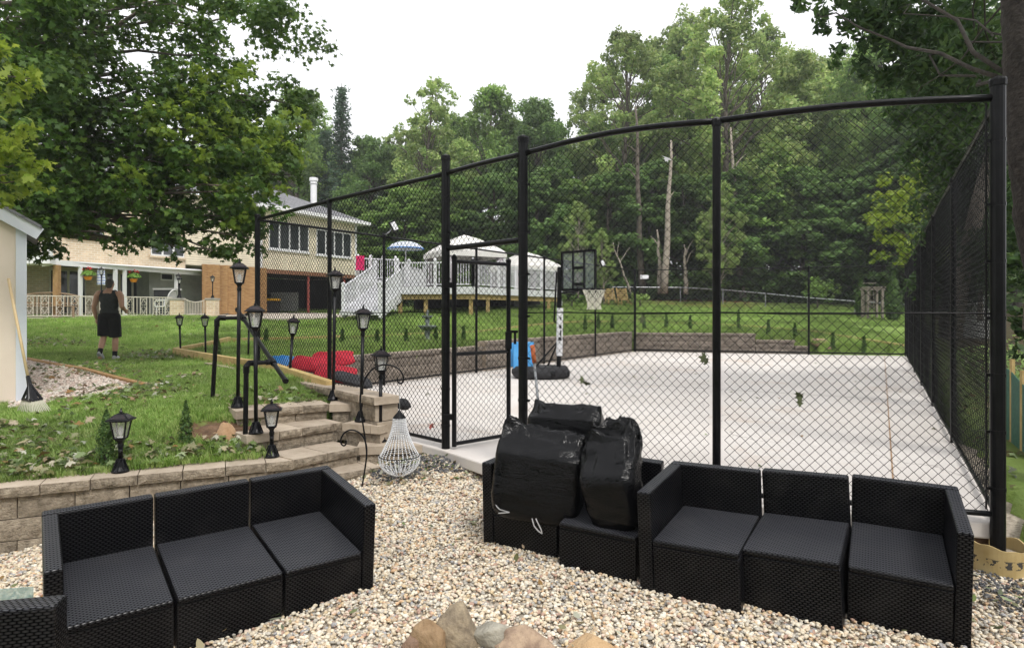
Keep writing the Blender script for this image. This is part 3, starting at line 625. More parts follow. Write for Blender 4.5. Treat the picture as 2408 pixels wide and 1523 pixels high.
def grass_pts(n, x0, x1, y0, y1, extra=None, s0=.7, s1=1.3):
    x = np.random.uniform(x0, x1, n); y = np.random.uniform(y0, y1, n); u = CU + F * x / y
    k = (u > -60) & (u < 2470) & ~inside(PIT, x, y) & ~inside(YARD, x, y) & ~inside(PATIO, x, y) & ~inside(gpp, x, y) & (x - .6 * y < 1.0)
    k &= ~((np.hypot((x + 3.25) / 1.0, (y - 7.0) / .55) < .4 + .22 * np.random.rand(n))) & ~(np.abs((y - 5.46) - (x + 4.38) * .466 - .38) < .16 * np.random.rand(n))
    if extra is not None: k &= extra(x, y)
    x, y = x[k], y[k]; m = len(x); s = np.random.uniform(s0, s1, m) * np.where(inside(BED, x, y), 1.7, 1)
    return np.c_[x, y, T(x, y) - .008], np.c_[np.random.uniform(-.2, .2, m), np.random.uniform(-.2, .2, m), np.random.uniform(0, 6.28, m)], np.c_[s, s, s]
g1 = grass_pts(52000, -8, -1.5, 5, 10.5); g2 = grass_pts(42000, -15, -3, 10, 17)
scatter('grass', np.r_[g1[0], g2[0]], np.r_[g1[1], g2[1]], np.r_[g1[2], g2[2]], tufts, 'short green grass on the lawn by the wall and shed')
g3 = grass_pts(52000, -22, 15, 14, 30, None, .9, 1.5); g4 = grass_pts(26000, -14, 26, 28, 44, lambda x, y: y < 41.5, 1.0, 1.8)
scatter('far_grass', np.r_[g3[0], g4[0]], np.r_[g3[1], g4[1]], np.r_[g3[2], g4[2]], tufts2, 'mown grass on the upper lawn around the court')
MAPLE = [(0, -.5), (.07, -.12), (.3, -.22), (.27, -.08), (.52, .02), (.38, .12), (.46, .3), (.2, .22), (.14, .3), (0, .58), (-.14, .3), (-.2, .22), (-.46, .3), (-.38, .12), (-.52, .02), (-.27, -.08), (-.3, -.22), (-.07, -.12)]
MAPLE12 = [(0, -.5), (.1, -.14), (.36, -.2), (.3, .0), (.52, .16), (.2, .2), (0, .58), (-.2, .2), (-.52, .16), (-.3, .0), (-.36, -.2), (-.1, -.14)]
OVAL = [(0, -.5), (.16, -.28), (.24, 0), (.17, .28), (0, .55), (-.17, .28), (-.24, 0), (-.16, -.28)]
def leaf_cloud(name, pos, nrm, size, m, shape=MAPLE, parent=None, droop=.25):
    """flat leaf polygons with a slight fold; pos, nrm (n,3); size (n,)"""
    n = len(pos); nrm = nrm / np.linalg.norm(nrm, axis=1, keepdims=True)
    t = np.random.normal(size=(n, 3)); t -= nrm * (t * nrm).sum(1, keepdims=True); t /= np.linalg.norm(t, axis=1, keepdims=True); b = np.cross(nrm, t)
    S = np.array(shape); k = len(S)
    V = pos[:, None, :] + size[:, None, None] * (S[None, :, :1] * t[:, None, :] + S[None, :, 1:] * b[:, None, :] - (np.abs(S[None, :, :1]) * droop + np.maximum(S[None, :, 1:], 0) ** 2 * droop) * nrm[:, None, :])
    return np_mesh(name, V.reshape(-1, 3) - np.array(org(parent)), np.arange(n * k).reshape(n, k), m, parent, n=k)
M['fallen'] = leafmat('fallen leaves', [(.1, .16, .035), (.3, .36, .2), (.18, .13, .06), (.06, .1, .03), (.38, .33, .2), (.08, .13, .04), (.3, .16, .06), (.5, .5, .4), (.05, .08, .025), (.15, .2, .06)], .15, .7)
def leaves_on(name, xy_, zf, smin, smax, label, shape=MAPLE, flat=.45, h0=.015, h1=.05):
    n = len(xy_); z = zf(xy_[:, 0], xy_[:, 1]); nr_ = np.c_[np.random.normal(0, flat, n), np.random.normal(0, flat, n), np.ones(n)]
    o = leaf_cloud(name, np.c_[xy_, z + np.random.uniform(h0, h1, n)], nr_, np.random.uniform(smin, smax, n), M['fallen'], shape, None, .5); tag(o, label, kind='stuff'); return o
def rect(n, x0, x1, y0, y1, keep):
    x = np.random.uniform(x0, x1, n); y = np.random.uniform(y0, y1, n); k = keep(x, y); return np.c_[x[k], y[k]]
clump = lambda x, y, f, t: np.sin(x * f + 1) + np.sin(y * f * 1.3 + x) + np.random.normal(0, .6, len(x)) > t
ll = np.r_[rect(4200, -8, -1.8, 5.3, 10, lambda x, y: ~inside(PIT, x, y) & clump(x, y, 2.3, .4)), rect(4600, -13, -5, 9, 17, lambda x, y: ~inside(PIT, x, y) & clump(x, y, 1.5, .7)),
           rect(800, -4.8, -2.2, 5.6, 7.2, lambda x, y: ~inside(PIT, x, y) & (np.abs((y - 5.46) - (x + 4.38) * .466 - .45) < .35)), rect(900, -18, 14, 14, 30, lambda x, y: ~inside(PIT, x, y))]
leaves_on('fallen_leaves', ll, T, .05, .13, 'wilted green and brown maple leaves strewn over the lawn', h0=.045, h1=.1)
lg = np.r_[rect(1300, -4, 4, 3.0, 7.2, lambda x, y: keep_front(x, y) & clump(x, y, 3.1, .3)), rect(160, -1.5, -.3, 6.3, 7.0, lambda x, y: keep_front(x, y)), rect(220, 2.5, 4.3, 3.1, 4.4, lambda x, y: keep_front(x, y))]
leaves_on('gravel_leaves', lg, lambda x, y: zg(x, y) + .012, .025, .085, 'torn green leaves scattered on the pebbles', OVAL)
lr = rect(2600, 3.9, 14, 3, 16, lambda x, y: (x - .6 * y > .9) & ~inside(PIT, x, y))
leaves_on('wood_floor_leaves', lr, T, .06, .16, 'brown and green leaf litter right of the corner post')
lc = rect(90, -4, 13, 5, 22, lambda x, y: inside([(p.x, p.y) for p in (LC, G1, P3, NR, BR, BL)], x, y))
leaves_on('court_leaves', lc, lambda x, y: .49 + 0 * x, .05, .1, 'stray leaves and twigs on the concrete court')

# ------------------------------------------------------------------ timber edging
def timber_run(name, label, pts, m, w=.09, h=.12, n=1):
    o = thing(name, label, 'edging', pts[0])
    for a, b in zip(pts[:-1], pts[1:]):
        L_ = (b - a).length; k = max(1, round(L_ / 2.0)); dz0 = a.z - T1(a.x, a.y)
        for i in range(k):
            p, q_ = a.lerp(b, i / k), a.lerp(b, (i + 1) / k); p.z = T1(p.x, p.y) + dz0; q_.z = T1(q_.x, q_.y) + dz0; d = (q_ - p).normalized() * .006
            mm = MB(); mm.bar(p + d, q_ - d, w, h); mm.build('plank', m, o, bevel=.006, seg=1)
    return o
def G3(x, y, dz=0): return Vector((x, y, T1(x, y) + dz))
timber_run('bed_edging', 'yellow timber edging of the planting bed beside the steps', [G3(-2.42, 8.48, .1), G3(-5.1, 11.6, .1), G3(-7.77, 14.7, .1), G3(-8.25, 18.6, .06), G3(-5.2, 19.8, .05)], M['timber'], .1, .2)
timber_run('far_edging', 'long yellow timber edging of the bed behind the court wall', [G3(-5.0, 19.9, .03), G3(-1.3, 21.8, .03), G3(-.1, 24, .03), G3(5.9, 29.5, .03), G3(8.8, 27.8, .03), G3(11.6, 24.8, .03), G3(13.7, 22.3, .08)], M['timber'], .1, .16)
timber_run('path_edging', 'brown timber edging between shed gravel and lawn', [onT(60, 846, .03), onT(200, 872, .03), onT(338, 909, .03)], M['oldtimber'], .09, .11)

# ------------------------------------------------------------------ sofa modules
def wframe(x, y, dz, yaw, pit, roll, s=.93):
    z = .10 + .05 * min(x, 0) + .05 * (y - 5.5) + dz; yaw, pit, roll = R(yaw), R(pit), R(roll)
    d = Vector((math.cos(yaw), math.sin(yaw), math.sin(roll))).normalized(); n_ = Vector((-math.sin(yaw) * math.cos(pit), math.cos(yaw) * math.cos(pit), math.sin(pit))); u_ = d.cross(n_).normalized(); n_ = u_.cross(d)
    o = Vector((x, y, z)); o = Vector((0, 0, 2)) + (o - Vector((0, 0, 2))) * s
    return o, Matrix((d, n_, u_)).transposed()
def sofa_module(label, fr, x0, x1, D, H, S, bt, arm, cat='sofa', dy=0, seat_in=0, name='sofa_module'):
    o0, Mx = fr; s = .93; W = (x1 - x0) * s - .012; D, H, S, bt = D * s, H * s, S * s, bt * s
    t = thing(name, label, cat, o0 + Mx @ Vector((x0 * s + .006, dy, 0)), 'black wicker sofa pieces'); t.rotation_euler = Mx.to_euler()
    ORG[t.name] = Vector((0, 0, 0))
    a0, a1 = (bt if arm == 'L' else 0), (W - bt if arm == 'R' else W)
    def slab(nm, lo, hi, bev=.014):
        m = MB(); m.b2(lo, hi); return m.build(nm, M['wicker'], t, bevel=bev, seg=3)
    seat = slab('seat', (a0 + .002, .004, S - .035), (a1 - .002, D - bt - .002, S + .004))
    slab('seat_base', (a0 + .002, .012, -.09), (a1 - .002, D - bt - .002, S - .037), .008)
    slab('backrest', (0, D - bt, -.09), (W, D, H))
    if arm == 'L': slab('armrest', (0, 0, -.09), (bt, D - bt - .002, H))
    if arm == 'R': slab('armrest', (W - bt, 0, -.09), (W, D - bt - .002, H))
    return t
LF = wframe(-2.567, 3.494, .065, 36.8, 5.8, .7)
sofa_module('black wicker sofa corner piece with its arm at the sofa end nearest the picture edge', LF, 0, .65, .953, .658, .308, .09, 'L')
sofa_module('black wicker armless middle seat of the sofa in front of the block wall', LF, .65, 1.30, .953, .658, .308, .09, '')
sofa_module('black wicker sofa corner piece with its arm beside the shepherd hook', LF, 1.30, 1.95, .953, .658, .308, .09, 'R')
sofa_module('black wicker sofa corner piece holding the upright stuffed rubbish bags by the gate', wframe(-.249, 5.344, .002, -31.1, 1.3, .6), 0, .705, .82, .656, .27, .1, 'L')
sofa_module('black wicker armless seat with the single slumped rubbish bag on it', wframe(.347, 4.877, .012, -26.8, 4.3, -2.1), 0, .618, .811, .653, .31, .1, '')
sofa_module('black wicker corner sofa piece with its arm beside the rubbish bags', wframe(.897, 4.522, .025, -30.6, 2.7, 1.1), 0, .70, .896, .653, .319, .099, 'L')
sofa_module('black wicker armless seat in the middle of the empty sofa against the fence', wframe(1.542, 4.283, .035, -31.8, 2.1, 2.2), 0, .61, .914, .658, .328, .096, '')
sofa_module('black wicker corner sofa piece with its arm beside the cardboard tube', wframe(2.146, 4.106, .021, -29.7, 4.8, -.7), 0, .67, .88, .656, .317, .085, 'R')
# cut-off wicker seat in the near corner with a loose sheet of glass behind it
ct = thing('wicker_ottoman', 'black wicker box seat cut off at the near corner of the picture', 'ottoman', P(0, 1523, 2.6))
q = MB(); p0, p1 = P(-160, 1452, 2.62), P(128, 1425, 2.72); d = (p1 - p0).normalized(); d.z = 0; nn_ = Vector((-d.y, d.x, 0)); tz = p1.z
c4 = [p0, p1, p1 + nn_ * .13, p0 + nn_ * .13]
q.hexa([Vector((p.x, p.y, tz - .3)) for p in c4] + [Vector((p.x, p.y, tz)) for p in c4]); q.build('box', M['wicker'], ct, bevel=.014, seg=3)
gm, nt, b = nodes('greenish glass'); b.inputs['Base Color'].default_value = (.35, .5, .46, 1); b.inputs['Roughness'].default_value = .12; b.inputs['Alpha'].default_value = .5; M['glass_green'] = gm
gl = MB(); a_, b_ = P(-60, 1390, 3.0), P(76, 1379, 3.05); gl.hexa([a_ + Vector((0, 0, -.4)), b_ + Vector((0, 0, -.4)), b_ + Vector((0, .008, -.4)), a_ + Vector((0, .008, -.4)), a_, b_, b_ + Vector((0, .008, 0)), a_ + Vector((0, .008, 0))])
tag(gl.build('glass_sheet', M['glass_green']), 'loose greenish glass tabletop standing beside the cut-off box seat', 'glass', kind='thing')

# ------------------------------------------------------------------ rubbish bags
def bagmat():
    m, nt, b = nodes('black plastic film'); L = nt.links.new
    b.inputs['Base Color'].default_value = (.002, .002, .0025, 1); b.inputs['Roughness'].default_value = .12; b.inputs['Specular IOR Level'].default_value = .22
    tc = nn(nt, 'TexCoord'); t = nn(nt, 'TexNoise'); t.inputs['Scale'].default_value = 9; t.inputs['Detail'].default_value = 4; t.inputs['Distortion'].default_value = 1.2
    mp = nn(nt, 'Mapping'); mp.inputs['Scale'].default_value = (.6, .6, 1.6); L(tc.outputs['Object'], mp.inputs[0]); L(mp.outputs[0], t.inputs['Vector'])
    v = nn(nt, 'TexVoronoi', feature='DISTANCE_TO_EDGE'); v.inputs['Scale'].default_value = 7; L(t.outputs['Color'], v.inputs['Vector'])
    ad = nn(nt, 'Math', operation='ADD'); L(t.outputs['Fac'], ad.inputs[0]); L(v.outputs['Distance'], ad.inputs[1])
    bp = nn(nt, 'Bump'); bp.inputs['Strength'].default_value = .26; bp.inputs['Distance'].default_value = .03; L(ad.outputs[0], bp.inputs['Height']); L(bp.outputs[0], b.inputs['Normal'])
    return m
M['bag'] = bagmat(); M['ribbon'] = mat('white draw tape', (.4, .4, .4), rough=.4)
def bag(label, c, r, yaw, lean, seed, ears, crumple=.035, e=.38, twist=0, top=.55):
    t = thing('garbage_bag', label, 'garbage bag', c, 'stuffed black rubbish bags'); ORG[t.name] = Vector((0, 0, 0))
    t.rotation_euler = (lean, twist, yaw)
    nu, nv = 84, 60; vs_ = []; sg = lambda a, p: math.copysign(abs(a) ** p, a)
    for i in range(nv + 1):
        ph = math.pi * (i / nv - .5)
        for k in range(nu):
            th = 2 * math.pi * k / nu
            p = Vector((r[0] * sg(math.cos(ph), e) * sg(math.cos(th), e), r[1] * sg(math.cos(ph), e) * sg(math.sin(th), e), r[2] * sg(math.sin(ph), e * 1.1)))
            q_ = p + Vector((seed * 3.1, seed, 0)); up_ = max(0, p.z / r[2])
            # stretched folds run sideways low down, film is crumpled on top
            f1 = 1 - abs(mnoise.noise(Vector((q_.x * 5, q_.y * 5, q_.z * 13)))) * 2; f2 = 1 - abs(mnoise.noise(q_ * 11)) * 2; f3 = mnoise.noise(q_ * 3)
            w = crumple * (f1 * .35 * (1 - up_) + f2 * (.12 + 1.0 * max(0, up_ - top) * 3.2) + f3 * .6)
            dn = p.normalized(); p += dn * w
            if up_ > top: p.y = p.y * (1 - .9 * (up_ - top)) + (up_ - top) * r[1] * 1.3
            if up_ > .6: p.z += (f2 * .03 - .02) * (up_ - .6) * 2
            for (ex, ez, er, el) in ears:
                dd = Vector((p.x / r[0] - ex, p.z / r[2] - ez)).length
                if dd < er: k_ = (1 - dd / er) ** 1.5; p.z += el * k_; p.x += .25 * el * k_ * (1 if ex > 0 else -1); p.y *= 1 - .75 * k_
            vs_.append(p)
    fs = [(i * nu + k, i * nu + (k + 1) % nu, (i + 1) * nu + (k + 1) % nu, (i + 1) * nu + k) for i in range(nv) for k in range(nu)]
    m = MB(); m.add(vs_, fs); m.build('plastic_film', M['bag'], t, smooth=True, fix=True, weld=True); return t
b1 = bag('front black rubbish bag stuffed with a cushion on the corner sofa piece', P(1268, 1120, 4.80), (.335, .15, .325), R(-15), R(-6), 1, [(-.8, 1, .42, .1), (.95, .92, .4, .03)], twist=R(5), top=.5, crumple=.022)
b2 = bag('black rubbish bag standing behind the others against the fence', P(1330, 1040, 5.2), (.31, .12, .29), R(-22), R(-4), 2, [(-.92, 1, .32, .08), (.97, .95, .34, .05)], crumple=.02, top=.7)
b3 = bag('tall black rubbish bag slumped on the armless sofa seat', P(1440, 1132, 4.52), (.19, .17, .335), R(-30), R(2), 3, [(-.5, 1, .5, .06)], crumple=.035, e=.5, twist=R(-8), top=.2)
def ribbon(parent, pts, w=.018):
    m = MB()
    for a, b in zip(pts[:-1], pts[1:]): m.bar(a, b, w, .003, Vector((0, -1, 0)))
    o = m.build('draw_tape', M['ribbon'], None); o.parent = parent; o.matrix_parent_inverse = (Matrix.Translation(parent.location) @ parent.rotation_euler.to_matrix().to_4x4()).inverted(); return o
ribbon(b1, [P(1251, 1218, 4.6), P(1256, 1236, 4.59), P(1266, 1248, 4.58), P(1275, 1254, 4.58), P(1272, 1243, 4.58), P(1263, 1225, 4.59), P(1260, 1218, 4.6)], .008)
ribbon(b1, [P(1163, 1176, 4.75), P(1168, 1190, 4.72), P(1175, 1197, 4.7), P(1198, 1204, 4.66), P(1172, 1206, 4.66)], .007)
# ------------------------------------------------------------------ lantern posts
def glassmat(name, tint, alpha, rough=.1):
    m, nt, b = nodes(name); b.inputs['Base Color'].default_value = (*tint, 1); b.inputs['Roughness'].default_value = rough; b.inputs['Alpha'].default_value = alpha; return m
M['lampglass'] = glassmat('ribbed lamp glass', (.7, .7, .68), .2, .06)
M['lampblack'] = mat('black plastic', (.004, .004, .005), (.008, .008, .01), 12, .33, spec=.22)
M['solar'] = mat('solar cell', (.012, .01, .013), (.03, .02, .02), 15, .2, spec=.3)
M['bulb'] = mat('clear bulb', (.7, .7, .66), rough=.1)
LAMP = {}
def lamp_parts():
    def keep(nm, mb, m, **k): o = mb.build(nm, m, **k); C.objects.unlink(o); LAMP[nm] = o
    q = MB(); q.lathe([(.095, 0), (.097, .012), (.085, .02), (.06, .055), (.045, .1), (.04, .135), (.03, .14)], 16)
    for k in range(8):
        a = k * math.pi / 4; q.bar((.085 * math.cos(a), .085 * math.sin(a), .018), (.04 * math.cos(a), .04 * math.sin(a), .13), .012, .012)
    keep('base', q, M['lampblack'])
    q = MB(); q.tube([(0, 0, 0), (0, 0, 1)], .021, 12); keep('pole', q, M['lampblack'], smooth=True)
    q = MB(); q.lathe([(.02, -.03), (.026, -.025), (.03, .0), (.05, .022), (.058, .025), (.058, .035)], 4, sq=True); q.lathe([(.026, -.055), (.026, -.02)], 12)
    for sx, sy in ((1, 1), (1, -1), (-1, 1), (-1, -1)): q.bar((.041 * sx, .041 * sy, .03), (.068 * sx, .068 * sy, .205), .012, .012)
    for z, r in ((.036, .042), (.2, .067)):
        for a, b in (((-1, -1), (1, -1)), ((1, -1), (1, 1)), ((1, 1), (-1, 1)), ((-1, 1), (-1, -1))): q.bar((a[0] * r, a[1] * r, z), (b[0] * r, b[1] * r, z), .012, .014)
    keep('lantern_frame', q, M['lampblack'])
    for k in range(4):
        q = MB(); a = k * math.pi / 2; c, s = math.cos(a), math.sin(a); rot = lambda x, y, z: (c * x - s * y, s * x + c * y, z)
        q.hexa([rot(-.036, -.042, .042), rot(.036, -.042, .042), rot(.036, -.040, .042), rot(-.036, -.040, .042), rot(-.06, -.0665, .195), rot(.06, -.0665, .195), rot(.06, -.0645, .195), rot(-.06, -.0645, .195)])
        keep('glass_pane%d' % k, q, M['lampglass'])
    q = MB(); q.lathe([(.142, .203), (.144, .212), (.12, .222), (.055, .262), (.02, .272), (.012, .276)], 4, sq=True); q.lathe([(.012, .272), (.016, .285), (.006, .3), (.009, .305), (.003, .32)], 8)
    keep('lamp_roof', q, M['lampblack'])
    q = MB()
    for k in range(4):
        a = k * math.pi / 2; c, s = math.cos(a), math.sin(a); q.add([(c * x - s * y, s * x + c * y, z) for x, y, z in ((-.07, -.088, .2245), (.07, -.088, .2245), (.035, -.046, .259), (-.035, -.046, .259))], [(0, 1, 2, 3)])
    keep('solar_panel', q, M['solar'])
    q = MB(); q.blob((0, 0, .1), (.022, .022, .045), 10, 8); q.lathe([(.03, .035), (.03, .05)], 10); keep('bulb', q, M['bulb'], smooth=True)
lamp_parts()
def lamp(label, p, h, base=True, tilt=(0, 0), yaw=.3, s=1.0):
    t = thing('lamp_post', label, 'lamp post', p, 'black solar lantern posts'); t.rotation_euler = (tilt[0], tilt[1], yaw)
    def put(k, nm=None, parent=t, loc=(0, 0, 0), sc=(1, 1, 1)):
        o = bpy.data.objects.new(nm or k, LAMP[k].data); link(o, parent); o.location = loc; o.scale = sc; return o
    hl = h - .32 * s
    if base: put('base', sc=(s * .8, s * .8, s * .9))
    put('pole', loc=(0, 0, -.12 if not base else .1), sc=(s, s, hl - (.1 if base else -.12)))
    fr = put('lantern_frame', loc=(0, 0, hl), sc=(s, s, s))
    for k in range(4): put('glass_pane%d' % k, 'glass_pane', fr)
    put('bulb', None, fr)
    rf = put('lamp_roof', loc=(0, 0, hl), sc=(s, s, s)); put('solar_panel', None, rf)
    return t
for lab, p, h, base, tilt, yaw in (
    ('short black lantern post standing on the garden wall cap alone behind the sofa', on(283, 1108, .49), .60, True, (0, .01), .2),
    ('short black lantern post on the wall corner at the foot of the steps', on(639, 1073, .49), .60, True, (0, 0), .3),
    ('tallest black lantern post on the open end of the top step by the lawn', on(559, 957, .88), 1.73, True, (0, .012), .35),
    ('black lantern post on the third step below the tallest one', on(602, 1018, .70), 1.41, True, (0, -.005), .3),
    ('tall black lantern post on the top cheek block beside the court fence', on(784, 940, .88), 1.68, True, (0, .012), .5),
    ('tall black lantern post on the cheek block right behind the shepherd hook', on(849, 990, .70), 1.38, True, (0, .02), .45),
    ('black lantern post on the lowest cheek block beside the bead chandelier', on(894, 1037, .50), 1.1, True, (0, .01), .4),
    ('black lantern stake leaning in the bed in front of the red cushions', Vector((-3.32, 9.5, .95)), 1.0, False, (0, .07), .4),
    ('black lantern stake in the bed half hidden behind the third step lantern', Vector((-5.5, 13.3, .98)), 1.05, False, (0, .02), .4),
    ('black lantern stake on the timber edging second from the bed corner', Vector((-6.72, 14.0, .94)), 1.02, False, (0, -.02), .4),
    ('black lantern stake at the outer corner of the planting bed timber', Vector((-7.66, 14.75, .94)), 1.02, False, (0, -.03), .4)):
    lamp(lab, p, h, base, tilt, yaw)

# ------------------------------------------------------------------ pipe handrail
hr = thing('handrail', 'black threaded pipe handrail along the open side of the steps', 'handrail', (-3.3, 7.4, .8))
J1, J2 = P(571, 747, 8.0), P(641, 850, 6.95); dd = J2 - J1
m = MB(); m.tube([J1 - dd * .22, J1 + dd * 1.36], .024, 12); m.lathe([(0.001, 0), (.0, .001)], 4, J1) if 0 else None; m.build('sloping_rail', M['black'], hr, smooth=False)
for (b0, t0, j) in ((on(497, 958, .80), P(510, 748, 7.87), J1), (P(576, 1068, 6.78), P(579, 855, 6.78), J2)):
    m = MB(); m.tube([b0 + Vector((0, 0, -.15)), t0 - Vector((0, 0, .05))], .026, 12); m.build('upright', M['black'], hr)
    m = MB(); d = (j - t0).normalized(); m.tube([t0 - Vector((0, 0, .1)), t0 - Vector((0, 0, .03)), t0 + d * .03 + Vector((0, 0, .005)), t0 + d * .1], .033, 10); m.build('elbow', M['black'], hr)
    m = MB(); m.tube([t0 + d * .08, j], .023, 10); m.build('arm', M['black'], hr)
    m = MB(); m.tube([j - dd.normalized() * .06, j + dd.normalized() * .06], .034, 10); m.tube([j - d * .07, j], .033, 10); m.build('tee', M['black'], hr)
for t_ in (-.21, 1.35):
    m = MB(); c = J1 + dd * t_; m.tube([c - dd.normalized() * .02, c + dd.normalized() * .025], .03, 10); m.build('end_cap', M['black'], hr)

# ------------------------------------------------------------------ shepherd hook with bead chandelier
def c3(x, y): return 352.7 + .328 * x, 676 + .328 * y
def smoothline(pts, n=5):
    out = []
    for i in range(len(pts) - 1):
        p0, p1, p2, p3 = pts[max(i - 1, 0)], pts[i], pts[i + 1], pts[min(i + 2, len(pts) - 1)]
        for k in range(n):
            t = k / n; out.append(.5 * ((2 * p1) + (p2 - p0) * t + (2 * p0 - 5 * p1 + 4 * p2 - p3) * t * t + (3 * p1 - p0 - 3 * p2 + p3) * t ** 3))
    return out + [pts[-1]]
SY = 6.44
hk = thing('shepherd_hook', 'black wrought iron shepherd hook with scrolled arms beside the sofa', 'plant hook', P(850, 1165, SY))
def hookpart(nm, px, r=.0085):
    m = MB(); m.tube(smoothline([P(*c3(x, y), SY) for x, y in px]), r, 8); m.build(nm, M['black'], hk, smooth=True)
hookpart('stem', [(1512, 1500), (1528, 1380), (1552, 1215), (1547, 1120), (1527, 980), (1507, 850), (1514, 750), (1534, 672), (1562, 620), (1606, 578), (1670, 553), (1740, 560), (1792, 592), (1816, 640), (1810, 678), (1793, 688), (1776, 672), (1773, 645)])
hookpart('side_scroll', [(1552, 1230), (1553, 1150), (1535, 1080), (1495, 1035), (1440, 1020), (1395, 1040), (1370, 1080), (1370, 1115), (1388, 1132), (1404, 1122), (1407, 1094)])
hookpart('lower_scroll', [(1522, 1445), (1542, 1420), (1585, 1406), (1630, 1422), (1658, 1462), (1662, 1500), (1645, 1524), (1625, 1518), (1622, 1480)], .0075)
M['bead'] = mat('clear acrylic beads', (.82, .83, .85), rough=.06, spec=.8)
cx, cz = P(*c3(1788, 690), SY).x, lambda y: P(0, c3(0, y)[1], SY).z
ch = thing('bead_chandelier', 'clear bead chandelier hanging from the shepherd hook', 'chandelier', (cx, SY, cz(1200)))
m = MB(); m.tube([(cx, SY, cz(686)), (cx + .004, SY, cz(880))], .0025, 6); m.build('wire', M['galv'], ch)
m = MB(); m.lathe([(.062, cz(938)), (.066, cz(930)), (.055, cz(920)), (.022, cz(893)), (.01, cz(880)), (.004, cz(872))], 16, (cx, SY, 0)); m.build('crown_cap', M['black'], ch, smooth=False)
for rr, y in ((.2, 1205), (.062, 936), (.14, 1180)):
    m = MB(); m.tube([(cx + rr * math.cos(a), SY + rr * math.sin(a), cz(y)) for a in np.linspace(0, 2 * math.pi, 33)], .006 if rr > .1 else .004, 6, False); m.build('hoop', M['black'], ch, smooth=True)
def beads(pts, r):
    m = MB()
    for p in pts:
        x, y, z = p; m.add([(x + r, y, z), (x - r, y, z), (x, y + r, z), (x, y - r, z), (x, y, z + r * 1.1), (x, y, z - r * 1.1)], [(0, 2, 4), (2, 1, 4), (1, 3, 4), (3, 0, 4), (2, 0, 5), (1, 2, 5), (3, 1, 5), (0, 3, 5)])
    return m
NS = 26
for k in range(NS):
    a = 2 * math.pi * k / NS; pts = []
    for j in range(24):
        t = j / 23; rr = .062 + (.2 - .062) * (t ** 1.7) * 1.0; pts.append((cx + rr * math.cos(a), SY + rr * math.sin(a), cz(938) + (cz(1210) - cz(938)) * t))
    beads(pts, .0085).build('bead_strand', M['bead'], ch, smooth=True)
    pts = []
    for j in range(13):
        t = j / 12; rr = .205 - .13 * t ** 2; pts.append((cx + rr * math.cos(a + .1), SY + rr * math.sin(a + .1), cz(1210) + (cz(1335) - cz(1210)) * (t ** .8) - .01 * math.sin(t * 3)))
    beads(pts, .0085).build('bead_strand', M['bead'], ch, smooth=True)

# ------------------------------------------------------------------ rocks
def rock(label, u0, u1, v0, v1, y, seed, cols, depth=.8, amp=.35, flat=None, name='fire_pit_stone', cat='stone', group='stones round the fire pit', ang=0):
    c = P((u0 + u1) / 2, (v0 + v1) / 2, y); rx, rz = (u1 - u0) / 2 * y / F, (v1 - v0) / 2 * y / F
    m = MB(); m.blob((0, 0, 0), (rx * 1.05, rx * depth, rz * 1.05), 26, 18, amp, seed, 1.7)
    rs_ = random.Random(seed)
    pl = [(Vector((rs_.uniform(-1, 1), rs_.uniform(-1, 1), rs_.uniform(-.8, 1))).normalized(), rs_.uniform(.62, .88)) for _ in range(9)]   # planes that break flat faces
    for i, p in enumerate(m.v):
        w = Vector((p.x / rx, p.y / (rx * depth), p.z / rz))
        for nv_, dd_ in pl:
            k = w.dot(nv_) - dd_
            if k > 0: w -= nv_ * k * .9
        w *= 1.12; f = 1 + .05 * mnoise.noise(w * 6 + Vector((seed, 0, 0)))
        m.v[i] = Vector((w.x * rx, w.y * rx * depth, w.z * rz)) * f
    if ang: 
        Rm = Matrix.Rotation(ang, 3, 'Y'); m.v = [Rm @ p for p in m.v]
    o = m.build(name, mat('stone %d' % seed, *cols, bump=.6, bscale=40, rough=.9), None, smooth=True, weld=True, fix=True); o.location = c
    tag(o, label, cat, group, 'thing'); return o
rock('small reddish stone at the end of the fire pit row', 940, 1000, 1492, 1560, 3.55, 1, ((.2, .13, .09), (.34, .22, .15), 9))
rock('rounded brown stone leaning on the tall fire pit stone', 972, 1056, 1466, 1570, 3.55, 2, ((.25, .16, .085), (.38, .26, .15), 8))
rock('tall grey and tan fire pit stone standing upright', 1026, 1130, 1434, 1560, 3.6, 3, ((.16, .125, .09), (.42, .34, .23), 12), .6, .25)
rock('thin flat grey slab laid on the fire pit stones', 1116, 1210, 1466, 1514, 3.58, 4, ((.3, .28, .23), (.42, .39, .32), 10), .8, .15, ang=R(-5))
rock('mottled orange and grey fire pit stone under the slab', 1175, 1320, 1480, 1590, 3.5, 5, ((.26, .18, .13), (.52, .38, .26), 11), .7)
rock('broad flat orange stone at the fire pit rim', 1308, 1470, 1496, 1600, 3.5, 6, ((.48, .31, .16), (.58, .41, .24), 6), .7, .15)
rock('round orange boulder on the soil beside the garden steps', 506, 550, 1000, 1056, 6.85, 7, ((.38, .22, .11), (.5, .33, .2), 10), .9, .25, name='boulder', cat='boulder', group='garden boulders')
for k, (u0, u1, v0, v1, lab) in enumerate(((1928, 1965, 806, 832, 'pale pink boulder next to the step in the far court wall'), (1958, 1992, 810, 832, 'squat pink boulder in the middle behind the far fence'), (1985, 2022, 815, 834, 'small outermost pink boulder behind the far court fence'), (1905, 1940, 795, 812, 'thin red stone slab on top of the low end of the far court wall'))):
    rock(lab, u0, u1, v0, v1, 22.6, 40 + k, ((.4, .24, .17), (.55, .38, .28), 2), name='boulder', cat='boulder', group='garden boulders')
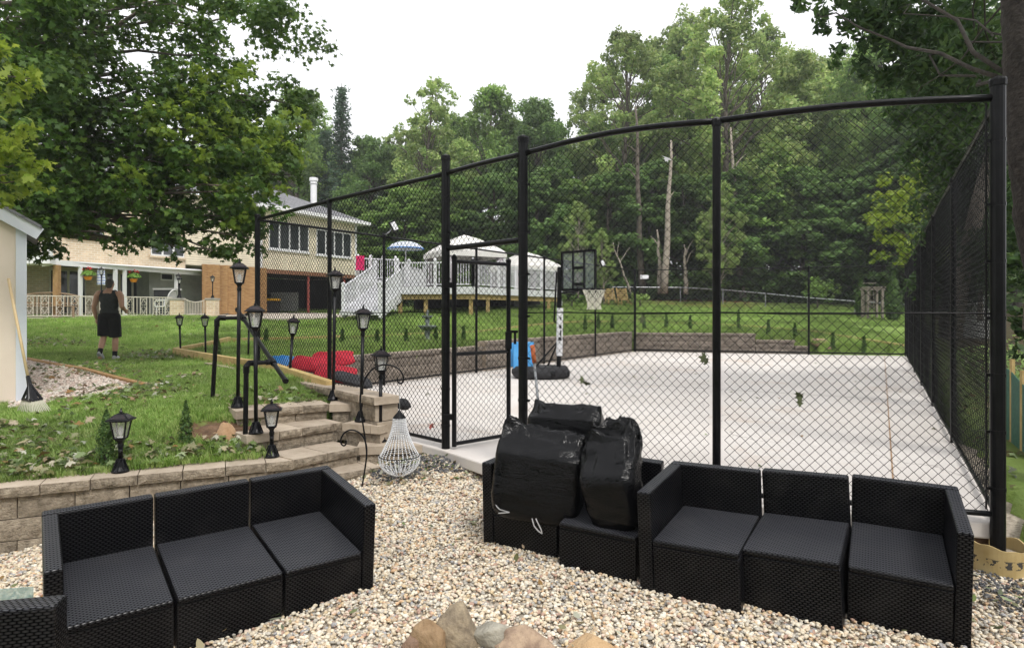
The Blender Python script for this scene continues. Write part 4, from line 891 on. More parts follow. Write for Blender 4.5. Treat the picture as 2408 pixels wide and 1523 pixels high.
# soil bank by the steps
q = MB(); q.blob((-3.2, 7.05, .42), (.55, .32, .3), 24, 12, .3, 5, 2.2); tag(q.build('soil_bank', M['soil'], smooth=True, weld=True, fix=True), kind='structure')

# ------------------------------------------------------------------ cardboard form tube at the corner post
tm, nt, b = nodes('yellow cardboard'); L_ = nt.links.new
g = nn(nt, 'NewGeometry'); t1 = nn(nt, 'TexNoise'); t1.inputs['Scale'].default_value = 7; L_(g.outputs['Position'], t1.inputs['Vector']); r1 = ramp(nt, [(.3, (.42, .3, .12)), (.7, (.62, .49, .25))]); L_(t1.outputs['Fac'], r1.inputs[0])
v_ = nn(nt, 'TexBrick'); v_.inputs['Scale'].default_value = 1; v_.inputs['Brick Width'].default_value = .035; v_.inputs['Row Height'].default_value = .012; v_.inputs['Mortar Size'].default_value = .002
L_(g.outputs['Position'], v_.inputs['Vector']); tcz = nn(nt, 'SeparateXYZ'); L_(g.outputs['Position'], tcz.inputs[0])
mrr = nn(nt, 'MapRange'); mrr.inputs[1].default_value = .235; mrr.inputs[2].default_value = .245; L_(tcz.outputs[2], mrr.inputs[0]); mr2 = nn(nt, 'MapRange'); mr2.inputs[1].default_value = .3; mr2.inputs[2].default_value = .29; L_(tcz.outputs[2], mr2.inputs[0])
mm_ = nn(nt, 'Math', operation='MULTIPLY'); L_(mrr.outputs[0], mm_.inputs[0]); L_(mr2.outputs[0], mm_.inputs[1]); nz = nn(nt, 'TexNoise'); nz.inputs['Scale'].default_value = 28; L_(g.outputs['Position'], nz.inputs['Vector'])
gt = nn(nt, 'Math', operation='GREATER_THAN'); gt.inputs[1].default_value = .54; L_(nz.outputs['Fac'], gt.inputs[0]); mm2 = nn(nt, 'Math', operation='MULTIPLY'); L_(mm_.outputs[0], mm2.inputs[0]); L_(gt.outputs[0], mm2.inputs[1])
mx = nn(nt, 'MixRGB'); L_(mm2.outputs[0], mx.inputs[0]); L_(r1.outputs[0], mx.inputs[1]); mx.inputs[2].default_value = (.05, .045, .04, 1); L_(mx.outputs[0], b.inputs['Base Color']); b.inputs['Roughness'].default_value = .8
ft = thing('form_tube', 'cut yellow cardboard concrete form tube around the corner fence post', 'cardboard tube', (NR.x, NR.y, .1))
q = MB(); n_ = 40; ro, ri = .165, .155; zt = lambda a: .37 + .014 * math.sin(2 * a + 1) + .006 * math.sin(7 * a)
vs_ = []
for k in range(n_):
    a = 2 * math.pi * k / n_
    for r_, z_ in ((ro, -.05), (ro, zt(a)), (ri, zt(a)), (ri, -.05)): vs_.append((NR.x + r_ * math.cos(a) * 1.03, NR.y + r_ * math.sin(a), z_))
q.add(vs_, [(k * 4 + j, ((k + 1) % n_) * 4 + j, ((k + 1) % n_) * 4 + j + 1, k * 4 + j + 1) for k in range(n_) for j in range(3)]); q.build('tube_wall', tm, ft, fix=True)
q = MB(); q.lathe([(.15, .2), (.15, .3), (.001, .31)], 20, (NR.x, NR.y, 0)); q.build('fill', M['gravelbed'], ft)

# ------------------------------------------------------------------ cushions piled behind the fence, blue mats, shovel
M['red'] = mat('red fabric', (.36, .014, .028), (.48, .02, .04), 9, .85, .3, 120); M['blue'] = mat('blue vinyl', (.02, .16, .45), (.05, .25, .58), 5, .45); M['blackfab'] = mat('black fabric', (.012, .012, .014), (.03, .03, .033), 8, .7, .3, 30)
M['ltblue'] = mat('light blue foam mat', (.05, .28, .62), (.09, .36, .7), 4, .5, .1, 60)
def cushion(label, c, r, eul, m, seed, name='cushion', cat='cushion', group='cushions piled behind the fence'):
    q = MB(); nu, nv = 28, 14
    for i in range(nv + 1):
        for k in range(nu):
            ph = math.pi * (i / nv - .5); th = 2 * math.pi * k / nu; e = .45; sg = lambda a, p: math.copysign(abs(a) ** p, a)
            x, y = sg(math.cos(th), e), sg(math.sin(th), e); cc = abs(math.cos(ph)) ** .7; z = sg(math.sin(ph), 1.0) * (1 - .55 * max(abs(x), abs(y)) ** 4 * cc)
            p = Vector((x * cc, y * cc, z)); f = 1 + .12 * mnoise.noise(p * 2.5 + Vector((seed * 5, 0, 0)))
            q.v.append(Vector((p.x * r[0], p.y * r[1], p.z * r[2])) * f)
    q.f = [(i * nu + k, i * nu + (k + 1) % nu, (i + 1) * nu + (k + 1) % nu, (i + 1) * nu + k) for i in range(nv) for k in range(nu)]; q.m = [0] * len(q.f)
    o = q.build(name, m, smooth=True, weld=True, fix=True); o.location = c; o.rotation_euler = eul; tag(o, label, cat, group, 'thing'); return o
cushion('folded bright blue vinyl cushion behind the red cushions', P(675, 862, 10.6), (.34, .2, .2), (.5, .1, .5), M['blue'], 1)
cushion('large red cushion lying highest on the pile near the blue one', P(724, 856, 10.2), (.29, .2, .11), (.45, .1, -.1), M['red'], 2)
cushion('red cushion in the middle of the pile behind the fence post', P(784, 843, 10.5), (.33, .2, .1), (.55, -.05, .3), M['red'], 3)
cushion('pointed red cushion lowest on the pile towards the court', P(790, 877, 9.8), (.31, .22, .1), (.45, .16, .1), M['red'], 4)
cushion('black seat cushion at the bottom of the pile', P(760, 912, 9.9), (.5, .35, .22), (.1, .05, .2), M['blackfab'], 5)
cushion('crumpled grey black cover lying beside the pile', P(830, 892, 9.6), (.3, .22, .08), (.2, .3, .3), M['blackfab'], 6)
cushion('black cushion under the pile hidden by the kerb wall', P(700, 915, 10.4), (.45, .35, .24), (.1, .05, .2), M['blackfab'], 7)
cushion('grey plastic cover bunched behind the top of the chandelier', P(948, 950, 8.4), (.1, .09, .08), (.2, .2, .3), M['blackfab'], 8, 'plastic_cover', 'cover', None)
def mat_panel(label, u0, u1, v0, v1, y, lean, m):
    a, b = P(u0, v1, y), P(u1, v1, y); h = (v1 - v0) * y / F; q = MB(); up_ = Vector((0, lean, 1)).normalized() * h; th = Vector((0, .07, 0))
    q.hexa([a, b, b + th, a + th, a + up_, b + up_, b + up_ + th, a + up_ + th]); o = q.build('foam_mat', m, bevel=.02, seg=3); tag(o, label, 'mat', 'blue foam mats by the hoop', 'thing'); return o
mat_panel('light blue foam mat leaning nearest the gate upright', 1192, 1221, 806, 862, 14.5, .12, M['ltblue'])
mat_panel('broad light blue foam mat leaning against the hoop base', 1207, 1256, 803, 868, 14.2, .2, M['ltblue'])
sv = thing('long_handled_tool', 'grey pole with an orange grip leaning inside the fence by the gate', 'tool', P(1270, 965, 6.6))
q = MB(); q.tube([P(1272, 1010, 6.3), P(1256, 850, 6.55)], .014, 10); q.build('shaft', M['galv'], sv, smooth=True)
q = MB(); q.tube([P(1256.5, 853, 6.54), P(1252, 812, 6.6)], [.022, .026], 10); q.build('grip', mat('orange grip', (.5, .13, .04), rough=.6), sv, smooth=True)

# ------------------------------------------------------------------ basketball hoop
HY = 14.2
hp = thing('basketball_hoop', 'portable basketball hoop with clear backboard and white wrapped pole', 'basketball hoop', on(1300, 880, .5))
bx = lambda u, v, y=HY: P(u, v, y)
q = MB(); q.blob(P(1272, 876, HY + .1), (.66, .45, .3), 28, 12, .06, 2, 1.5)
q.v = [Vector((p.x, p.y, max(.505, min(p.z, .77)))) for p in q.v]; q.build('base', M['blackfab'], hp, smooth=True, fix=True)
for u in (1302, 1336):
    q = MB(); c = P(u, 878, HY - .35); q.tube([c + Vector((-.02, 0, 0)), c + Vector((.03, 0, 0))], .07, 12); q.build('wheel', M['lampblack'], hp)
q = MB(); q.tube([P(1314, 868, HY), P(1316, 628, HY)], .052, 12); q.build('pole', M['black'], hp)
wr = q = MB(); q.tube([P(1315, 836, HY), P(1317, 724, HY)], .072, 14); wr = q.build('pole_wrap', M['whitevinyl'], hp)
# dark print on the wrap
q = MB()
for (z0, z1, x0, x1) in ((792, 800, -.5, .5), (776, 790, .05, .45), (764, 772, -.2, .5), (745, 752, 0, .5)):
    for j in range(6):
        a0 = -math.pi / 2 + x0 + (x1 - x0) * j / 6; a1 = -math.pi / 2 + x0 + (x1 - x0) * (j + 1) / 6; c0, c1 = P(1316, z0, HY), P(1316, z1, HY); rr = .0745
        q.add([c1 + Vector((rr * math.cos(a0), rr * math.sin(a0), 0)), c1 + Vector((rr * math.cos(a1), rr * math.sin(a1), 0)), c0 + Vector((rr * math.cos(a1), rr * math.sin(a1), 0)), c0 + Vector((rr * math.cos(a0), rr * math.sin(a0), 0))], [(0, 1, 2, 3)])
q.build('wrap_print', M['blackfab'], wr)
for a, b in ((P(1260, 862, HY - .1), P(1314, 800, HY)), (P(1285, 868, HY + .25), P(1314, 800, HY)), (P(1312, 760, HY + .1), P(1303, 756, HY + .1)), (P(1303, 756, HY + .1), P(1309, 640, HY + .1)), (P(1309, 640, HY + .1), P(1340, 655, HY - .2)), (P(1316, 690, HY), P(1360, 684, HY - .35)), (P(1316, 640, HY), P(1365, 680, HY - .3))):
    q = MB(); q.tube([a, b], .02, 8); q.build('strut', M['black'], hp)
B0, B1 = P(1321, 0, 14.1), P(1401, 0, 13.5); bz = lambda v, y: EYE - (v - CV) * y / F
bb = thing_ = bpy.data.objects.new('backboard', None); link(bb, hp); bb.location = (0, 0, 0); ORG['backboard'] = org(hp)
zt0, zb0 = bz(594, 14.1), bz(682, 14.1)
def bpt(t, z): p = B0.lerp(B1, t); return Vector((p.x, p.y, z))
for t0, t1, z0, z1 in ((0, 1, zt0 - .03, zt0 + .02), (0, 1, zb0 - .02, zb0 + .03), (-.01, .04, zb0, zt0), (.97, 1.01, zb0, zt0), (.33, .36, zb0, zt0), (.66, .69, zb0, zt0)):
    q = MB(); a, b = bpt(t0, (z0 + z1) / 2), bpt(t1, (z0 + z1) / 2); q.bar(a, b, .05, z1 - z0); q.build('frame_bar', M['black'], bb)
q = MB(); a, b = bpt(.33, 0), bpt(.67, 0); zc0, zc1 = zb0 + .12, zb0 + .47
for (p, w) in (((a, zc0), (b, zc0)), ((a, zc1), (b, zc1))): q.bar(Vector((p[0].x, p[0].y - .03, p[1])), Vector((w[0].x, w[0].y - .03, w[1])), .012, .06)
for p in (a, b): q.bar(Vector((p.x, p.y - .03, zc0)), Vector((p.x, p.y - .03, zc1)), .05, .012, Vector((1, 0, 0)))
q.build('target_square', M['black'], bb)
q = MB(); q.hexa([bpt(0, zb0), bpt(1, zb0), bpt(1, zb0) + Vector((0, .012, 0)), bpt(0, zb0) + Vector((0, .012, 0)), bpt(0, zt0), bpt(1, zt0), bpt(1, zt0) + Vector((0, .012, 0)), bpt(0, zt0) + Vector((0, .012, 0))]); q.build('clear_panel', glassmat('dusty clear acrylic', (.4, .45, .46), .2, .1), bb)
rc = P(1397, 680, 13.3); rr = .235
q = MB(); q.tube([rc + Vector((rr * math.cos(a), rr * math.sin(a), 0)) for a in np.linspace(0, 2 * math.pi, 29)], .011, 8, False); q.bar(rc + Vector((-rr, 0, 0)), bpt(.5, zb0 + .06), .1, .02); q.build('rim', M['black'], hp, smooth=True)
q = MB(); nrow = 6; prof = [(.235, 0), (.2, -.1), (.165, -.19), (.14, -.27), (.13, -.35), (.15, -.42)]; NN = 12
for j in range(len(prof) - 1):
    for k in range(NN):
        a = 2 * math.pi * (k + .5 * (j % 2)) / NN
        for s_ in (-.5, .5):
            a2_ = a + s_ * 2 * math.pi / NN; q.tube([rc + Vector((prof[j][0] * math.cos(a), prof[j][0] * math.sin(a), prof[j][1])), rc + Vector((prof[j + 1][0] * math.cos(a2_), prof[j + 1][0] * math.sin(a2_), prof[j + 1][1]))], .009, 5, False)
q.build('net', mat('white net cord', (.68, .66, .55), rough=.8), hp)

# ------------------------------------------------------------------ stone fountain
fo = thing('garden_fountain', 'tiered grey stone fountain on the lawn below the deck', 'fountain', onT(1005, 806))
fx, fy, fz = fo.location; sc = fy / F; sm = mat('weathered grey stone', (.16, .19, .18), (.3, .34, .32), 8, .85, .3, 40)
for nm, pr in (('pedestal', [(13, 0), (13, 3), (8, 6), (5, 14), (7, 24), (6, 30)]), ('lower_basin', [(6, 29), (16, 33), (21, 38), (22, 41), (20, 41), (6, 36)]), ('column', [(6, 36), (4, 44), (6, 52), (4, 58)]), ('upper_basin', [(4, 56), (10, 59), (13, 63), (12, 64), (4, 61)]), ('finial', [(3, 60), (2, 66), (4, 71), (1, 78)])):
    q = MB(); q.lathe([(r_ * sc, z_ * sc) for r_, z_ in pr], 20, (fx, fy, fz)); q.build(nm, sm, fo, smooth=True)
# ------------------------------------------------------------------ house (local x along its garden front, y into the building)
HC, HE = Vector((-13.0, 33.0, 0)), Vector((.48, .878, 0)).normalized()
def s_of(u, y=0): q = (u - CU) / F; hx, hy = HC.x - HE.y * y, HC.y + HE.x * y; return (hx - hy * q) / (HE.y * q - HE.x)
def z_of(v, s, y=0): return EYE + (CV - v) * (HC.y + HE.y * s + HE.x * y) / F
M['brick'] = brickmat('tan brick', (.7, .55, .37), (.56, .43, .28), (.7, .63, .52), .24, .09, .014)
M['siding'] = brickmat('cream lap siding', (.82, .73, .56), (.84, .75, .58), (.5, .43, .3), 30, .11, .012, .55, .6)
M['stucco'] = mat('grey stucco', (.36, .36, .35), (.45, .45, .43), 4, .9, .2, 60)
M['shingle'] = brickmat('grey roof shingles', (.16, .16, .17), (.23, .23, .24), (.09, .09, .1), .3, .14, .012)
M['pane'] = mat('dark window glass', (.025, .03, .035), (.06, .065, .07), .8, .08, spec=.7)
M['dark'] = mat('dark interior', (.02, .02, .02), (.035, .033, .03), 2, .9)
M['redpaint'] = mat('red oxide paint', (.25, .05, .04), (.32, .08, .06), 6, .6)
house = thing('house', 'two storey house of tan brick and cream siding behind the lawn', 'house', HC); house.rotation_euler = (0, 0, math.atan2(HE.y, HE.x)); ORG[house.name] = Vector((0, 0, 0))
def hbox(nm, s0, s1, y0, y1, z0, z1, m, parent=house, bevel=0): q = MB(); q.b2((s0, y0, z0), (s1, y1, z1)); return q.build(nm, m, parent, bevel=bevel)
ZB, ZE = z_of(633.5, 0), z_of(484, 0); GZ = 1.6
sA, sB, sC_, sD = s_of(40), s_of(436), 0.0, 7.05
hbox('brick_wall', sA - 1.5, sB, 0, 7, ZB - .25, ZE, M['brick']); hbox('lower_brick_wall', sA - 3, s_of(351, 2.2), 2.2, 7, GZ, ZB - .253, M['brick']); hbox('underside', sA - 1.5, sB, .01, 2.19, ZB - .3, ZB - .253, M['dark'])
hbox('stucco_wall', s_of(351, 1.2), -.05, 1.2, 7, GZ, ZB - .005, M['stucco'])
hbox('siding_wall', sB + .003, -.06, .02, 7, ZB, ZE, M['siding']); hbox('siding_wall', 0, sD, -.04, 7, ZB + .06, ZE - .1, M['siding'])
hbox('sill_beam', 0, sD, -.03, .3, ZB - .16, ZB + .058, mat('brown beam', (.2, .09, .05), (.28, .14, .08), 5, .8))
hbox('store_back_wall', -.04, sD, 4.2, 4.4, GZ, ZB - .17, M['dark']); hbox('store_ceiling', 0, sD, .31, 4.19, ZB - .15, ZB - .05, M['dark']); hbox('store_side_wall', sD - .15, sD, .3, 4.19, GZ, ZB - .17, M['dark'])
hbox('corner_trim', -.16, .0, -.1, -.045, GZ, ZE - .3, M['white']); hbox('corner_trim', sD - .12, sD + .03, -.09, -.043, ZB, ZE - .1, M['white'])
for u in (621, 728, 812):
    s = s_of(u); q = MB(); q.tube([(s, .1, GZ), (s, .1, ZB - .16)], .075, 12); q.build('column', M['redpaint'], house)
# roof
def slab_poly(nm, pts, th, m, parent=house):
    q = MB(); n = len(pts); lo = [Vector(p) - Vector((0, 0, th)) for p in pts]; q.add(lo + [Vector(p) for p in pts], [tuple(range(n - 1, -1, -1)), tuple(range(n, 2 * n))] + [(i, (i + 1) % n, n + (i + 1) % n, n + i) for i in range(n)]); return q.build(nm, m, parent, fix=True)
e0, e1 = -.55, sD + .55; re = ZE + .02
slab_poly('roof', [(e0, -.6, re), (e1, -.6, re), (e1 - 3.8, 3.4, re + 1.75), (e0 + 3.8, 3.4, re + 1.75)], .12, M['shingle'])
slab_poly('roof', [(e1, -.6, re), (e1, 7.4, re), (e1 - 3.8, 3.4, re + 1.75)], .12, M['shingle']); slab_poly('roof', [(e0, 7.4, re), (e0, -.6, re), (e0 + 3.8, 3.4, re + 1.75)], .12, M['shingle'])
slab_poly('roof', [(sA - 2, -.6, ZE + .1), (e0, -.6, ZE + .1), (e0, 3.5, ZE + 1.8), (sA - 2, 3.5, ZE + 1.8)], .12, M['shingle'])
hbox('gutter', e0, e1, -.75, -.6, re - .2, re - .01, M['white']); hbox('soffit', e0, e1, -.6, -.05, re - .2, re - .15, M['white']); hbox('soffit', e1 - .5, e1, -.05, 7, re - .2, re - .15, M['white']); hbox('gutter', e0 - .12, e0, -.6, 7, re - .2, re - .01, M['white'])
q = MB(); q.tube(smoothline([Vector((-.3, -.6, re - .2)), Vector((-.25, -.5, re - .35)), Vector((-.1, -.2, re - .6)), Vector((-.08, -.15, re - 1)), Vector((-.08, -.15, GZ))]), .055, 8); q.build('downspout', M['white'], house, smooth=True)
# windows: frame with panes set behind it
def window(u0, u1, v0, v1, n, y=-.04, m=M['white'], pane=M['pane'], sill=True, rails=(), tops=()):
    s0, s1 = s_of(u0, y), s_of(u1, y); z0, z1 = z_of(v1, s0, y), z_of(v0, s0, y); w = bpy.data.objects.new('window', None); link(w, house); ORG[w.name] = Vector((0, 0, 0)); fwd = y - .05; t = .06
    q = MB(); q.b2((s0, fwd, z1 - t), (s1, y, z1)); q.b2((s0, fwd, z0), (s1, y, z0 + t))
    for k in range(n + 1):
        s = s0 + (s1 - s0) * k / n; q.b2((max(s0, s - t * .75), fwd + .003, z0 + t), (min(s1, s + t * .75), y, z1 - t))
    q.build('frame', m, w)
    for k in range(n):
        a, b = s0 + (s1 - s0) * k / n + t * .6, s0 + (s1 - s0) * (k + 1) / n - t * .6
        q = MB(); q.b2((a, y - .028, z0 + t * .8), (b, y - .012, z1 - t * .8)); q.build('glass_pane', pane, w)
    if sill: q = MB(); q.b2((s0 - .08, y - .1, z0 - .09), (s1 + .08, y, z0 - .003)); q.build('sill', M['brick'] if y > -.03 else M['white'], w)
    return w
window(631.6, 724.8, 518, 584, 4); window(743.6, 824.6, 538, 598, 4)
window(156, 243, 497, 553, 3, -.003); window(354, 432, 560, 600, 3, -.003)
window(116, 201, 632, 739, 2, 2.195, M['cream'], sill=False); window(248, 340, 640, 739, 3, 2.195, M['cream'], sill=False); window(377, 406, 641, 659, 1, 1.195, sill=False)
# flue pipe and brick chimney
fl = bpy.data.objects.new('flue', None); link(fl, house); ORG[fl.name] = Vector((0, 0, 0)); s = s_of(775) + .9; fy_ = 2.2
zt = z_of(437, s) + .7
q = MB(); q.tube([(s, fy_, ZE + .3), (s, fy_, zt - .4)], .19, 14); q.build('pipe', M['white'], fl)
q = MB(); q.lathe([(.23, zt - .4), (.25, zt - .36), (.2, zt - .34), (.2, zt - .22), (.26, zt - .2), (.26, zt - .02), (.2, zt)], 14, (s, fy_, 0)); q.build('cowl', M['white'], fl)
hbox('brick_chimney', -1.6, -.7, 3, 3.8, ZE + 1, ZE + 3.0, M['brick'])
# lower rear wing
hbox('rear_wing_wall', sD + .6, sD + 5, 3.2, 7, GZ, ZB + .9, M['brick']); slab_poly('roof', [(sD - .2, 2.6, ZB + 1.0), (sD + 5.6, 2.6, ZB + 1.0), (sD + 3.6, 5, ZB + 2.1), (sD - .2, 5, ZB + 2.1)], .1, M['shingle']); hbox('gutter', sD - .2, sD + 5.6, 2.48, 2.6, ZB + .82, ZB + .98, M['white'])
# patio cover on posts, balcony at the far side
pc = thing('patio_cover', 'white flat patio cover on slim posts along the brick house', 'patio cover', P(130, 617, 23.5))
c0, c1 = P(126, 617, 23.4), P(505, 645, 31.2); zc = (c0.z + c1.z) / 2; c0.z = c1.z = zc
def hl(u, y=0): s = s_of(u); p = HC + HE * s; return Vector((p.x, p.y, 0)) + Vector((-HE.y, HE.x, 0)) * y
w0, w1 = hl(100, -.05), hl(505, -.05)
q = MB(); pts = [Vector((c0.x, c0.y, zc + .1)), Vector((c1.x, c1.y, zc + .1)), Vector((w1.x, w1.y, zc + .16)), Vector((w0.x, w0.y, zc + .16))]
slab_poly('roof_panel', pts, .06, M['white'], pc)
q = MB(); q.bar(c0, c1, .08, .2); q.build('fascia', M['white'], pc); q = MB(); q.bar(c0, Vector((w0.x, w0.y, zc)), .08, .2); q.build('fascia', M['white'], pc)
for u in (189, 271, 293, 414, 485):
    q_ = (u - CU) / F; t = (c0.x - q_ * c0.y) / (q_ * (c1.y - c0.y) - (c1.x - c0.x)); p = c0.lerp(c1, t); q = MB(); w = .06 if u == 271 else .055
    q.b2((p.x - w, p.y - w, 1.65), (p.x + w, p.y + w, zc - .09)); q.build('post', M['white'], pc)
p = c0 + Vector((.05, .1, 0)); q = MB(); q.b2((p.x - .09, p.y - .09, 1.65), (p.x + .09, p.y + .09, zc - .09)); q.build('wood_post', M['oldtimber'], pc)
bal = thing('balcony', 'white balcony with railing at the shed side of the brick house', 'balcony', P(95, 610, 23.2))
b0, b1 = P(52, 612, 23.0), P(128, 612, 23.3); q = MB(); q.bar(b0, b1, .9, .3); q.build('floor', M['white'], bal)
q = MB(); q.bar(b0 + Vector((0, -.3, .95)), b1 + Vector((0, -.3, .95)), .07, .07); q.bar(b0 + Vector((0, -.3, .2)), b1 + Vector((0, -.3, .2)), .06, .06); q.build('rail', M['white'], bal)
for k in range(12):
    p = b0.lerp(b1, k / 11) + Vector((0, -.3, .2)); q = MB(); q.bar(p, p + Vector((0, 0, .72)), .03, .03); q.build('baluster', M['white'], bal)
q = MB(); q.b2((b1.x - .1, b1.y - .4, b1.z), (b1.x + .1, b1.y - .2, b1.z + 1.6)); q.build('post', M['white'], bal)
# patio paving
pv = MB(); pts = [P(20, 746, 21.6), P(300, 747, 24.0), P(520, 749, 26.2), P(620, 748, 28.5), hl(560, 3), hl(20, 3)]; pv.prism([(p.x, p.y) for p in pts], 1.2, 1.775); tag(pv.build('patio', mat('patio concrete', (.4, .34, .28), (.52, .46, .38), 2, .9)), kind='structure')
a_, b_ = hl(845, 4), hl(610, 4); tag(slab_poly('gravel_yard', [P(508, 746, 26.2), P(640, 749, 26.4), P(760, 746, 27.2), P(850, 742, 28), Vector((a_.x, a_.y, 1.93)), Vector((b_.x, b_.y, 1.93))], .3, mat('pale yard gravel', (.42, .36, .29), (.66, .6, .52), 12, .9, .5, 30, detail=8), None), kind='structure')
# wrought iron railing with scroll panels
rl = thing('patio_railing', 'cream wrought iron patio railing with scroll panels', 'railing', P(58, 744, 22.5))
r0, r1 = P(50, 0, 22.4), P(404, 0, 25.6); r0.z = r1.z = 0
zz0, zz1 = 1.83, 2.54
q = MB(); q.bar(up(r0, zz1), up(r1, zz1), .045, .035); q.build('top_rail', M['cream'], rl); q = MB(); q.bar(up(r0, zz0), up(r1, zz0), .03, .03); q.build('bottom_rail', M['cream'], rl)
pick = MB(); pick.tube([(0, 0, zz0), (0, 0, zz1)], .013, 6); pick = pick.build('picket', M['cream']); C.objects.unlink(pick)
def scroll_mesh():
    q = MB(); h = zz1 - zz0; cz_ = (zz0 + zz1) / 2
    for sx in (-1, 1):
        for k in (-1, 1): q.tube([(sx * (.02 + .075 * math.sin(math.pi * t / 10)), 0, cz_ + k * h * .05 + k * h * .2 * (t / 10) * 2 * .5) for t in range(11)], .011, 5, False)
        for k in (-1, 1): q.tube([(sx * (.05 + .04 * math.cos(a)), 0, cz_ + k * h * .36 + .045 * math.sin(a)) for a in np.linspace(0, 5, 10)], .01, 5, False)
    o = q.build('scroll', M['cream']); C.objects.unlink(o); return o
scr = scroll_mesh(); NP = 43; yawr = math.atan2(r1.y - r0.y, r1.x - r0.x)
for k in range(NP + 1):
    p = r0.lerp(r1, k / NP); src = scr if k % 4 == 2 else pick
    o = bpy.data.objects.new(src.name.split('.')[0], src.data); link(o, rl); o.location = p - org(rl); o.rotation_euler = (0, 0, yawr)
def pillar(label, u, y, w, v0=702):
    t = thing('brick_pillar', label, 'pillar', (P(u, 0, y).x, y, 1.7), 'patio gate pillars'); x = t.location.x
    q = MB(); q.b2((x - w, y - w, 1.6), (x + w, y + w, EYE - (v0 + 3 - CV) * y / F)); q.build('shaft', M['brick'], t); zt_ = EYE - (v0 - CV) * y / F
    q = MB(); q.b2((x - w - .03, y - w - .03, zt_ - .05), (x + w + .03, y + w + .03, zt_ + .02)); q.build('cap', M['conc_edge'], t); return Vector((x, y, zt_ + .02))
k1 = pillar('brick pillar carrying two lanterns at the end of the patio railing', 417, 25.7, .2); k2 = pillar('brick pillar with one lantern beside the reed screen', 500, 26.6, .19)
lamp('taller lantern of the two on the brick patio pillar', k1 + Vector((.04, .02, 0)), 1.02, True, (0, 0), .2); lamp('shorter lantern of the two on the brick patio pillar', k1 + Vector((.13, -.08, 0)), .88, True, (0, 0), .5)
lamp('single lantern on the brick pillar next to the reed screen', k2, .98, True, (0, 0), .3); lamp('lantern post at the patio railing just above the walking person', Vector((P(238.5, 0, 22.6).x, 22.6, 1.72)), 1.86, True, (0, 0), .3)
ga = thing('patio_gate', 'low cream iron gate with dipped top between the brick pillars', 'gate', P(460, 745, 26.1))
a_, b_ = Vector((k1.x + .2, 25.8, 0)), Vector((k2.x - .18, 26.5, 0)); dip = lambda t: 2.5 - .14 * math.sin(math.pi * t)
q = MB(); q.tube([up(a_.lerp(b_, t / 10), dip(t / 10)) for t in range(11)], .02, 6); q.build('top_rail', M['cream'], ga); q = MB(); q.bar(up(a_, 1.86), up(b_, 1.86), .03, .03); q.build('bottom_rail', M['cream'], ga)
for k in range(15):
    p = a_.lerp(b_, (k + .5) / 15); q = MB(); q.tube([up(p, 1.86), up(p, dip((k + .5) / 15))], .013, 6); q.build('picket', M['cream'], ga)
# reed screen
rm, nt, b = nodes('reed screen'); L_ = nt.links.new; g = nn(nt, 'NewGeometry'); mp = nn(nt, 'Mapping'); mp.inputs['Scale'].default_value = (1.5, 1.5, 30); L_(g.outputs['Position'], mp.inputs[0]); t1 = nn(nt, 'TexNoise'); t1.inputs['Scale'].default_value = 2.5; t1.inputs['Detail'].default_value = 5; L_(mp.outputs[0], t1.inputs['Vector'])
r1_ = ramp(nt, [(.3, (.17, .085, .03)), (.5, (.36, .2, .08)), (.7, (.5, .33, .15))]); L_(t1.outputs['Fac'], r1_.inputs[0]); L_(r1_.outputs[0], b.inputs['Base Color']); bp = nn(nt, 'Bump'); bp.inputs['Strength'].default_value = .6; bp.inputs['Distance'].default_value = .03; L_(t1.outputs['Fac'], bp.inputs['Height']); L_(bp.outputs[0], b.inputs['Normal']); b.inputs['Roughness'].default_value = .85
q = MB(); n = 40; sR0, sR1 = s_of(464), s_of(607)
for k in range(n + 1):
    s = sR0 + (sR1 - sR0) * k / n; y = -.35 + .1 * math.sin(k * .55) + .05 * math.sin(k * 1.7) - (.25 if k > 12 else 0)
    for y2 in (y, y + .04): q.v += [HC + HE * s + Vector((-HE.y, HE.x, 0)) * y2 + Vector((0, 0, 1.86 + .04 * math.sin(k))), HC + HE * s + Vector((-HE.y, HE.x, 0)) * y2 + Vector((0, 0, ZB + .05))]
q.f = [(k * 4, k * 4 + 4, k * 4 + 5, k * 4 + 1) for k in range(n)] + [(k * 4 + 2, k * 4 + 3, k * 4 + 7, k * 4 + 6) for k in range(n)]; q.m = [0] * len(q.f)
tag(q.build('reed_screen', rm, smooth=True), 'brown reed screen hung on the wall under the cream siding', 'screen', kind='thing')
# things on the patio
def local_thing(name, label, cat, p, yaw, group=None): t = thing(name, label, cat, p, group); t.rotation_euler = (0, 0, yaw); ORG[t.name] = Vector((0, 0, 0)); return t
wc = local_thing('rocking_chair', 'white wicker rocking chair behind the patio railing', 'rocking chair', Vector((P(388, 0, 25.95).x, 25.95, 1.78)), R(-100))
M['wwick'] = mat('white painted wicker', (.6, .6, .58), (.75, .75, .73), 30, .6, .5, 80)
q = MB(); q.box((0, 0, .4), (.5, .48, .07)); q.build('seat', M['wwick'], wc, bevel=.02)
q = MB(); q.tube(smoothline([Vector((-.22, .22, .4)), Vector((-.25, .36, .85)), Vector((-.12, .44, 1.05)), Vector((.12, .44, 1.05)), Vector((.25, .36, .85)), Vector((.22, .22, .4))]), .03, 6); q.add([(-.2, .24, .45), (.2, .24, .45), (.22, .36, .85), (.1, .43, 1.02), (-.1, .43, 1.02), (-.22, .36, .85)], [(0, 1, 2, 3, 4, 5)]); q.build('backrest', M['wwick'], wc)
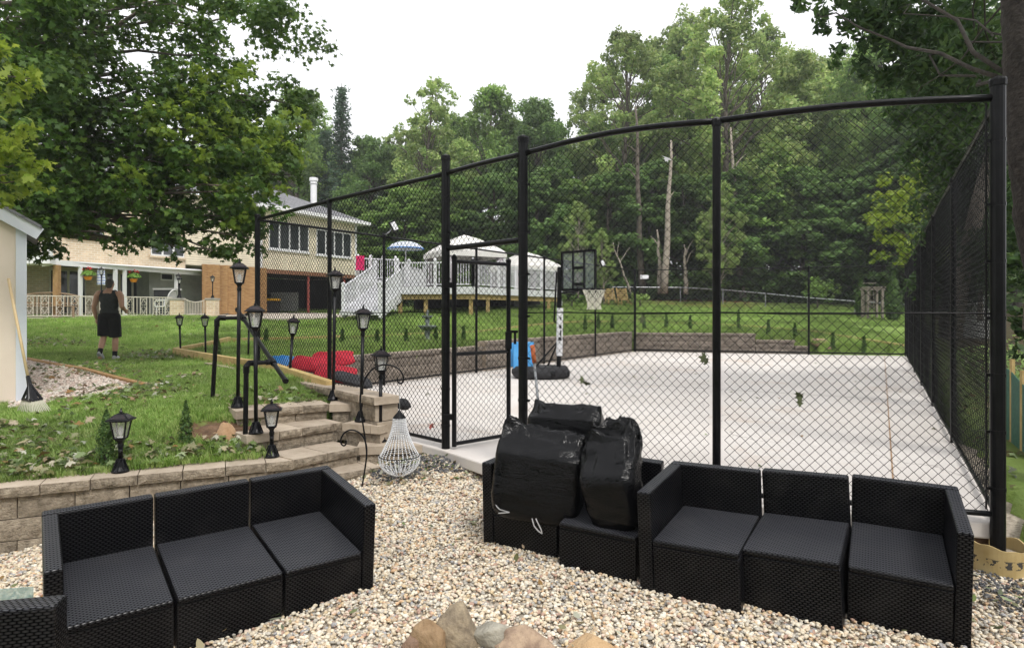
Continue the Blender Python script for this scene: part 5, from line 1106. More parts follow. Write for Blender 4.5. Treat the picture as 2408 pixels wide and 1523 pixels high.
for sx in (-1, 1):
    q = MB(); q.tube(smoothline([Vector((sx * .24, .3, .66)), Vector((sx * .28, 0, .64)), Vector((sx * .28, -.22, .6)), Vector((sx * .26, -.25, .4))]), .035, 6); q.build('armrest', M['wwick'], wc)
    q = MB(); q.tube(smoothline([Vector((sx * .23, -.4, .1)), Vector((sx * .23, -.1, .03)), Vector((sx * .23, .2, .04)), Vector((sx * .23, .5, .16))]), .022, 6); q.build('rocker', M['wwick'], wc)
    for y in (-.2, .2): q = MB(); q.tube([(sx * .23, y, .04), (sx * .23, y, .4)], .022, 6); q.build('leg', M['wwick'], wc)
be = local_thing('garden_bench', 'brown arched back garden bench behind the patio railing', 'bench', Vector((P(112, 0, 23.3).x, 23.3, 1.76)), R(15))
bw = mat('brown bench wood', (.22, .15, .09), (.34, .25, .16), 5, .8)
q = MB(); q.tube([(x, .2, .78 + .13 * (1 - (x / .95) ** 2)) for x in np.linspace(-.95, .95, 13)], .035, 6); q.build('top_rail', bw, be); q = MB(); q.box((0, .2, .52), (1.86, .03, .05)); q.build('back_rail', bw, be)
for k in range(15): x = -.84 + k * .12; q = MB(); q.box((x, .2, .52 + .13), (.03, .02, .28 + .2 * (1 - (x / .95) ** 2))); q.build('slat', bw, be)
for k in range(4): q = MB(); q.box((0, -.2 + k * .12, .42), (1.86, .09, .03)); q.build('seat_slat', bw, be)
for sx in (-1, 1):
    for y in (-.22, .2): q = MB(); q.box((sx * .9, y, .21 if y < 0 else .4), (.06, .06, .42 if y < 0 else .8)); q.build('leg', bw, be)
M['potorange'] = mat('orange plastic pot', (.75, .28, .02), rough=.5); M['plantleaf'] = leafmat('basket leaves', [(.12, .25, .03), (.2, .38, .06), (.3, .45, .1)], .3); M['flower'] = mat('red flowers', (.6, .03, .03), rough=.7)
def basket(label, u, v, y, seed):
    p = P(u, v, y); t = thing('hanging_basket', label, 'hanging basket', p, 'flower baskets under the patio cover'); np.random.seed(seed)
    q = MB(); q.lathe([(.1, -.12), (.15, 0), (.16, .02), (.14, .02)], 14, p + Vector((0, 0, -.1))); q.build('pot', M['potorange'], t)
    n = 260; d = np.random.normal(size=(n, 3)); d /= np.linalg.norm(d, axis=1, keepdims=True); d[:, 2] = np.abs(d[:, 2]) * .7 - .15
    leaf_cloud('leaves', np.array(p) + np.array([0, 0, .02]) + d * np.random.uniform(.08, .3, (n, 1)), d + [0, 0, .6], np.random.uniform(.06, .12, n), M['plantleaf'], OVAL, t)
    for k in range(9): q = MB(); q.blob(p + Vector((random.uniform(-.16, .16), random.uniform(-.15, .15), random.uniform(.18, .3))), (.03, .03, .025), 6, 4); q.build('blossom', M['flower'], t)
    for k in range(3): a = k * 2.1; q = MB(); q.tube([p + Vector((.15 * math.cos(a), .15 * math.sin(a), -.1)), Vector((p.x, p.y, zc - .08))], .006, 4); q.build('hanger', M['black'], t)
basket('orange hanging basket with pale flowers above the patio nearest the shed', 207, 645, 24.6, 3); basket('orange hanging basket with red flowers nearer the siding wall', 314, 651, 26.6, 4)
sm_, nt, b = nodes('striped shirt cloth'); L_ = nt.links.new; g = nn(nt, 'NewGeometry'); sp = nn(nt, 'SeparateXYZ'); L_(g.outputs['Position'], sp.inputs[0]); ml = nn(nt, 'Math', operation='MULTIPLY'); ml.inputs[1].default_value = 9; L_(sp.outputs[2], ml.inputs[0]); fr_ = nn(nt, 'Math', operation='FRACT'); L_(ml.outputs[0], fr_.inputs[0]); rr_ = ramp(nt, [(0, (.75, .77, .82)), (.5, (.3, .38, .62))], 'CONSTANT'); L_(fr_.outputs[0], rr_.inputs[0]); L_(rr_.outputs[0], b.inputs['Base Color'])
q = MB(); cen = P(238, 650, 25.0); W_ = .16
for j in range(13):
    for k in range(9):
        x = (k / 8 - .5) * 2 * W_ * (1 - .25 * (j < 2)); q.v.append(cen + Vector((x, .03 * math.sin(k * 1.4 + j * .2), .34 - .68 * j / 12)))
q.f = [(j * 9 + k, j * 9 + k + 1, (j + 1) * 9 + k + 1, (j + 1) * 9 + k) for j in range(12) for k in range(8)]; q.m = [0] * len(q.f)
sh = q.build('striped_shirt', sm_, smooth=True); sd = sh.modifiers.new('thickness', 'SOLIDIFY'); sd.thickness = .03; tag(sh, 'blue and white striped shirt hanging under the patio cover', 'shirt', kind='thing')
ac = thing('air_conditioner', 'dark air conditioning unit against the grey stucco wall', 'air conditioner', P(394, 720, 28.0)); p = P(394, 703, 27.6)
q = MB(); q.b2((p.x - .4, p.y - .35, 1.8), (p.x + .4, p.y + .35, p.z + .38)); q.build('body', M['blackfab'], ac); q = MB(); q.b2((p.x - .43, p.y - .38, p.z + .385), (p.x + .43, p.y + .38, p.z + .46)); q.build('lid', M['stucco'], ac)
for k in range(6): q = MB(); z = 1.95 + k * .11; q.b2((p.x - .38, p.y - .365, z), (p.x + .38, p.y - .352, z + .03)); q.build('louver', M['galv'], ac)
bn = thing('storage_bin', 'black storage bin with yellow lid under the siding wing', 'storage bin', (hl(668, 2).x, hl(668, 2).y, 1.84)); p = hl(668, 1.5)
q = MB(); q.b2((p.x - .7, p.y - .4, 1.84), (p.x + .7, p.y + .4, 2.55)); q.build('body', M['blackfab'], bn, bevel=.03); q = MB(); q.b2((p.x - .74, p.y - .44, 2.553), (p.x + .74, p.y + .44, 2.68)); q.build('lid', mat('yellow lid', (.6, .33, .03), rough=.5), bn, bevel=.03)
p = hl(745, 2.6); q = MB(); q.b2((p.x - .8, p.y - .05, 1.84), (p.x + .8, p.y + .05, 3.1)); tag(q.build('grey_panel', M['stucco'], bevel=.01), 'flat grey board stored under the siding wing', 'board', kind='thing')

# ------------------------------------------------------------------ deck with railing, stairs, gazebos, umbrella
DZ = 3.02
D0, D1, D2 = P(932, 0, 27), P(1112, 0, 26.6), P(1316, 0, 33.5)
for p in (D0, D1, D2): p.z = 0
bkv = Vector((.35, 5.5, 0)); dk = thing('deck', 'raised white railed deck on timber posts above the lawn', 'deck', (D1.x, D1.y, 1.8))
fp = [D0, D1, D2, D2 + Vector((-1.5, 4, 0)), D0 + bkv]
q = MB(); q.prism([(p.x, p.y) for p in fp], DZ - .06, DZ); q.build('floor', mat('grey decking', (.4, .38, .36), (.5, .48, .45), 4, .8), dk)
for a, b in ((D0, D1), (D1, D2), (D0 + bkv, D0)):
    n_ = Vector(((b - a).y, -(b - a).x, 0)).normalized() * .03; q = MB(); q.bar(up(a + n_, DZ - .16), up(b + n_, DZ - .16), .04, .3); q.build('fascia', M['whitevinyl'], dk)
    q = MB(); n_ = n_ * -4; q.bar(up(a + n_, DZ - .42), up(b + n_, DZ - .42), .1, .22); q.build('beam', M['timber'], dk)
for a, ts in ((D0, [(D1, t) for t in (.04, .38, .97)]), (D1, [(D2, t) for t in (.14, .5, .85)])):
    for b, t in ts: p = a.lerp(b, t) + Vector((0, .25, 0)); q = MB(); q.b2((p.x - .08, p.y - .08, T1(p.x, p.y) - .2), (p.x + .08, p.y + .08, DZ - .31)); q.build('post', M['timber'], dk)
q = MB(); a, b = D0 + Vector((.3, 3, 0)), D2 + Vector((-.9, 3.4, 0)); q.bar(up(a, 2.2), up(b, 2.2), .1, 1.5); q.build('deck_shade_board', M['dark'], dk)  # dark board added to stand for the shade under the deck
def deck_rail(parent, a, b, za, zb, posts=3, h=1.02, step=.115):
    L = (b - a).length; d = (b - a).normalized(); sl = (zb - za)
    for z, t in ((h, .06), (.1, .045)): q = MB(); q.bar(Vector((a.x, a.y, za + z)), Vector((b.x, b.y, zb + z)), .06, t); q.build('rail', M['whitevinyl'], parent)
    n = int(L / step); q = MB()
    for k in range(n): t = (k + .5) / n; p = a.lerp(b, t); z = za + sl * t; q.bar((p.x, p.y, z + .1), (p.x, p.y, z + h), .03, .03)
    o = q.build('balusters', M['whitevinyl'], parent); o['kind'] = 'stuff'
    for k in range(posts): t = k / max(1, posts - 1); p = a.lerp(b, t); z = za + sl * t; q = MB(); q.b2((p.x - .065, p.y - .065, z - .2), (p.x + .065, p.y + .065, z + h + .1)); q.lathe([(.1, z + h + .1), (.1, z + h + .13), (.02, z + h + .2)], 4, (p.x, p.y, 0), True); q.build('rail_post', M['whitevinyl'], parent)
deck_rail(dk, D0 + Vector((.05, .08, 0)), D1 + Vector((0, .08, 0)), DZ, DZ, 3); deck_rail(dk, D1 + Vector((0, .08, 0)), D2, DZ, DZ, 5); deck_rail(dk, D0 + bkv + Vector((.1, -.1, 0)), D0 + Vector((.05, 2.4, 0)), DZ, DZ, 2)
ds = thing('deck_stairs', 'wide white stairs climbing to the deck from the gravel yard', 'stairs', (P(860, 0, 25).x, 25.5, 1.8))
S0, S1 = P(850, 0, 25.2), P(922, 0, 28.4); S0.z = S1.z = 0; acr = Vector((.9, -.42, 0)).normalized() * .9; ns = 7
for k in range(ns):
    p = S0.lerp(S1, k / (ns - 1)); z = 1.84 + (DZ - 1.84) * (k + 1) / ns; q = MB(); q.bar(up(p - acr, z - .09), up(p + acr, z - .09), .5, .17); q.build('step', M['whitevinyl'], ds, bevel=.01, seg=1)
dn = (S1 - S0).normalized()
for sx in (-1, 1):
    a, b = S0 + acr * sx, S1 + acr * sx; deck_rail(ds, a, b, 1.95, DZ + .05, 2); q = MB(); q.bar(up(a, 1.86), up(b, DZ - .1), .05, .36); q.build('stringer', M['whitevinyl'], ds)
la, lb = P(842, 0, 30.5), P(930, 0, 31.5); la.z = lb.z = 0; ld = thing('landing_rail', 'white railing of the house landing behind the deck stairs', 'railing', (la.x, la.y, 2)); deck_rail(ld, la, lb, 3.5, 3.5, 4); q = MB(); q.bar(up(la, 3.42), up(lb, 3.42), .5, .16); q.build('floor', M['whitevinyl'], ld)
for p in (la, lb, la.lerp(lb, .5)): q = MB(); q.b2((p.x - .06, p.y - .06, 1.6), (p.x + .06, p.y + .06, 3.34)); q.build('post', M['whitevinyl'], ld)
q = MB(); cen = P(847, 618, 30.1)
for j in range(9):
    for k in range(7): q.v.append(cen + Vector((-.2 + .4 * k / 6, .03 * math.sin(k * 1.5 + j * .3), .34 - .68 * j / 8)))
q.f = [(j * 7 + k, j * 7 + k + 1, (j + 1) * 7 + k + 1, (j + 1) * 7 + k) for j in range(8) for k in range(6)]; q.m = [0] * len(q.f)
tw = q.build('pink_towel', mat('hot pink towel', (.7, .02, .13), (.8, .03, .18), 6, .9)); sd = tw.modifiers.new('thickness', 'SOLIDIFY'); sd.thickness = .03; tag(tw, 'hot pink towel hung over the landing railing beside the house', 'towel', kind='thing')
M['canvas'] = mat('off white canvas', (.74, .71, .66), (.82, .8, .76), 2, .85); M['curtain'] = mat('grey lilac curtain', (.42, .38, .4), (.52, .48, .5), 3, .9)
def gazebo(label, u, vpk, vev, y, hw, z0):
    c = P(u, 0, y); pk, ev = EYE - (vpk - CV) * y / F, EYE - (vev - CV) * y / F; t = thing('gazebo', label, 'gazebo', (c.x, y, z0), 'white canopy gazebos'); yw = .5
    rot = lambda x, y_: Vector((c.x + x * math.cos(yw) - y_ * math.sin(yw), y + x * math.sin(yw) + y_ * math.cos(yw), 0)); cs = [(-1, -1), (1, -1), (1, 1), (-1, 1)]
    q = MB(); N = 6
    for (ax, ay), (bx_, by) in zip(cs, cs[1:] + cs[:1]):      # slightly sagging canvas between the hips
        rows = []
        for j in range(N + 1):
            f = 1 - .68 * j / N; z = ev + (pk - .22 * (pk - ev) - ev) * (j / N) ** .85; rows.append([up(rot((ax + (bx_ - ax) * k / 6) * hw * f, (ay + (by - ay) * k / 6) * hw * f), z - .06 * math.sin(math.pi * k / 6) * (1 - j / N)) for k in range(7)])
        for j in range(N):
            for k in range(6): q.add([rows[j][k], rows[j][k + 1], rows[j + 1][k + 1], rows[j + 1][k]], [(0, 1, 2, 3)])
    q.build('canopy', M['canvas'], t, smooth=True)
    q = MB(); base = [up(rot(x * hw * .38, y_ * hw * .38), pk - .26 * (pk - ev)) for x, y_ in cs]; q.add(base + [up(rot(0, 0), pk)], [(0, 1, 4), (1, 2, 4), (2, 3, 4), (3, 0, 4)]); q.build('vent_cap', M['canvas'], t)
    for (ax, ay), (bx_, by) in zip(cs, cs[1:] + cs[:1]):
        q = MB(); q.bar(up(rot(ax * hw, ay * hw), ev - .1), up(rot(bx_ * hw, by * hw), ev - .1), .03, .24); q.build('valance', M['canvas'], t)
    for x, y_ in cs:
        q = MB(); p = rot(x * (hw - .08), y_ * (hw - .08)); q.b2((p.x - .06, p.y - .06, z0), (p.x + .06, p.y + .06, ev - .02)); q.build('post', M['whitevinyl'], t)
        q = MB(); p = rot(x * (hw - .25), y_ * (hw - .2))
        q.tube([up(p, z0 + .1), up(p, z0 + .8), up(p, ev - .2)], [.2, .1, .2], 9); q.build('curtain', M['curtain'], t, smooth=True)
gazebo('larger white canopy gazebo standing on the deck', 1092, 552, 597, 29.6, 1.45, DZ); gazebo('smaller looking white canopy gazebo behind the far end of the deck', 1236, 592, 630, 36.5, 1.55, 2.1)
pu = thing('parasol', 'low white and blue parasol at the stair end of the deck', 'parasol', P(954, 690, 28.5)); c = P(954, 0, 28.5); zt = EYE - (567 - CV) * 28.5 / F
q = MB(); q.lathe([(.78, zt - .36), (.78, zt - .3), (.6, zt - .14), (.35, zt - .04), (.02, zt)], 16, (c.x, 28.5, 0)); q.build('canopy', mat('pale blue white canvas', (.6, .66, .74), (.74, .76, .8), 2, .8), pu, smooth=False)
q = MB(); q.tube([(c.x + .79 * math.cos(a), 28.5 + .79 * math.sin(a), zt - .34) for a in np.linspace(0, 6.2832, 25)], .035, 6, False); q.build('trim', mat('blue trim', (.1, .25, .6), rough=.7), pu)
q = MB(); q.tube([(c.x, 28.5, DZ), (c.x, 28.5, zt)], .03, 8); q.build('pole', M['whitevinyl'], pu)

# ------------------------------------------------------------------ shed and rake
M['tan'] = mat('tan painted panel', (.76, .64, .53), (.82, .7, .59), 1.5, .7, .08, 90); M['bluewhite'] = mat('bluish white trim paint', (.66, .69, .76), (.74, .76, .8), 2, .6)
sd_ = thing('shed', 'tan garden shed with white trim cut off by the picture edge', 'shed', Vector((-6.46, 8.4, .75))); yaw = R(38); ORG[sd_.name] = Vector((0, 0, 0)); sd_.rotation_euler = (0, 0, yaw); sd_.location = P(63, 0, 8.4) * 1; sd_.location.z = 0
zb, ze = .78, 3.12
def sbox(nm, lo, hi, m, bevel=0): q = MB(); q.b2(lo, hi); return q.build(nm, m, sd_, bevel=bevel)
sl_ = .6
for k in range(3):                 # grooved panels of the gable
    x1, x0 = -.115 - k * .62, -.115 - (k + 1) * .62 + .012; q = MB(); q.hexa([Vector(p) for p in ((x0, .02, zb), (x1, .02, zb), (x1, .06, zb), (x0, .06, zb), (x0, .02, ze - x0 * sl_ - .1), (x1, .02, ze - x1 * sl_ - .1), (x1, .06, ze - x1 * sl_ - .1), (x0, .06, ze - x0 * sl_ - .1))]); q.build('panel', M['tan'], sd_)
sbox('wall_core', (-2.2, .05, zb), (-.02, 3, ze), M['tan']); sbox('corner_board', (-.115, -.005, zb), (0, .1, ze - .02), M['bluewhite'], .004); sbox('side_board', (-.03, .1, zb), (-.004, .2, ze - .02), M['bluewhite'])
q = MB(); a, b = Vector((-2.2, -.06, ze + 2.2 * sl_ - .02)), Vector((.14, -.06, ze - .14 * sl_ - .02)); q.bar(a, b, .03, .16, Vector((0, 0, 1))); q.build('rake_board', M['bluewhite'], sd_)
q = MB(); q.hexa([Vector((-2.2, -.1, ze + 2.2 * sl_ + .06)), Vector((.16, -.1, ze - .16 * sl_ + .06)), Vector((.16, 3.1, ze - .16 * sl_ + .06)), Vector((-2.2, 3.1, ze + 2.2 * sl_ + .06)), Vector((-2.2, -.1, ze + 2.2 * sl_ + .1)), Vector((.16, -.1, ze - .16 * sl_ + .1)), Vector((.16, 3.1, ze - .16 * sl_ + .1)), Vector((-2.2, 3.1, ze + 2.2 * sl_ + .1))]); q.build('roof', M['shingle'], sd_)
sbox('sill_timber', (-2.2, -.03, zb - .2), (-.05, .1, zb - .003), M['timber'])
rk = thing('leaf_rake', 'leaf rake with a wooden handle leaning against the shed corner', 'rake', P(75, 970, 8.0))
hm = mat('pale wood handle', (.58, .42, .22), (.68, .52, .3), 8, .6); a, b = P(20, 655, 8.2), P(66, 888, 7.95)
q = MB(); q.tube([a, a.lerp(b, .5), b], .017, 10); q.build('handle', hm, rk, smooth=True); q = MB(); q.tube([b + (a - b).normalized() * .02, P(70, 905, 7.9)], [.022, .028], 8); q.build('socket', M['lampblack'], rk)
tips = [onT(38 + 86 * k / 17, 980 - 16 * abs(k / 17 - .45), .015) for k in range(18)]; c0_ = P(70, 902, tips[8].y + .22); mid = [c0_.lerp(t, .52) for t in tips]
q = MB()
for k in range(17): q.add([c0_.lerp(mid[k], .9), c0_.lerp(mid[k + 1], .9), c0_.lerp(mid[k + 1], 1.08), c0_.lerp(mid[k], 1.08)], [(0, 1, 2, 3)])
for k in (0, 4, 6, 8, 9, 11, 13, 17): q.bar(c0_, mid[k], .014, .01)
o = q.build('fan', M['lampblack'], rk); so = o.modifiers.new('thickness', 'SOLIDIFY'); so.thickness = .01
for k in range(18):
    q = MB(); q.tube([c0_.lerp(tips[k], .55), c0_.lerp(tips[k], .95), tips[k] + Vector((0, -.01, -.02))], .006, 5); q.build('tine', mat('pale tine', (.55, .53, .42), rough=.6) if k == 0 else bpy.data.materials['pale tine'], rk)
# ------------------------------------------------------------------ trees and plants
DIA = [(0, -.5), (.3, 0), (0, .5), (-.3, 0)]
M['bark'] = mat('grey brown bark', (.06, .05, .04), (.18, .15, .12), 12, .95, .8, 30, detail=8); M['darkbark'] = mat('dark bark', (.02, .017, .014), (.06, .05, .04), 12, .95, .6, 30); M['palebark'] = mat('pale bark', (.25, .21, .17), (.4, .35, .29), 8, .9, .5, 40)
M['lf_mid'] = leafmat('mid green foliage', [(0.1, 0.184, 0.047), (0.151, 0.259, 0.06), (0.208, 0.333, 0.083), (0.283, 0.4, 0.117)], .4, .5, 'island', .25)
M['lf_dark'] = leafmat('dark green foliage', [(0.069, 0.139, 0.04), (0.108, 0.193, 0.055), (0.146, 0.246, 0.074), (0.2, 0.3, 0.092)], .4, .5, 'island', .3)
M['lf_light'] = leafmat('light green foliage', [(0.162, 0.259, 0.073), (0.227, 0.341, 0.097), (0.308, 0.406, 0.13), (0.389, 0.454, 0.179)], .4, .5, 'island', .25)
M['lf_blue'] = leafmat('blue green needles', [(0.042, 0.084, 0.049), (0.07, 0.126, 0.07), (0.112, 0.168, 0.098)], .2, .6, 'island', .3)
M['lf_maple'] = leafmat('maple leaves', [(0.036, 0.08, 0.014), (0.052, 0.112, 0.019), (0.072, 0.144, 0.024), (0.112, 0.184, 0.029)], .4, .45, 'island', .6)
M['lf_lime'] = leafmat('lime and sun tinted leaves', [(.14, .22, .025), (.2, .29, .035), (.27, .35, .05), (.18, .25, .04)], .45, .45)
M['lf_shade'] = leafmat('shaded dark leaves', [(.022, .055, .014), (.035, .08, .02), (.055, .11, .026), (.08, .14, .034)], .3, .5, 'island', .5)  # the right side's shadow is put into this leaf colour
M['lf_cedar'] = leafmat('cedar sprays', [(.035, .08, .02), (.06, .12, .025), (.1, .17, .035)], .2, .6)
def sph(n): d = np.random.normal(size=(n, 3)); return d / np.linalg.norm(d, axis=1, keepdims=True)
def clumps_leaves(cl, per, size, up_bias=.7, hollow=.35, flat=.75):
    """cl: list of (centre, radius); leaves fill each clump, thicker towards its skin"""
    P_, N_, S_ = [], [], []; sub = []
    for c, r in cl:
        for k in range(6):
            d = sph(1)[0] * r * np.random.uniform(.35, 1.0); sub.append((Vector((c[0] + d[0], c[1] + d[1], c[2] + d[2] * flat)), r * np.random.uniform(.3, .62)))
    for c, r in sub:
        n = max(6, int(per * r * r)); d = sph(n); rad = (hollow + (1 - hollow) * np.random.rand(n) ** .6)[:, None] * r * np.random.uniform(.75, 1.15, (n, 1))
        p = d * rad; p[:, 2] *= flat; P_.append(np.array(c) + p); N_.append(d * .6 + np.random.normal(0, .55, (n, 3)) + [0, 0, up_bias]); S_.append(np.random.uniform(size[0], size[1], n))
    return np.concatenate(P_), np.concatenate(N_), np.concatenate(S_)
def limb(q, a, b, r0, r1, rnd, n=6, bow=.12):
    L = (b - a).length; pts = []
    for k in range(n + 1):
        t = k / n; p = a.lerp(b, t) + Vector((0, 0, bow * L * math.sin(math.pi * t) * .6)) + Vector((rnd.uniform(-1, 1), rnd.uniform(-1, 1), rnd.uniform(-1, 1))) * L * .03 * (0 < k < n); pts.append(p)
    q.tube(pts, [r0 + (r1 - r0) * k / n for k in range(n + 1)], 7)
PROTO = {}
def tree_proto(kind, seed):
    """a 20 m tree with a 5 m crown radius; placed trees are scaled copies of its trunk and crown"""
    rnd = random.Random(seed); np.random.seed(seed); H, hw = 20.0, 5.0; q = MB(); airy = kind == 'airy'; low = kind == 'under'
    base_f, ncl, per, size, tr = {'airy': (.3, 78, 170, (.2, .38), .28), 'full': (.16, 84, 105, (.24, .46), .34), 'under': (.04, 70, 110, (.3, .6), .3)}[kind]
    lean = rnd.uniform(-1, 1); tp = [Vector((lean * (k / 8) ** 2 + rnd.uniform(-.15, .15) * (k > 0), rnd.uniform(-.15, .15), -.3 + H * .9 * k / 8)) for k in range(9)]; q.tube(tp, [tr * (1 - .85 * k / 8) + .02 for k in range(9)], 9); cl = []
    for k in range(ncl):
        f = rnd.random() ** .9; zf = base_f + (1 - base_f) * f; w = hw * (math.sin(math.pi * min(1, .2 + .78 * f)) ** (.45 if low else .65)) * rnd.uniform(.15, 1.0) ** .6; a = rnd.uniform(0, 6.28)
        c = Vector((lean * zf ** 2 + math.cos(a) * w, math.sin(a) * w, H * zf * .97 - rnd.uniform(0, .03) * H)); r = hw * (rnd.uniform(.16, .3) if airy else rnd.uniform(.26, .42)) * (1 - .25 * f); cl.append((c, r))
        if rnd.random() < (.95 if airy else .5):
            zs = max(.15, zf - rnd.uniform(.1, .25)); i = zs / .9 * 8; i0 = min(7, int(i)); s = tp[i0].lerp(tp[i0 + 1], min(1, i - i0)); limb(q, s, c, tr * .36 * (1 - .6 * f), .02, rnd, 6, .1)
    cl += [(Vector((lean, 0, H * .95)), hw * .22), (Vector((lean + .6, .3, H * .88)), hw * .26)]
    t_ = q.build('trunk', M['bark'], smooth=True); p, n, s = clumps_leaves(cl, per, size); c_ = leaf_cloud('crown', p, n, s, M['lf_mid'], DIA, None, .2); C.objects.unlink(t_); C.objects.unlink(c_); return t_.data, c_.data
def deciduous(x, y, H, hw, label, lm, seed, kind='full', name='deciduous_tree', bark='bark', group='trees of the wood behind the lawn'):
    key = (kind, seed % 3)
    if key not in PROTO: PROTO[key] = tree_proto(kind, 100 + 7 * (seed % 3) + len(kind))
    t = thing(name, label, 'tree', (x, y, T1(x, y)), group); t.rotation_euler = (0, 0, seed * 1.9)
    for nm, me, m in (('trunk', PROTO[key][0], M[bark]), ('crown', PROTO[key][1], M[lm])):
        o = bpy.data.objects.new(nm, me); link(o, t); o.scale = (hw / 5, hw / 5, H / 20); o.material_slots[0].link = 'OBJECT'; o.material_slots[0].material = m
    return t
def px_tree(u, vtop, y, hwpx, *a, **k):
    x = (u - CU) * y / F; z0 = T1(x, y); H = EYE + (CV - vtop) * y / F - z0; return deciduous(x, y, H, hwpx * 1.4 * y / F, *a, **k)
def spruce(u, vtop, y, hwpx, label, seed):
    rnd = random.Random(seed); np.random.seed(seed); x = (u - CU) * y / F; z0 = T1(x, y); H = EYE + (CV - vtop) * y / F - z0; hw = hwpx * y / F
    t = thing('spruce_tree', label, 'tree', (x, y, z0), 'trees of the wood behind the lawn'); q = MB(); q.tube([(x, y, z0 - .2), (x, y, z0 + H)], [.26, .02], 8); P_, N_, S_ = [], [], []
    for k in range(46):
        f = .14 + .86 * k / 46; w = hw * (1 - f) ** .75 * rnd.uniform(.65, 1.15) + .25; a = rnd.uniform(0, 6.28)
        for j in range(3):
            an = a + j * 2.1 + rnd.uniform(-.4, .4); d = np.array([math.cos(an), math.sin(an), 0]); zb_ = z0 + H * f; e = Vector((x + d[0] * w, y + d[1] * w, zb_ - w * .3)); q.tube([(x, y, zb_), Vector((x + d[0] * w * .5, y + d[1] * w * .5, zb_ - w * .08)), e], [.035, .025, .01], 5)
            n = int(70 * w / hw + 26); tt = np.random.rand(n) ** .7; pp = np.array([x, y, zb_]) + d * (tt * w)[:, None]; pp[:, 2] -= w * .3 * tt ** 1.5 + np.random.uniform(0, .35, n) * (1 - .4 * tt); pp[:, :2] += np.random.normal(0, .18, (n, 2)); P_.append(pp); N_.append(np.random.normal(0, .6, (n, 3)) + [0, 0, .5]); S_.append(np.random.uniform(.22, .42, n))
    q.build('trunk', M['bark'], t); leaf_cloud('crown', np.concatenate(P_), np.concatenate(N_), np.concatenate(S_), M['lf_blue'], [(0, -.5), (.16, 0), (0, .5), (-.16, 0)], t, .3)
spruce(803, 196, 52, 46, 'tall narrow spruce rising above the cream siding wing', 5); spruce(765, 300, 55, 40, 'shorter spruce half hidden behind the big maple', 6)
for a in (
    (700, 195, 56, 85, 'broad tree rising behind the maple and the brick chimney', 'lf_mid', 11, .25, 238, (.22, .4), 34, .25, .1),
    (880, 318, 52, 70, 'dark pine like tree filling the dip beside the spruce', 'lf_dark', 12, .15, 272, (.2, .36), 34, .22, .0),
    (1000, 178, 50, 82, 'pale feathery tree with thin crown above the gazebo', 'lf_light', 13, .3, 224, (.2, .36), 36, .2, .75),
    (1152, 188, 54, 72, 'tall round topped tree in the middle of the tree line', 'lf_mid', 14, .3, 272, (.2, .36), 34, .24, .35),
    (1275, 226, 52, 80, 'dense dark domed tree behind the gate posts', 'lf_dark', 15, .25, 306, (.2, .36), 36, .24, .0),
    (1395, 285, 56, 66, 'lower tree in the notch of the tree line', 'lf_mid', 16, .2, 272, (.22, .38), 30, .2, .2),
    (1470, 62, 50, 105, 'tall open crowned tree with bare limbs behind the hoop', 'lf_light', 17, .3, 210, (.2, .36), 46, .26, .75),
    (1585, 120, 56, 70, 'tall slim tree between the two open crowned trees', 'lf_mid', 18, .3, 238, (.22, .38), 30, .24, .5),
    (1705, -40, 48, 125, 'tallest pale green tree reaching the top edge of the picture', 'lf_light', 19, .32, 217, (.2, .36), 54, .3, .65),
    (1850, 165, 54, 90, 'rounded pale tree right of the tallest one', 'lf_light', 20, .25, 244, (.22, .38), 36, .24, .4),
    (1955, 120, 57, 85, 'hazy tree behind the dangling leafy branches', 'lf_light', 21, .25, 224, (.24, .4), 34, .24, .4),
    (2070, 60, 50, 95, 'tall tree behind the corner of the far fence', 'lf_mid', 22, .2, 255, (.22, .38), 40, .26, .3),
    (2230, 20, 46, 120, 'big dark tree behind the netted side fence', 'lf_dark', 23, .15, 289, (.22, .38), 44, .3, .1),
    (2390, -20, 40, 130, 'dark tree filling the far edge of the wood', 'lf_dark', 24, .1, 289, (.22, .38), 44, .3, .0),
    (1415, 150, 58, 80, 'pale slim tree just left of the tall open crowned tree', 'lf_light', 26, .3, 200, (.2, .36), 40, .2, .7),
    (1560, 60, 60, 85, 'hazy tall tree between the open crowned and the tallest tree', 'lf_light', 27, .3, 200, (.2, .36), 40, .2, .7),
    (1640, 30, 58, 85, 'pale tall tree just left of the tallest tree', 'lf_light', 28, .3, 200, (.2, .36), 40, .2, .2),
    (1790, 60, 60, 85, 'pale tall tree just right of the tallest tree', 'lf_light', 29, .3, 200, (.2, .36), 40, .2, .7),
    (1890, 110, 62, 85, 'faint tall tree behind the dangling boughs', 'lf_light', 31, .3, 200, (.2, .36), 40, .2, .2),
    (2010, 130, 60, 80, 'faint tree right of the dangling boughs', 'lf_light', 32, .3, 200, (.2, .36), 40, .2, .2),
    (1060, 270, 60, 70, 'tree between the feathery and the round topped tree', 'lf_mid', 33, .3, 200, (.2, .36), 40, .2, .2),
    (560, 230, 60, 90, 'wide tree seen through gaps in the maple above the house', 'lf_mid', 25, .25, 224, (.26, .42), 34, .25, .1)):
    px_tree(*a[:4], a[4], a[5], a[6], kind='airy' if a[12] > .45 else 'full')
DW = ['behind the maple tip', 'behind the shorter spruce', 'right of the tall spruce', 'above the parasol', 'behind the feathery tree', 'above the larger gazebo', 'just left of the right gate post', 'just right of the right gate post', 'above the backboard', 'behind the tall open crowned tree', 'left of the tallest pale tree', 'behind the tallest pale trunk', 'just right of the middle front post', 'above the pale hedge', 'left of the conifers', 'above the wooden arbor', 'above the lime maple', 'behind the top of the side fence', 'behind the corner post top']
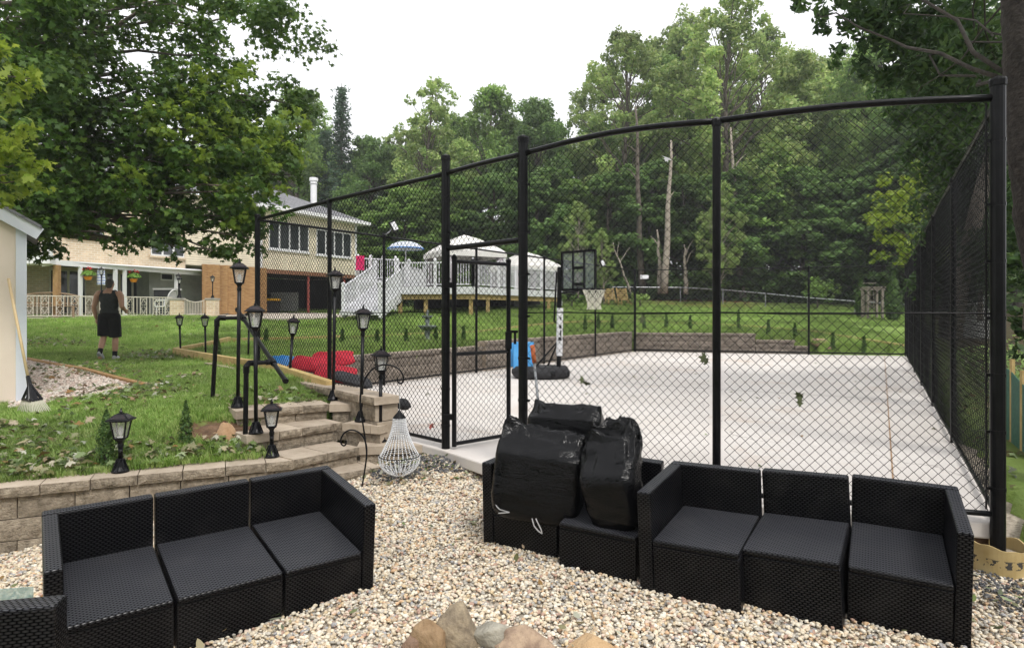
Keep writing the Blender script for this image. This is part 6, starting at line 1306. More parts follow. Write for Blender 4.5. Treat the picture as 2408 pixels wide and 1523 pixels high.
for k, (u, v, y) in enumerate(((650, 300, 62), (740, 330, 63), (840, 345, 62), (930, 330, 64), (1020, 300, 62), (1110, 290, 64), (1200, 270, 63), (1300, 300, 63), (1385, 320, 64), (1460, 260, 66), (1540, 240, 64), (1640, 230, 66), (1740, 230, 64), (1830, 240, 66), (1920, 220, 64), (2010, 200, 66), (2110, 180, 62), (2210, 170, 60), (2320, 150, 58))):
    px_tree(u, v, y, 72, 'tree deep in the wood filling the gap ' + DW[k], ('lf_mid', 'lf_light', 'lf_dark')[k % 3], 200 + k, kind='full', name='deep_wood_tree', group='trees deep in the wood')
UND = [(945, 440, 45, 80, 'lf_mid'), (1060, 410, 47, 85, 'lf_mid'), (1160, 400, 47, 80, 'lf_dark'), (1255, 395, 45, 85, 'lf_dark'), (1345, 420, 46, 75, 'lf_mid'), (1430, 400, 45, 80, 'lf_dark'), (1520, 380, 47, 80, 'lf_dark'), (1610, 410, 44, 75, 'lf_dark'), (1700, 400, 45, 85, 'lf_dark'), (1790, 370, 46, 85, 'lf_mid'), (1885, 390, 44, 85, 'lf_dark'), (1975, 400, 44, 85, 'lf_dark'), (2065, 370, 42, 85, 'lf_dark'), (2150, 330, 40, 90, 'lf_dark'), (860, 470, 44, 65, 'lf_mid'), (2290, 300, 36, 110, 'lf_dark')]
UL = ['bushy understorey tree behind the deck stairs', 'bushy understorey tree behind the larger gazebo', 'dark understorey tree behind the gate', 'dark understorey tree above the smaller gazebo', 'leafy understorey tree left of the backboard', 'dark understorey tree behind the backboard', 'dark understorey tree behind the net', 'dark understorey tree behind the broken pale trunk', 'dark understorey tree behind the middle front post', 'leafy understorey tree right of the middle front post', 'dark understorey tree above the pale hedge', 'dark understorey tree left of the arbor', 'dark understorey tree above the arbor', 'dark understorey tree at the far fence corner', 'small leafy tree beside the end of the siding wing', 'dark understorey tree behind the side fence netting']
for k, (u, v, y, hw, lm) in enumerate(UND):
    px_tree(u, v, y, hw, UL[k], lm, 50 + k, kind='under', name='understorey_tree', group='understorey trees')
px_tree(1360, 470, 40, 34, 'small bright feathery tree above the basketball backboard', 'lf_light', 80, kind='airy', bark='palebark', name='small_tree')
px_tree(1420, 540, 39, 22, 'slender bright young tree with a leaning pale stem', 'lf_light', 81, kind='airy', bark='palebark', name='small_tree')
px_tree(1690, 425, 40, 40, 'pale flowering small tree right of the middle front post', 'lf_light', 82, kind='airy', bark='palebark', name='small_tree')
# bare pale trunks standing at the edge of the lawn
def bare(label, u0, v0, u1, v1, y, r, m='palebark'):
    a, b = P(u0, v0, y), P(u1, v1, y); rnd = random.Random(u0); t = thing('bare_trunk', label, 'tree trunk', a, 'bare trunks at the wood edge'); q = MB(); n = 9
    q.tube([a.lerp(b, k / n) + Vector((rnd.uniform(-.06, .06), 0, 0)) for k in range(n + 1)], [r * (1 - .75 * k / n) for k in range(n + 1)], 9); q.build('trunk', M[m], t, smooth=True)
    for k in range(2): c = a.lerp(b, .6 + .15 * k); q = MB(); limb(q, c, c + Vector((rnd.uniform(-1, 1), 0, rnd.uniform(.5, 1.2))), r * .3, .01, rnd); q.build('stub', M[m], t, smooth=True)
bare('tall pale trunk beside the broken one behind the hoop', 1562, 690, 1580, 330, 41, .26); bare('broken pale snag leaning beside a taller trunk', 1553, 690, 1547, 540, 41.5, .2); bare('short pale dead trunk between hoop and middle post', 1614, 692, 1610, 575, 41, .17)
bare('straight grey trunk behind the backboard corner', 1509, 690, 1496, 250, 43, .26, 'bark'); bare('grey trunk right of the middle post rising high', 1745, 700, 1716, 300, 44, .26, 'palebark'); bare('thin leaning pale stem behind the small far chairs', 1484, 690, 1440, 570, 39.5, .1)
# undergrowth along the edge of the wood
np.random.seed(99); n = 42000; x = np.random.uniform(-22, 40, n); y = np.random.uniform(42.5, 60, n); h = np.random.rand(n) ** 1.6 * (1.2 + .11 * (y - 42) ** 1.2) * (1 + .5 * np.sin(x * .9) * np.sin(x * .37 + 1)); k = (CU + F * x / y > 600) & (CU + F * x / y < 2500); x, y, h = x[k], y[k], h[k]
o = leaf_cloud('undergrowth', np.c_[x, y, T(x, y) + h], np.random.normal(0, .6, (len(x), 3)) + [0, -.3, .7], np.random.uniform(.18, .4, len(x)), M['lf_dark'], DIA, None, .2); tag(o, 'dark leafy undergrowth along the edge of the wood', kind='stuff')
n = 9000; x = np.random.uniform(4.4, 16, n); y = np.random.uniform(5.5, 20, n); k = (x - .6 * y > 1.7); x, y = x[k], y[k]; h = np.random.rand(len(x)) ** 1.5 * (.25 + .22 * np.clip(x - .6 * y - 1.7, 0, 6) * (1 + .6 * np.sin(x * 2.1 + y)))
o = leaf_cloud('roadside_weeds', np.c_[x, y, T(x, y) + h], np.random.normal(0, .5, (len(x), 3)) + [0, -.3, .8], np.random.uniform(.07, .16, len(x)), M['lf_mid'], OVAL, None, .3); tag(o, 'leafy weeds on the low ground right of the court', kind='stuff')

# ------------------------------------------------------------------ big maple by the shed
np.random.seed(31); mrnd = random.Random(31)
MT = Vector((-12.2, 12.6, T1(-12.2, 12.6))); mp_ = thing('maple_tree', 'big dark maple overhanging the lawn and the brick house', 'tree', MT)
CLM = [(-60, 80, 11, 1.1), (60, 40, 11, 1.0), (180, 70, 11.5, .95), (300, 40, 12, .9), (400, 10, 12.3, .8), (470, 70, 12.4, .6), (540, 40, 12.6, .55), (530, 130, 12.6, .6), (-40, 230, 10.6, 1.1), (90, 200, 10.8, 1.0), (210, 180, 11.4, .95), (330, 160, 12, .75), (430, 180, 12.3, .8), (520, 220, 12.5, .75), (600, 235, 13, .65), (665, 235, 13.3, .6), (712, 250, 13.6, .5),
       (100, 330, 10.8, 1.0), (220, 320, 11.4, .95), (330, 300, 11.9, .9), (440, 310, 12.2, .85), (540, 320, 12.4, .8), (630, 330, 13, .65), (695, 330, 13.4, .5), (60, 430, 10.6, 1.0), (180, 430, 11.2, .95), (300, 420, 11.7, .9), (410, 420, 12, .85), (510, 430, 12.2, .75), (590, 420, 12.4, .65), (650, 410, 12.7, .5), (690, 410, 12.9, .35),
       (130, 510, 11, .75), (230, 500, 11.4, .6), (320, 510, 11.7, .65), (400, 530, 11.9, .6), (470, 530, 12, .65), (545, 520, 12.1, .6), (600, 490, 12.2, .45), (500, 590, 11.8, .35), (555, 590, 11.9, .35), (590, 560, 12, .35), (425, 585, 11.8, .28), (350, 565, 11.7, .28), (95, 575, 10.9, .4), (60, 520, 10.5, .6), (250, 545, 11.3, .25)]
CLM2 = [(u + mrnd.uniform(-50, 50), v + mrnd.uniform(-40, 20), y + mrnd.uniform(1.2, 2.6), r * 1.05) for u, v, y, r in CLM if v < 500 and u < 560]
CLM += [(u + mrnd.uniform(-25, 25), v + mrnd.uniform(-18, 18), mrnd.uniform(11.4, 13.6), mrnd.uniform(.42, .62)) for u in range(90, 640, 62) for v in (370, 440, 500)]
fr_cl = [(P(u, v, y), r) for u, v, y, r in CLM]; bk_cl = [(P(u, v, y), r) for u, v, y, r in CLM2]
ab_cl = [(Vector((mrnd.uniform(-13, -5), mrnd.uniform(10, 15.5), mrnd.uniform(8.3, 10.5))), 1.2) for _ in range(14)] + [(Vector((mrnd.uniform(-15, -10.5), mrnd.uniform(9, 16), mrnd.uniform(4.5, 8))), 1.3) for _ in range(10)]
p, n, s = clumps_leaves(fr_cl, 600, (.09, .16), .55, .15, .8); p2, n2, s2 = clumps_leaves(bk_cl + ab_cl, 340, (.11, .18), .55, .1, .85)
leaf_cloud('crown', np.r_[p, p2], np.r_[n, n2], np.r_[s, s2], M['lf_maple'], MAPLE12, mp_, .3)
# outer sprays, the crown's highlights painted as lighter leaf colour
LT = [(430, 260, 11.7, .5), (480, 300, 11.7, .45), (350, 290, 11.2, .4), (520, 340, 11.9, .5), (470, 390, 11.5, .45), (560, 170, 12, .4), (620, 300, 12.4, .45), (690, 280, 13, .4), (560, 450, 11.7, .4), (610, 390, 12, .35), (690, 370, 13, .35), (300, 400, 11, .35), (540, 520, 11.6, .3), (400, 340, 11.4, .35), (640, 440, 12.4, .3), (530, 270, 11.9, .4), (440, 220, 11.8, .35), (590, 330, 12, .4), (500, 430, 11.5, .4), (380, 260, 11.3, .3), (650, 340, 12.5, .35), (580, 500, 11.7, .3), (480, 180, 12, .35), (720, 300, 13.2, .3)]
p, n, s = clumps_leaves([(P(u, v, y), r) for u, v, y, r in LT], 330, (.09, .16), .6, .1, .7); leaf_cloud('highlight_sprays', p, n, s, leafmat('highlight maple leaves', [(.12, .2, .028), (.17, .26, .035), (.23, .32, .045)], .5, .45), MAPLE, mp_, .3)
q = MB(); q.tube([MT + Vector((0, 0, -.2)), MT + Vector((.1, .1, 2.2)), MT + Vector((.5, 0, 4.5)), MT + Vector((.9, -.1, 7.5)), MT + Vector((1, 0, 10))], [.4, .3, .24, .16, .05], 12); q.build('trunk', M['bark'], mp_, smooth=True)
q = MB()
for k, (c, r) in enumerate(fr_cl + bk_cl[::2]):
    z = min(MT.z + 8.5, max(MT.z + 2.6, c.z - .25 * abs(c.x - MT.x) * .4)); a = MT + Vector((.5, 0, z - MT.z)); limb(q, a, c, .07 if k % 3 else .1, .012, mrnd, 7, .05)
q.build('limbs', M['bark'], mp_, smooth=True)
# a nearer spray at the picture edge, its sunlight put into the leaf colour
np.random.seed(33); nt_ = thing('young_maple', 'yellow green maple branch at the upper edge above the shed', 'tree', Vector((-7.9, 8.0, .8)))
NL = [(0, 130, 7.2, .28), (40, 170, 7.2, .3), (70, 185, 7.2, .2), (10, 230, 7.3, .25), (-20, 330, 7.2, .35), (30, 340, 7.2, .3), (60, 380, 7.3, .25), (20, 410, 7.3, .28), (0, 300, 7.2, .28), (70, 420, 7.4, .18), (30, 460, 7.5, .25), (-70, 200, 7.2, .4), (-80, 400, 7.3, .4)]
p, n, s = clumps_leaves([(P(u, v, y), r) for u, v, y, r in NL], 420, (.08, .14), .7, .1, .8); leaf_cloud('crown', p, n, s, M['lf_lime'], MAPLE, nt_, .3)
q = MB(); q.tube([Vector((-7.9, 8, .5)), Vector((-7.7, 7.8, 2.5)), Vector((-7.2, 7.4, 5.5))], [.08, .06, .02], 8); q.build('trunk', M['bark'], nt_, smooth=True); q = MB()
for u, v, y, r in NL: limb(q, Vector((-7.4, 7.6, 4.2 if v < 260 else 3.2)), P(u, v, y), .025, .006, mrnd)
q.build('limbs', M['bark'], nt_, smooth=True)

# ------------------------------------------------------------------ near tree and hanging boughs at the other side
np.random.seed(41); nr_t = thing('roadside_tree', 'rough barked tree with hanging leafy boughs behind the corner post', 'tree', Vector((5.2, 6.0, .3)))
q = MB(); rb_ = 0; TP = [P(2520, 1250, 6), P(2505, 850, 6), P(2472, 660, 6), P(2442, 530, 6), P(2426, 400, 6), P(2412, 250, 6), P(2402, 100, 6), P(2396, -60, 6), P(2392, -500, 6)]; q.tube(smoothline(TP, 4), [.2 - .07 * k / 32 for k in range(33)], 26)
for i_, p_ in enumerate(q.v): k_ = .012 * (1 if (i_ * 7919 + i_ // 26 * 104729) % 5 < 2 else -.6) + .02 * mnoise.noise(Vector((p_.x * 9, p_.y * 9, p_.z * 3))); q.v[i_] = p_ + Vector((p_.x - P(2410, 0, 6).x, p_.y - 6, 0)).normalized() * k_
tr_ = q.build('trunk', None or mat('flaky bark', (.012, .01, .008), (.05, .041, .035), 16, .95, 1.0, 28, detail=9), nr_t, smooth=True)
HB = [(1890, 10, 9.5, .25), (1945, 40, 9.4, .3), (1965, 130, 9.4, .25), (2010, 30, 9.3, .35), (2050, 100, 9.4, .35), (2090, 30, 9.2, .4), (2060, 200, 9.6, .28), (2130, 120, 9.3, .42), (2180, 40, 9, .5), (2200, 150, 9.2, .45), (2120, 260, 9.8, .3), (2230, 230, 9.3, .45), (2260, 90, 8.8, .5), (2290, 180, 8.8, .5), (2330, 60, 8, .5), (2330, 280, 9, .45), (2280, 320, 10, .5), (2200, 330, 10.5, .5), (2250, 420, 11, .6), (2170, 250, 10.4, .4), (2300, 420, 10.5, .55), (2390, 150, 7.2, .4), (2400, 300, 8, .5), (2230, 500, 12, .6), (2320, 520, 12, .7), (2260, 600, 13, .8), (2400, 480, 9, .6), (2410, 620, 9, .6), (2330, 640, 13, .8)]
hb = [(P(u, v, y), r) for u, v, y, r in HB] + [(P(u + mrnd.uniform(-25, 25), v + mrnd.uniform(-30, 30), y + mrnd.uniform(1, 2.5)), r * 1.2) for u, v, y, r in HB if u > 2080] + [(Vector((random.uniform(4, 9), random.uniform(7, 13), random.uniform(7.2, 10))), .9) for _ in range(12)]
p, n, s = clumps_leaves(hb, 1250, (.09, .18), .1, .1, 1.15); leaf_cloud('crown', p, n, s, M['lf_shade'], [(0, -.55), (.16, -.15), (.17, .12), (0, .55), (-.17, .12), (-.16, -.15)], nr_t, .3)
q = MB()
for k, (c, r) in enumerate(hb[::5]): a = P(2404, 200 - (k % 6) * 110, 6); limb(q, a, c, .012 if k % 3 else .024, .005, mrnd, 8, .02)
q.build('limbs', M['darkbark'], nr_t, smooth=True)
pt = thing('leaning_trunk', 'pale leaning trunk seen through the side fence netting', 'tree trunk', P(2245, 760, 10)); q = MB(); q.tube([P(2240, 800, 10), P(2262, 650, 10), P(2300, 480, 10), P(2345, 320, 10), P(2380, 150, 10)], [.13, .12, .11, .1, .08], 10); q.build('trunk', M['palebark'], pt, smooth=True)
np.random.seed(43); lm_ = thing('lime_maple', 'bright yellow green maple behind the far corner of the side fence', 'tree', Vector(((2200 - CU) * 24 / F, 24, .9)))
LM = [(2060, 520, 23, .7), (2080, 470, 23, .7), (2120, 440, 23.3, .8), (2160, 420, 23.6, .8), (2130, 510, 23, .9), (2180, 490, 23.4, .9), (2090, 560, 22.8, .6), (2150, 570, 23, .7), (2210, 440, 24, .9), (2220, 540, 24, .9), (2070, 600, 22.8, .35), (2125, 610, 23, .4), (2200, 600, 24, .8)]
p, n, s = clumps_leaves([(P(u, v, y), r) for u, v, y, r in LM], 200, (.13, .24), .7, .2, .7); leaf_cloud('crown', p, n, s, M['lf_lime'], MAPLE, lm_, .3)
q = MB(); b0 = Vector(((2215 - CU) * 24.5 / F, 24.5, .7)); q.tube([b0, b0 + Vector((0, 0, 3.5)), b0 + Vector((-.3, 0, 6.5))], [.12, .1, .03], 8)
for u, v, y, r in LM: limb(q, b0 + Vector((0, 0, 3 + (v < 500) * 1.5)), P(u, v, y), .04, .01, mrnd)
q.build('trunk', M['bark'], lm_, smooth=True)

# ------------------------------------------------------------------ cedar saplings and clipped conifers
def cedar_mesh(n, H, w, seed, sz):
    np.random.seed(seed); f = np.random.rand(n) ** .8; a = np.random.uniform(0, 6.28, n); r = w * (np.sin(np.pi * np.clip(.12 + f * .88, 0, 1)) ** .7 * (1 - f * .55)) * np.random.uniform(.35, 1.05, n)
    return np.c_[r * np.cos(a), r * np.sin(a), .03 * H + f * H * .97], np.c_[np.cos(a) * .9, np.sin(a) * .9, np.random.normal(.2, .5, n)], np.random.uniform(sz * .6, sz * 1.3, n)
def cedar(label, base, H, w, seed, n=420, sz=.06, group='cedar saplings in the beds', name='cedar_sapling', src=None):
    t = thing(name, label, 'sapling' if name == 'cedar_sapling' else 'conifer', base, group); ORG[t.name] = Vector((0, 0, 0))
    q = MB(); q.tube([(0, 0, -.05), (0, 0, H * .9)], [.012 * H + .004, .003], 6); q.build('stem', M['bark'], t)
    p, nn2, s = cedar_mesh(n, H, w, seed, sz); leaf_cloud('foliage', p, nn2, s, M['lf_cedar'], [(0, -.5), (.2, 0), (0, .6), (-.2, 0)], t, .2); return t
cedar('fuller cedar sapling on the bank behind the wall left of the boulder', on(250, 1092, .53), .52, .13, 1, 1500, .035); cedar('slim cedar sapling on the bank close to the boulder', on(437, 1062, .53), .53, .1, 2, 1300, .034); cedar('thin cedar sapling inside the bed behind the handrail', onT(513, 850), .5, .1, 3, 700, .04)
for k, (u, v, lab) in enumerate(((626, 812, 'cedar sapling behind the front corner fence post'), (805, 812, 'cedar sapling beside the second fence post on the lawn'), (887, 815, 'cedar sapling behind the tall cheek block lantern'), (955, 812, 'cedar sapling in line below the fountain'), (1025, 806, 'cedar sapling just right of the fountain'), (1090, 806, 'cedar sapling seen through the gate hinge side'), (1376, 780, 'cedar sapling left of the net over the court wall'), (1407, 778, 'cedar sapling under the net over the court wall'), (1440, 778, 'cedar sapling right of the net over the court wall'), (1514, 777, 'cedar sapling at the far court corner'), (1567, 777, 'second cedar sapling from the far court corner'), (1623, 779, 'third cedar sapling from the far court corner'), (1737, 778, 'cedar sapling right of the middle front post'), (1807, 790, 'cedar sapling where the far court wall steps down'), (1869, 798, 'cedar sapling above the low end of the court wall'), (1959, 822, 'cedar sapling behind the pink boulders'), (2032, 830, 'last cedar sapling towards the side fence'))):
    p = onT(u, v); cedar(lab, p, 38 * p.y / F * (1 if k != 12 else 1.3), 7 * p.y / F, 10 + k, 240, .11)
for u0, u1, v0, v1, y, lab in ((2008, 2042, 656, 742, 33, 'upright clipped conifer left of the wooden arbor'), (2078, 2124, 640, 756, 31, 'upright clipped conifer right of the wooden arbor')):
    p = P((u0 + u1) / 2, 0, y); z0 = T1(p.x, y); cedar(lab, Vector((p.x, y, z0)), EYE - (v0 - CV) * y / F - z0, (u1 - u0) / 2 * y / F * 1.1, u0, 3200, .17, 'conifers beside the arbor', 'clipped_conifer')
def bush(label, u0, u1, v0, v1, y, lm, seed, per=150, size=(.1, .22), name='shrub'):
    np.random.seed(seed); rnd = random.Random(seed); c = P((u0 + u1) / 2, (v0 + v1) / 2, y); rx, rz = (u1 - u0) / 2 * y / F, (v1 - v0) / 2 * y / F; t = thing(name, label, 'shrub', (c.x, y, c.z - rz), 'shrubs below the wood')
    cl = [(c + Vector((rnd.uniform(-.7, .7) * rx, rnd.uniform(-.4, .4) * rx, rnd.uniform(-.6, .6) * rz)), min(rx, rz) * rnd.uniform(.4, .7)) for _ in range(14)]; p, n, s = clumps_leaves(cl, per * 2, size); leaf_cloud('foliage', p, n, s, M[lm], DIA, t, .2)
    q = MB(); q.tube([c + Vector((0, 0, -rz - .3)), c], [.06, .02], 6); q.build('stem', M['bark'], t)
M['lf_pale'] = leafmat('pale yellow hedge leaves', [(.3, .33, .12), (.4, .42, .2), (.5, .5, .28)], .4)
bush('pale yellow hedge lit beyond the wood', 1740, 1800, 648, 692, 47, 'lf_pale', 1); bush('second pale yellow hedge clump beyond the wood', 1800, 1856, 652, 685, 47.5, 'lf_pale', 2); bush('grey green shrub below the far wire fence', 1860, 1985, 650, 712, 38, 'lf_mid', 3); bush('light green shrub behind the small far chairs', 1480, 1530, 690, 712, 37, 'lf_light', 4); bush('dark shrub under the far end of the deck', 1290, 1400, 690, 712, 36, 'lf_mid', 5)

# unseen ring of leaves added behind the viewer to darken reflections
np.random.seed(77); n = 15000; a = np.random.uniform(R(185), R(355), n); rr = np.random.uniform(12, 18, n); x, y = rr * np.cos(a), rr * np.sin(a); z = np.random.rand(n) ** .8 * (6.5 + 2 * np.sin(a * 7))
o = leaf_cloud('reflection_leaves', np.c_[x, y, z], np.random.normal(0, .7, (n, 3)) + [0, 0, .5], np.random.uniform(.4, .9, n), M['lf_dark'], DIA, None, .2); tag(o, 'unseen leaf ring added behind the viewer to darken reflections', kind='stuff')

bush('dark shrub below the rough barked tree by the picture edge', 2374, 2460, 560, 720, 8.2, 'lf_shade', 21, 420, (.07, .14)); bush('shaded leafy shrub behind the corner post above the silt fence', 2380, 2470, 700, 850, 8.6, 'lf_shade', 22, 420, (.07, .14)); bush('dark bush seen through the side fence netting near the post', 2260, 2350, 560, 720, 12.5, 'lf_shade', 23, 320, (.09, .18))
# ------------------------------------------------------------------ far wire fence, arbor, chairs, small fixtures
ff = thing('garden_wire_fence', 'low galvanised wire fence at the top of the lawn', 'fence', P(1700, 690, 39)); pf = [P(1440, 675, 41), P(1600, 676, 41), P(1700, 681, 40), P(1800, 690, 38.5), P(1900, 700, 37), P(2010, 708, 35.5), P(2128, 716, 34)]
for a, b in zip(pf[:-1], pf[1:]):
    q = MB(); q.tube([a, b], .035, 6); q.build('top_rail', M['galv'], ff); q = MB(); zg_ = T1(a.x, a.y); q.tube([Vector((a.x, a.y, zg_ - .2)), a + Vector((0, 0, .05))], .035, 6); q.build('post', M['galv'], ff)
    co, fc = chain_mesh(Vector((a.x, a.y, 0)), Vector((b.x, b.y, 0)), 0, 1, .004, .13); tt = ((co[:, :2] - np.array([a.x, a.y])) @ np.array([b.x - a.x, b.y - a.y])) / ((b.x - a.x) ** 2 + (b.y - a.y) ** 2); zt_ = a.z + (b.z - a.z) * tt; zb_ = T(co[:, 0], co[:, 1]); co[:, 2] = zb_ + (zt_ - zb_) * co[:, 2]; np_mesh('wire_mesh', co - np.array(org(ff)), fc, M['galv'], ff)
ar = thing('garden_arbor', 'weathered wooden arbor with lattice between the conifers', 'arbor', P(2058, 745, 32)); aw = mat('weathered grey wood', (.2, .17, .14), (.32, .28, .23), 8, .9); Y_ = 32; zA = lambda v: EYE - (v - CV) * Y_ / F; xA = lambda u: (u - CU) * Y_ / F; g0 = T1(xA(2058), 32)
for u in (2041, 2075):
    for dy in (0, .5): q = MB(); q.b2((xA(u) - .05, Y_ + dy - .05, g0 - .1), (xA(u) + .05, Y_ + dy + .05, zA(682))); q.build('post', aw, ar)
for dy in (0, .5): q = MB(); q.b2((xA(2036), Y_ + dy - .03, zA(682) + .003), (xA(2081), Y_ + dy + .03, zA(677))); q.build('beam', aw, ar)
for k in range(6): u = 2038 + k * 8; q = MB(); q.b2((xA(u) - .03, Y_ - .15, zA(676.5)), (xA(u) + .03, Y_ + .65, zA(674))); q.build('slat', aw, ar)
for k in range(4): u = 2047 + k * 7; q = MB(); q.b2((xA(u) - .015, Y_ + .5, g0 + .1), (xA(u) + .015, Y_ + .52, zA(684))); q.build('lattice_strip', aw, ar)
for k in range(6): z = g0 + .3 + k * .3; q = MB(); q.b2((xA(2042), Y_ + .485, z), (xA(2074), Y_ + .498, z + .03)); q.build('lattice_strip', aw, ar)
for u, lab in ((1437, 'slatted wooden lounger nearest the net below the wood'), (1467, 'slatted wooden lounger by the far court corner')):
    y = 38.0; t = local_thing('wooden_lounger', lab, 'lounger', Vector(((u - CU) * y / F, y, T1((u - CU) * y / F, y))), .2, 'wooden loungers below the wood')
    for k in range(6): q = MB(); q.box((0, .1 + k * .06, .42 + k * .11), (.6, .07, .06)); q.build('slat', M['timber'], t)
    for k in range(3): q = MB(); q.box((0, -.35 + k * .15, .35), (.6, .12, .03)); q.build('seat_slat', M['timber'], t)
    for sx in (-1, 1): q = MB(); q.box((sx * .3, -.1, .17), (.05, .9, .06)); q.bar((sx * .3, .05, .2), (sx * .3, .48, 1.05), .05, .05); q.box((sx * .3, -.4, .08), (.05, .05, .5)); q.build('side_frame', M['timber'], t)
def flood(label, p0, u, v, y, m):
    t = thing('floodlight', label, 'floodlight', p0, 'floodlights on the fence posts'); c = P(u, v, y); q = MB(); q.tube([p0, p0.lerp(c, .6) + Vector((0, 0, -.03)), c], .014, 6); q.build('bracket', M['galv'], t)
    Rm = Matrix.Rotation(R(-28), 3, 'Y') @ Matrix.Rotation(R(15), 3, 'Z'); q = MB(); q.box(c, (.13, .07, .22), Rm); q.build('housing', M['lampblack'], t, bevel=.01); q = MB(); q.box(c + Rm @ Vector((.01, -.038, -.01)), (.09, .006, .17), Rm); q.build('lens', m, t)
flood('black floodlight tilted above the side fence post', up(side[1], RZ + .02), 926, 532, 12.9, M['whitevinyl']); flood('pale floodlight above the side fence near the far corner', up(side[4], RZ - .2), 1416, 619, 19.9, M['whitevinyl'])
q = MB(); a = BL.lerp(BR, .02); b = BL.lerp(BR, .055); q.bar(up(a, 3.25) + Vector((0, -.05, 0)), up(b, 3.25) + Vector((0, -.05, 0)), .01, .14); tag(q.build('small_sign', M['whitevinyl']), 'small blank white plate on the far fence corner', 'sign', kind='thing')
# leaves caught in the wire
def caught(label, u, v, a, b, seed, n=2, m='fallen'):
    q_ = (u - CU) / F; t = (a.x - q_ * a.y) / (q_ * (b.y - a.y) - (b.x - a.x)); p = a.lerp(b, t); y = p.y - .02; c = P(u, v, y); np.random.seed(seed)
    o = leaf_cloud('caught_leaf', np.array([c + Vector((random.uniform(-.02, .02), 0, -.03 * k)) for k in range(n)]), np.random.normal(0, .4, (n, 3)) + [.1, -1, .3], np.random.uniform(.06, .1, n), M[m], MAPLE, None, .4); tag(o, label, 'leaf', 'leaves caught in the fence wire', 'thing')
M['drygreen'] = mat('wilted leaf green', (.08, .1, .05), (.13, .15, .07), 20, .8)
caught('wilted leaf caught in the fence wire above the rubbish bags', 1375, 893, G2, P3, 1, 2, 'drygreen'); caught('wilted leaf hanging in the fence wire over the empty sofa', 1880, 930, P3, NR, 2, 3, 'drygreen'); caught('leaf caught low on the fence right above the middle sofa corner', 1512, 742, G2, P3, 3, 2, 'drygreen'); caught('wilted leaf stuck in the wire left of the middle post', 1658, 842, G2, P3, 4, 2, 'drygreen'); caught('pale leaf stuck high in the fence wire near the top rail', 1572, 370, G2, P3, 5, 1, 'ribbon'); caught('reddish leaf stuck in the wire beside the gate post', 1010, 1000, P1, G1, 6, 1, 'redpaint')
# green silt fence with stakes behind the corner post
sf = thing('silt_fence', 'green silt fence with wooden stakes behind the corner post', 'fence', P(2390, 950, 7.6)); gmat = mat('green plastic netting', (.03, .1, .07), (.06, .16, .11), 20, .7); q = MB(); pts = [(2340, 850, 8.6), (2376, 872, 8.0), (2400, 900, 7.5), (2440, 930, 7.0)]
for u, v, y in pts: p = P(u, v, y); g_ = T1(p.x, p.y); q.v += [Vector((p.x, p.y, g_ - .05)), p]
q.f = [(2 * k, 2 * k + 2, 2 * k + 3, 2 * k + 1) for k in range(3)]; q.m = [0] * 3; o = q.build('netting', gmat, sf); so = o.modifiers.new('thickness', 'SOLIDIFY'); so.thickness = .01
for u, v, y in pts[1:]: p = P(u, v, y); q = MB(); q.b2((p.x - .02, p.y - .05, T1(p.x, p.y) - .1), (p.x + .02, p.y - .012, p.z + .15)); q.build('stake', M['timber'], sf)
nh = thing('neighbour_house', 'neighbouring house with a pale eave showing behind the boughs', 'house', P(2290, 700, 24)); a, b = P(2222, 246, 24), P(2345, 282, 22.5); q = MB(); q.bar(a, b, .3, .25); q.build('gutter', M['stucco'], nh); dv = Vector((.6, .9, 0)) * 4
q = MB(); q.add([a, b, b + dv + Vector((0, 0, 2)), a + dv + Vector((0, 0, 2))], [(0, 1, 2, 3)]); o = q.build('roof', M['shingle'], nh); so = o.modifiers.new('thickness', 'SOLIDIFY'); so.thickness = .1
q = MB(); a2 = a + Vector((.3, .5, -.15)); b2_ = b + Vector((.3, .5, -.15)); q.add([Vector((a2.x, a2.y, 1)), Vector((b2_.x, b2_.y, 1)), b2_, a2], [(0, 1, 2, 3)]); o = q.build('wall', M['stucco'], nh); so = o.modifiers.new('thickness', 'SOLIDIFY'); so.thickness = .2

# ------------------------------------------------------------------ person walking away over the lawn
pb = onT(257, 849); pe = thing('person', 'person in dark grey tank top and black shorts walking away across the lawn', 'person', pb); ORG[pe.name] = Vector((0, 0, 0)); pe.rotation_euler = (0, 0, R(8))
M['skin'] = mat('skin', (.46, .26, .18), (.54, .32, .22), 12, .55); M['tank'] = mat('dark grey cotton', (.028, .032, .032), (.045, .05, .05), 14, .9); M['short'] = mat('black cotton', (.006, .006, .007), (.012, .012, .013), 14, .9); M['hair'] = mat('short greying hair', (.035, .03, .027), (.13, .115, .105), 60, .8); M['shoe'] = mat('grey trainers', (.3, .31, .33), (.45, .45, .46), 20, .7)
def remesh(o, vox, sm=6):
    r = o.modifiers.new('skin', 'REMESH'); r.mode = 'VOXEL'; r.voxel_size = vox; r.use_smooth_shade = True; s = o.modifiers.new('soft', 'SMOOTH'); s.factor = .5; s.iterations = sm; return o
V3 = Vector
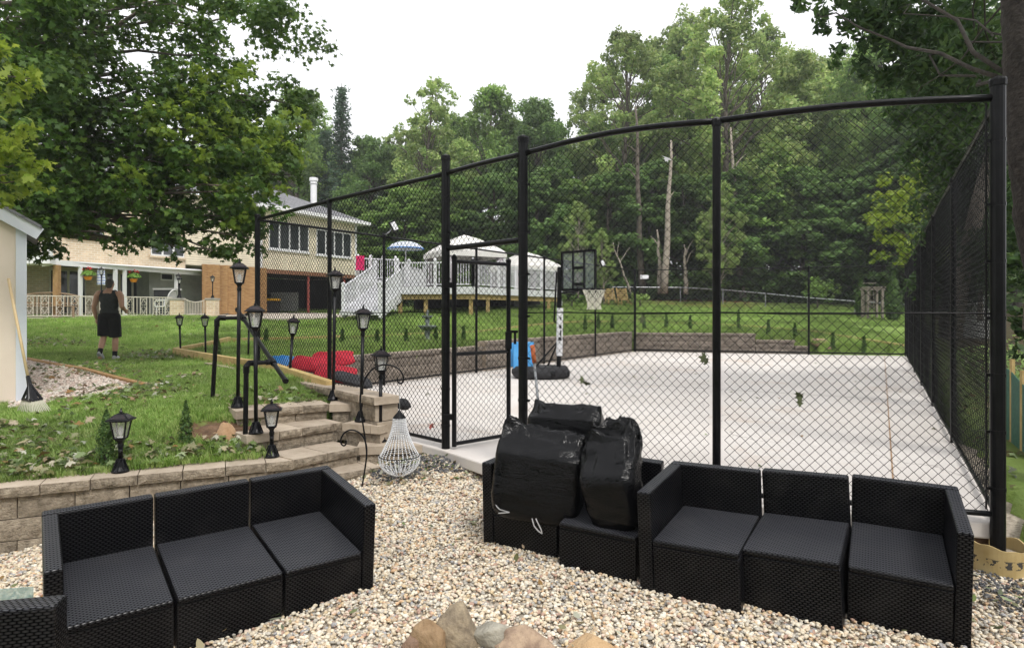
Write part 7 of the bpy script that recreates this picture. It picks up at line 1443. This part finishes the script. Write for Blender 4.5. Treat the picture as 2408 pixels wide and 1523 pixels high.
def body():
    q = MB(); sgn = (-1, 1)
    q.blob(V3((0, 0, .98)), (.165, .12, .14), 20, 14); q.blob(V3((0, 0, 1.15)), (.155, .105, .2), 20, 14); q.blob(V3((0, .0, 1.33)), (.19, .12, .17), 20, 14); q.blob(V3((0, -.02, 1.42)), (.17, .09, .1), 20, 12)
    q.tube([(0, -.005, 1.42), (0, .015, 1.55)], [.066, .06], 14); q.blob(V3((0, .03, 1.635)), (.075, .095, .118), 20, 16); q.blob(V3((0, .075, 1.585)), (.05, .055, .06), 14, 10); q.blob(V3((0, .125, 1.625)), (.013, .02, .022), 8, 6)
    for s in sgn: q.blob(V3((s * .078, .025, 1.63)), (.012, .022, .034), 8, 6); q.blob(V3((s * .2, -.01, 1.42)), (.07, .07, .075), 14, 10)
    # arms: one hanging beside the body, the other bent forwards
    A = {-1: (V3((-.225, -.01, 1.41)), V3((-.28, -.05, 1.14)), V3((-.27, .03, .9))), 1: (V3((.225, -.01, 1.41)), V3((.285, -.08, 1.15)), V3((.25, .15, 1.07)))}
    for s in sgn:
        a, e, w = A[s]; q.tube([a, a.lerp(e, .35), a.lerp(e, .7), e, e.lerp(w, .3), e.lerp(w, .7), w], [.062, .06, .052, .045, .046, .037, .029], 14); d = (w - e).normalized(); x, y = frame(d, V3((0, 1, 0)))
        q.blob(w + d * .055, (.03, .034, .05), 12, 8)
        for k in range(4): o_ = y * (.03 - .02 * k) if s < 0 else x * (.03 - .02 * k); L = (.075, .085, .08, .062)[k]; b0 = w + d * .095 + o_; bend = V3((.012 * -s, .03, 0)); q.tube([b0 - d * .03, b0 + d * L * .5 + bend * .3, b0 + d * L + bend], [.0095, .009, .007], 8)
        tdir = (d * .6 + y * .7).normalized(); q.tube([w + d * .03 + y * .02, w + d * .055 + y * .045, w + d * .1 + y * .052], [.012, .011, .008], 8)
    LG = {-1: (V3((-.09, 0, .95)), V3((-.1, -.02, .52)), V3((-.1, -.2, .17)), V3((-.1, -.17, .07))), 1: (V3((.09, 0, .95)), V3((.1, .05, .5)), V3((.095, .03, .1)), V3((.095, .1, .05)))}
    for s in sgn:
        h, k_, an, f = LG[s]; q.tube([h, h.lerp(k_, .3), h.lerp(k_, .75), k_, k_.lerp(an, .25), k_.lerp(an, .5), k_.lerp(an, .85), an], [.1, .095, .07, .058, .062, .058, .04, .036], 16); q.tube([an, f], [.036, .036], 10)
    return q, LG
bq, LG = body(); remesh(bq.build('body', M['skin'], pe), .0075, 5)
q = MB(); q.blob(V3((0, 0, 1.04)), (.185, .135, .13), 20, 12); q.blob(V3((0, 0, 1.18)), (.178, .125, .2), 20, 14); q.blob(V3((0, -.005, 1.32)), (.2, .135, .15), 20, 14)
for s in (-1, 1): q.tube([V3((s * .12, -.08, 1.36)), V3((s * .105, -.055, 1.475)), V3((s * .1, .03, 1.49)), V3((s * .11, .1, 1.38))], [.05, .032, .032, .05], 10)
q.blob(V3((0, -.055, 1.41)), (.13, .06, .06), 14, 8); remesh(q.build('tank_top', M['tank'], pe), .011, 6)
q = MB(); q.blob(V3((0, 0, .97)), (.195, .145, .13), 20, 12)
for s in (-1, 1): h, k_, an, f = LG[s]; q.tube([h + V3((0, 0, .03)), h.lerp(k_, .45), h.lerp(k_, .98)], [.125, .125, .118], 18)
remesh(q.build('shorts', M['short'], pe), .011, 5)
q = MB(); q.blob(V3((0, .015, 1.655)), (.079, .098, .104), 20, 14); q.v = [p if p.z > 1.6 or p.y < .02 else V3((p.x * .85, p.y * .6, max(p.z, 1.62))) for p in q.v]; q.blob(V3((0, -.02, 1.6)), (.066, .058, .07), 14, 10); remesh(q.build('hair', M['hair'], pe), .012, 3)
for s in (-1, 1):
    h, k_, an, f = LG[s]; q = MB(); q.tube([k_.lerp(an, .72), an], [.05, .045], 12); q.build('sock', M['short'], pe, smooth=True)
    c = V3((an.x, an.y + .06, an.z - .045)); Mx = Matrix.Rotation(R(-38 if s < 0 else 0), 3, 'X'); q = MB(); q.blob(c, (.05, .145, .055), 16, 10, M=Mx); q.blob(c + Mx @ V3((0, -.06, .03)), (.045, .065, .055), 12, 8, M=Mx); q.blob(c + Mx @ V3((0, 0, -.03)), (.052, .15, .028), 16, 8, M=Mx); remesh(q.build('shoe', M['shoe'], pe), .009, 3)

# ------------------------------------------------------------------ thin volume added to pale the far trees, in place of lens glare
hz = MB(); hz.b2((-160, -60, -3), (160, 320, 38)); hm_ = bpy.data.materials.new('glare_haze'); hm_.use_nodes = True; nt = hm_.node_tree; nt.nodes.clear()
pv_ = nt.nodes.new('ShaderNodeVolumePrincipled'); pv_.inputs['Color'].default_value = (.95, .97, 1, 1); pv_.inputs['Density'].default_value = .0009; ho = nt.nodes.new('ShaderNodeOutputMaterial'); nt.links.new(pv_.outputs[0], ho.inputs['Volume'])
tag(hz.build('glare_haze', hm_), kind='stuff')
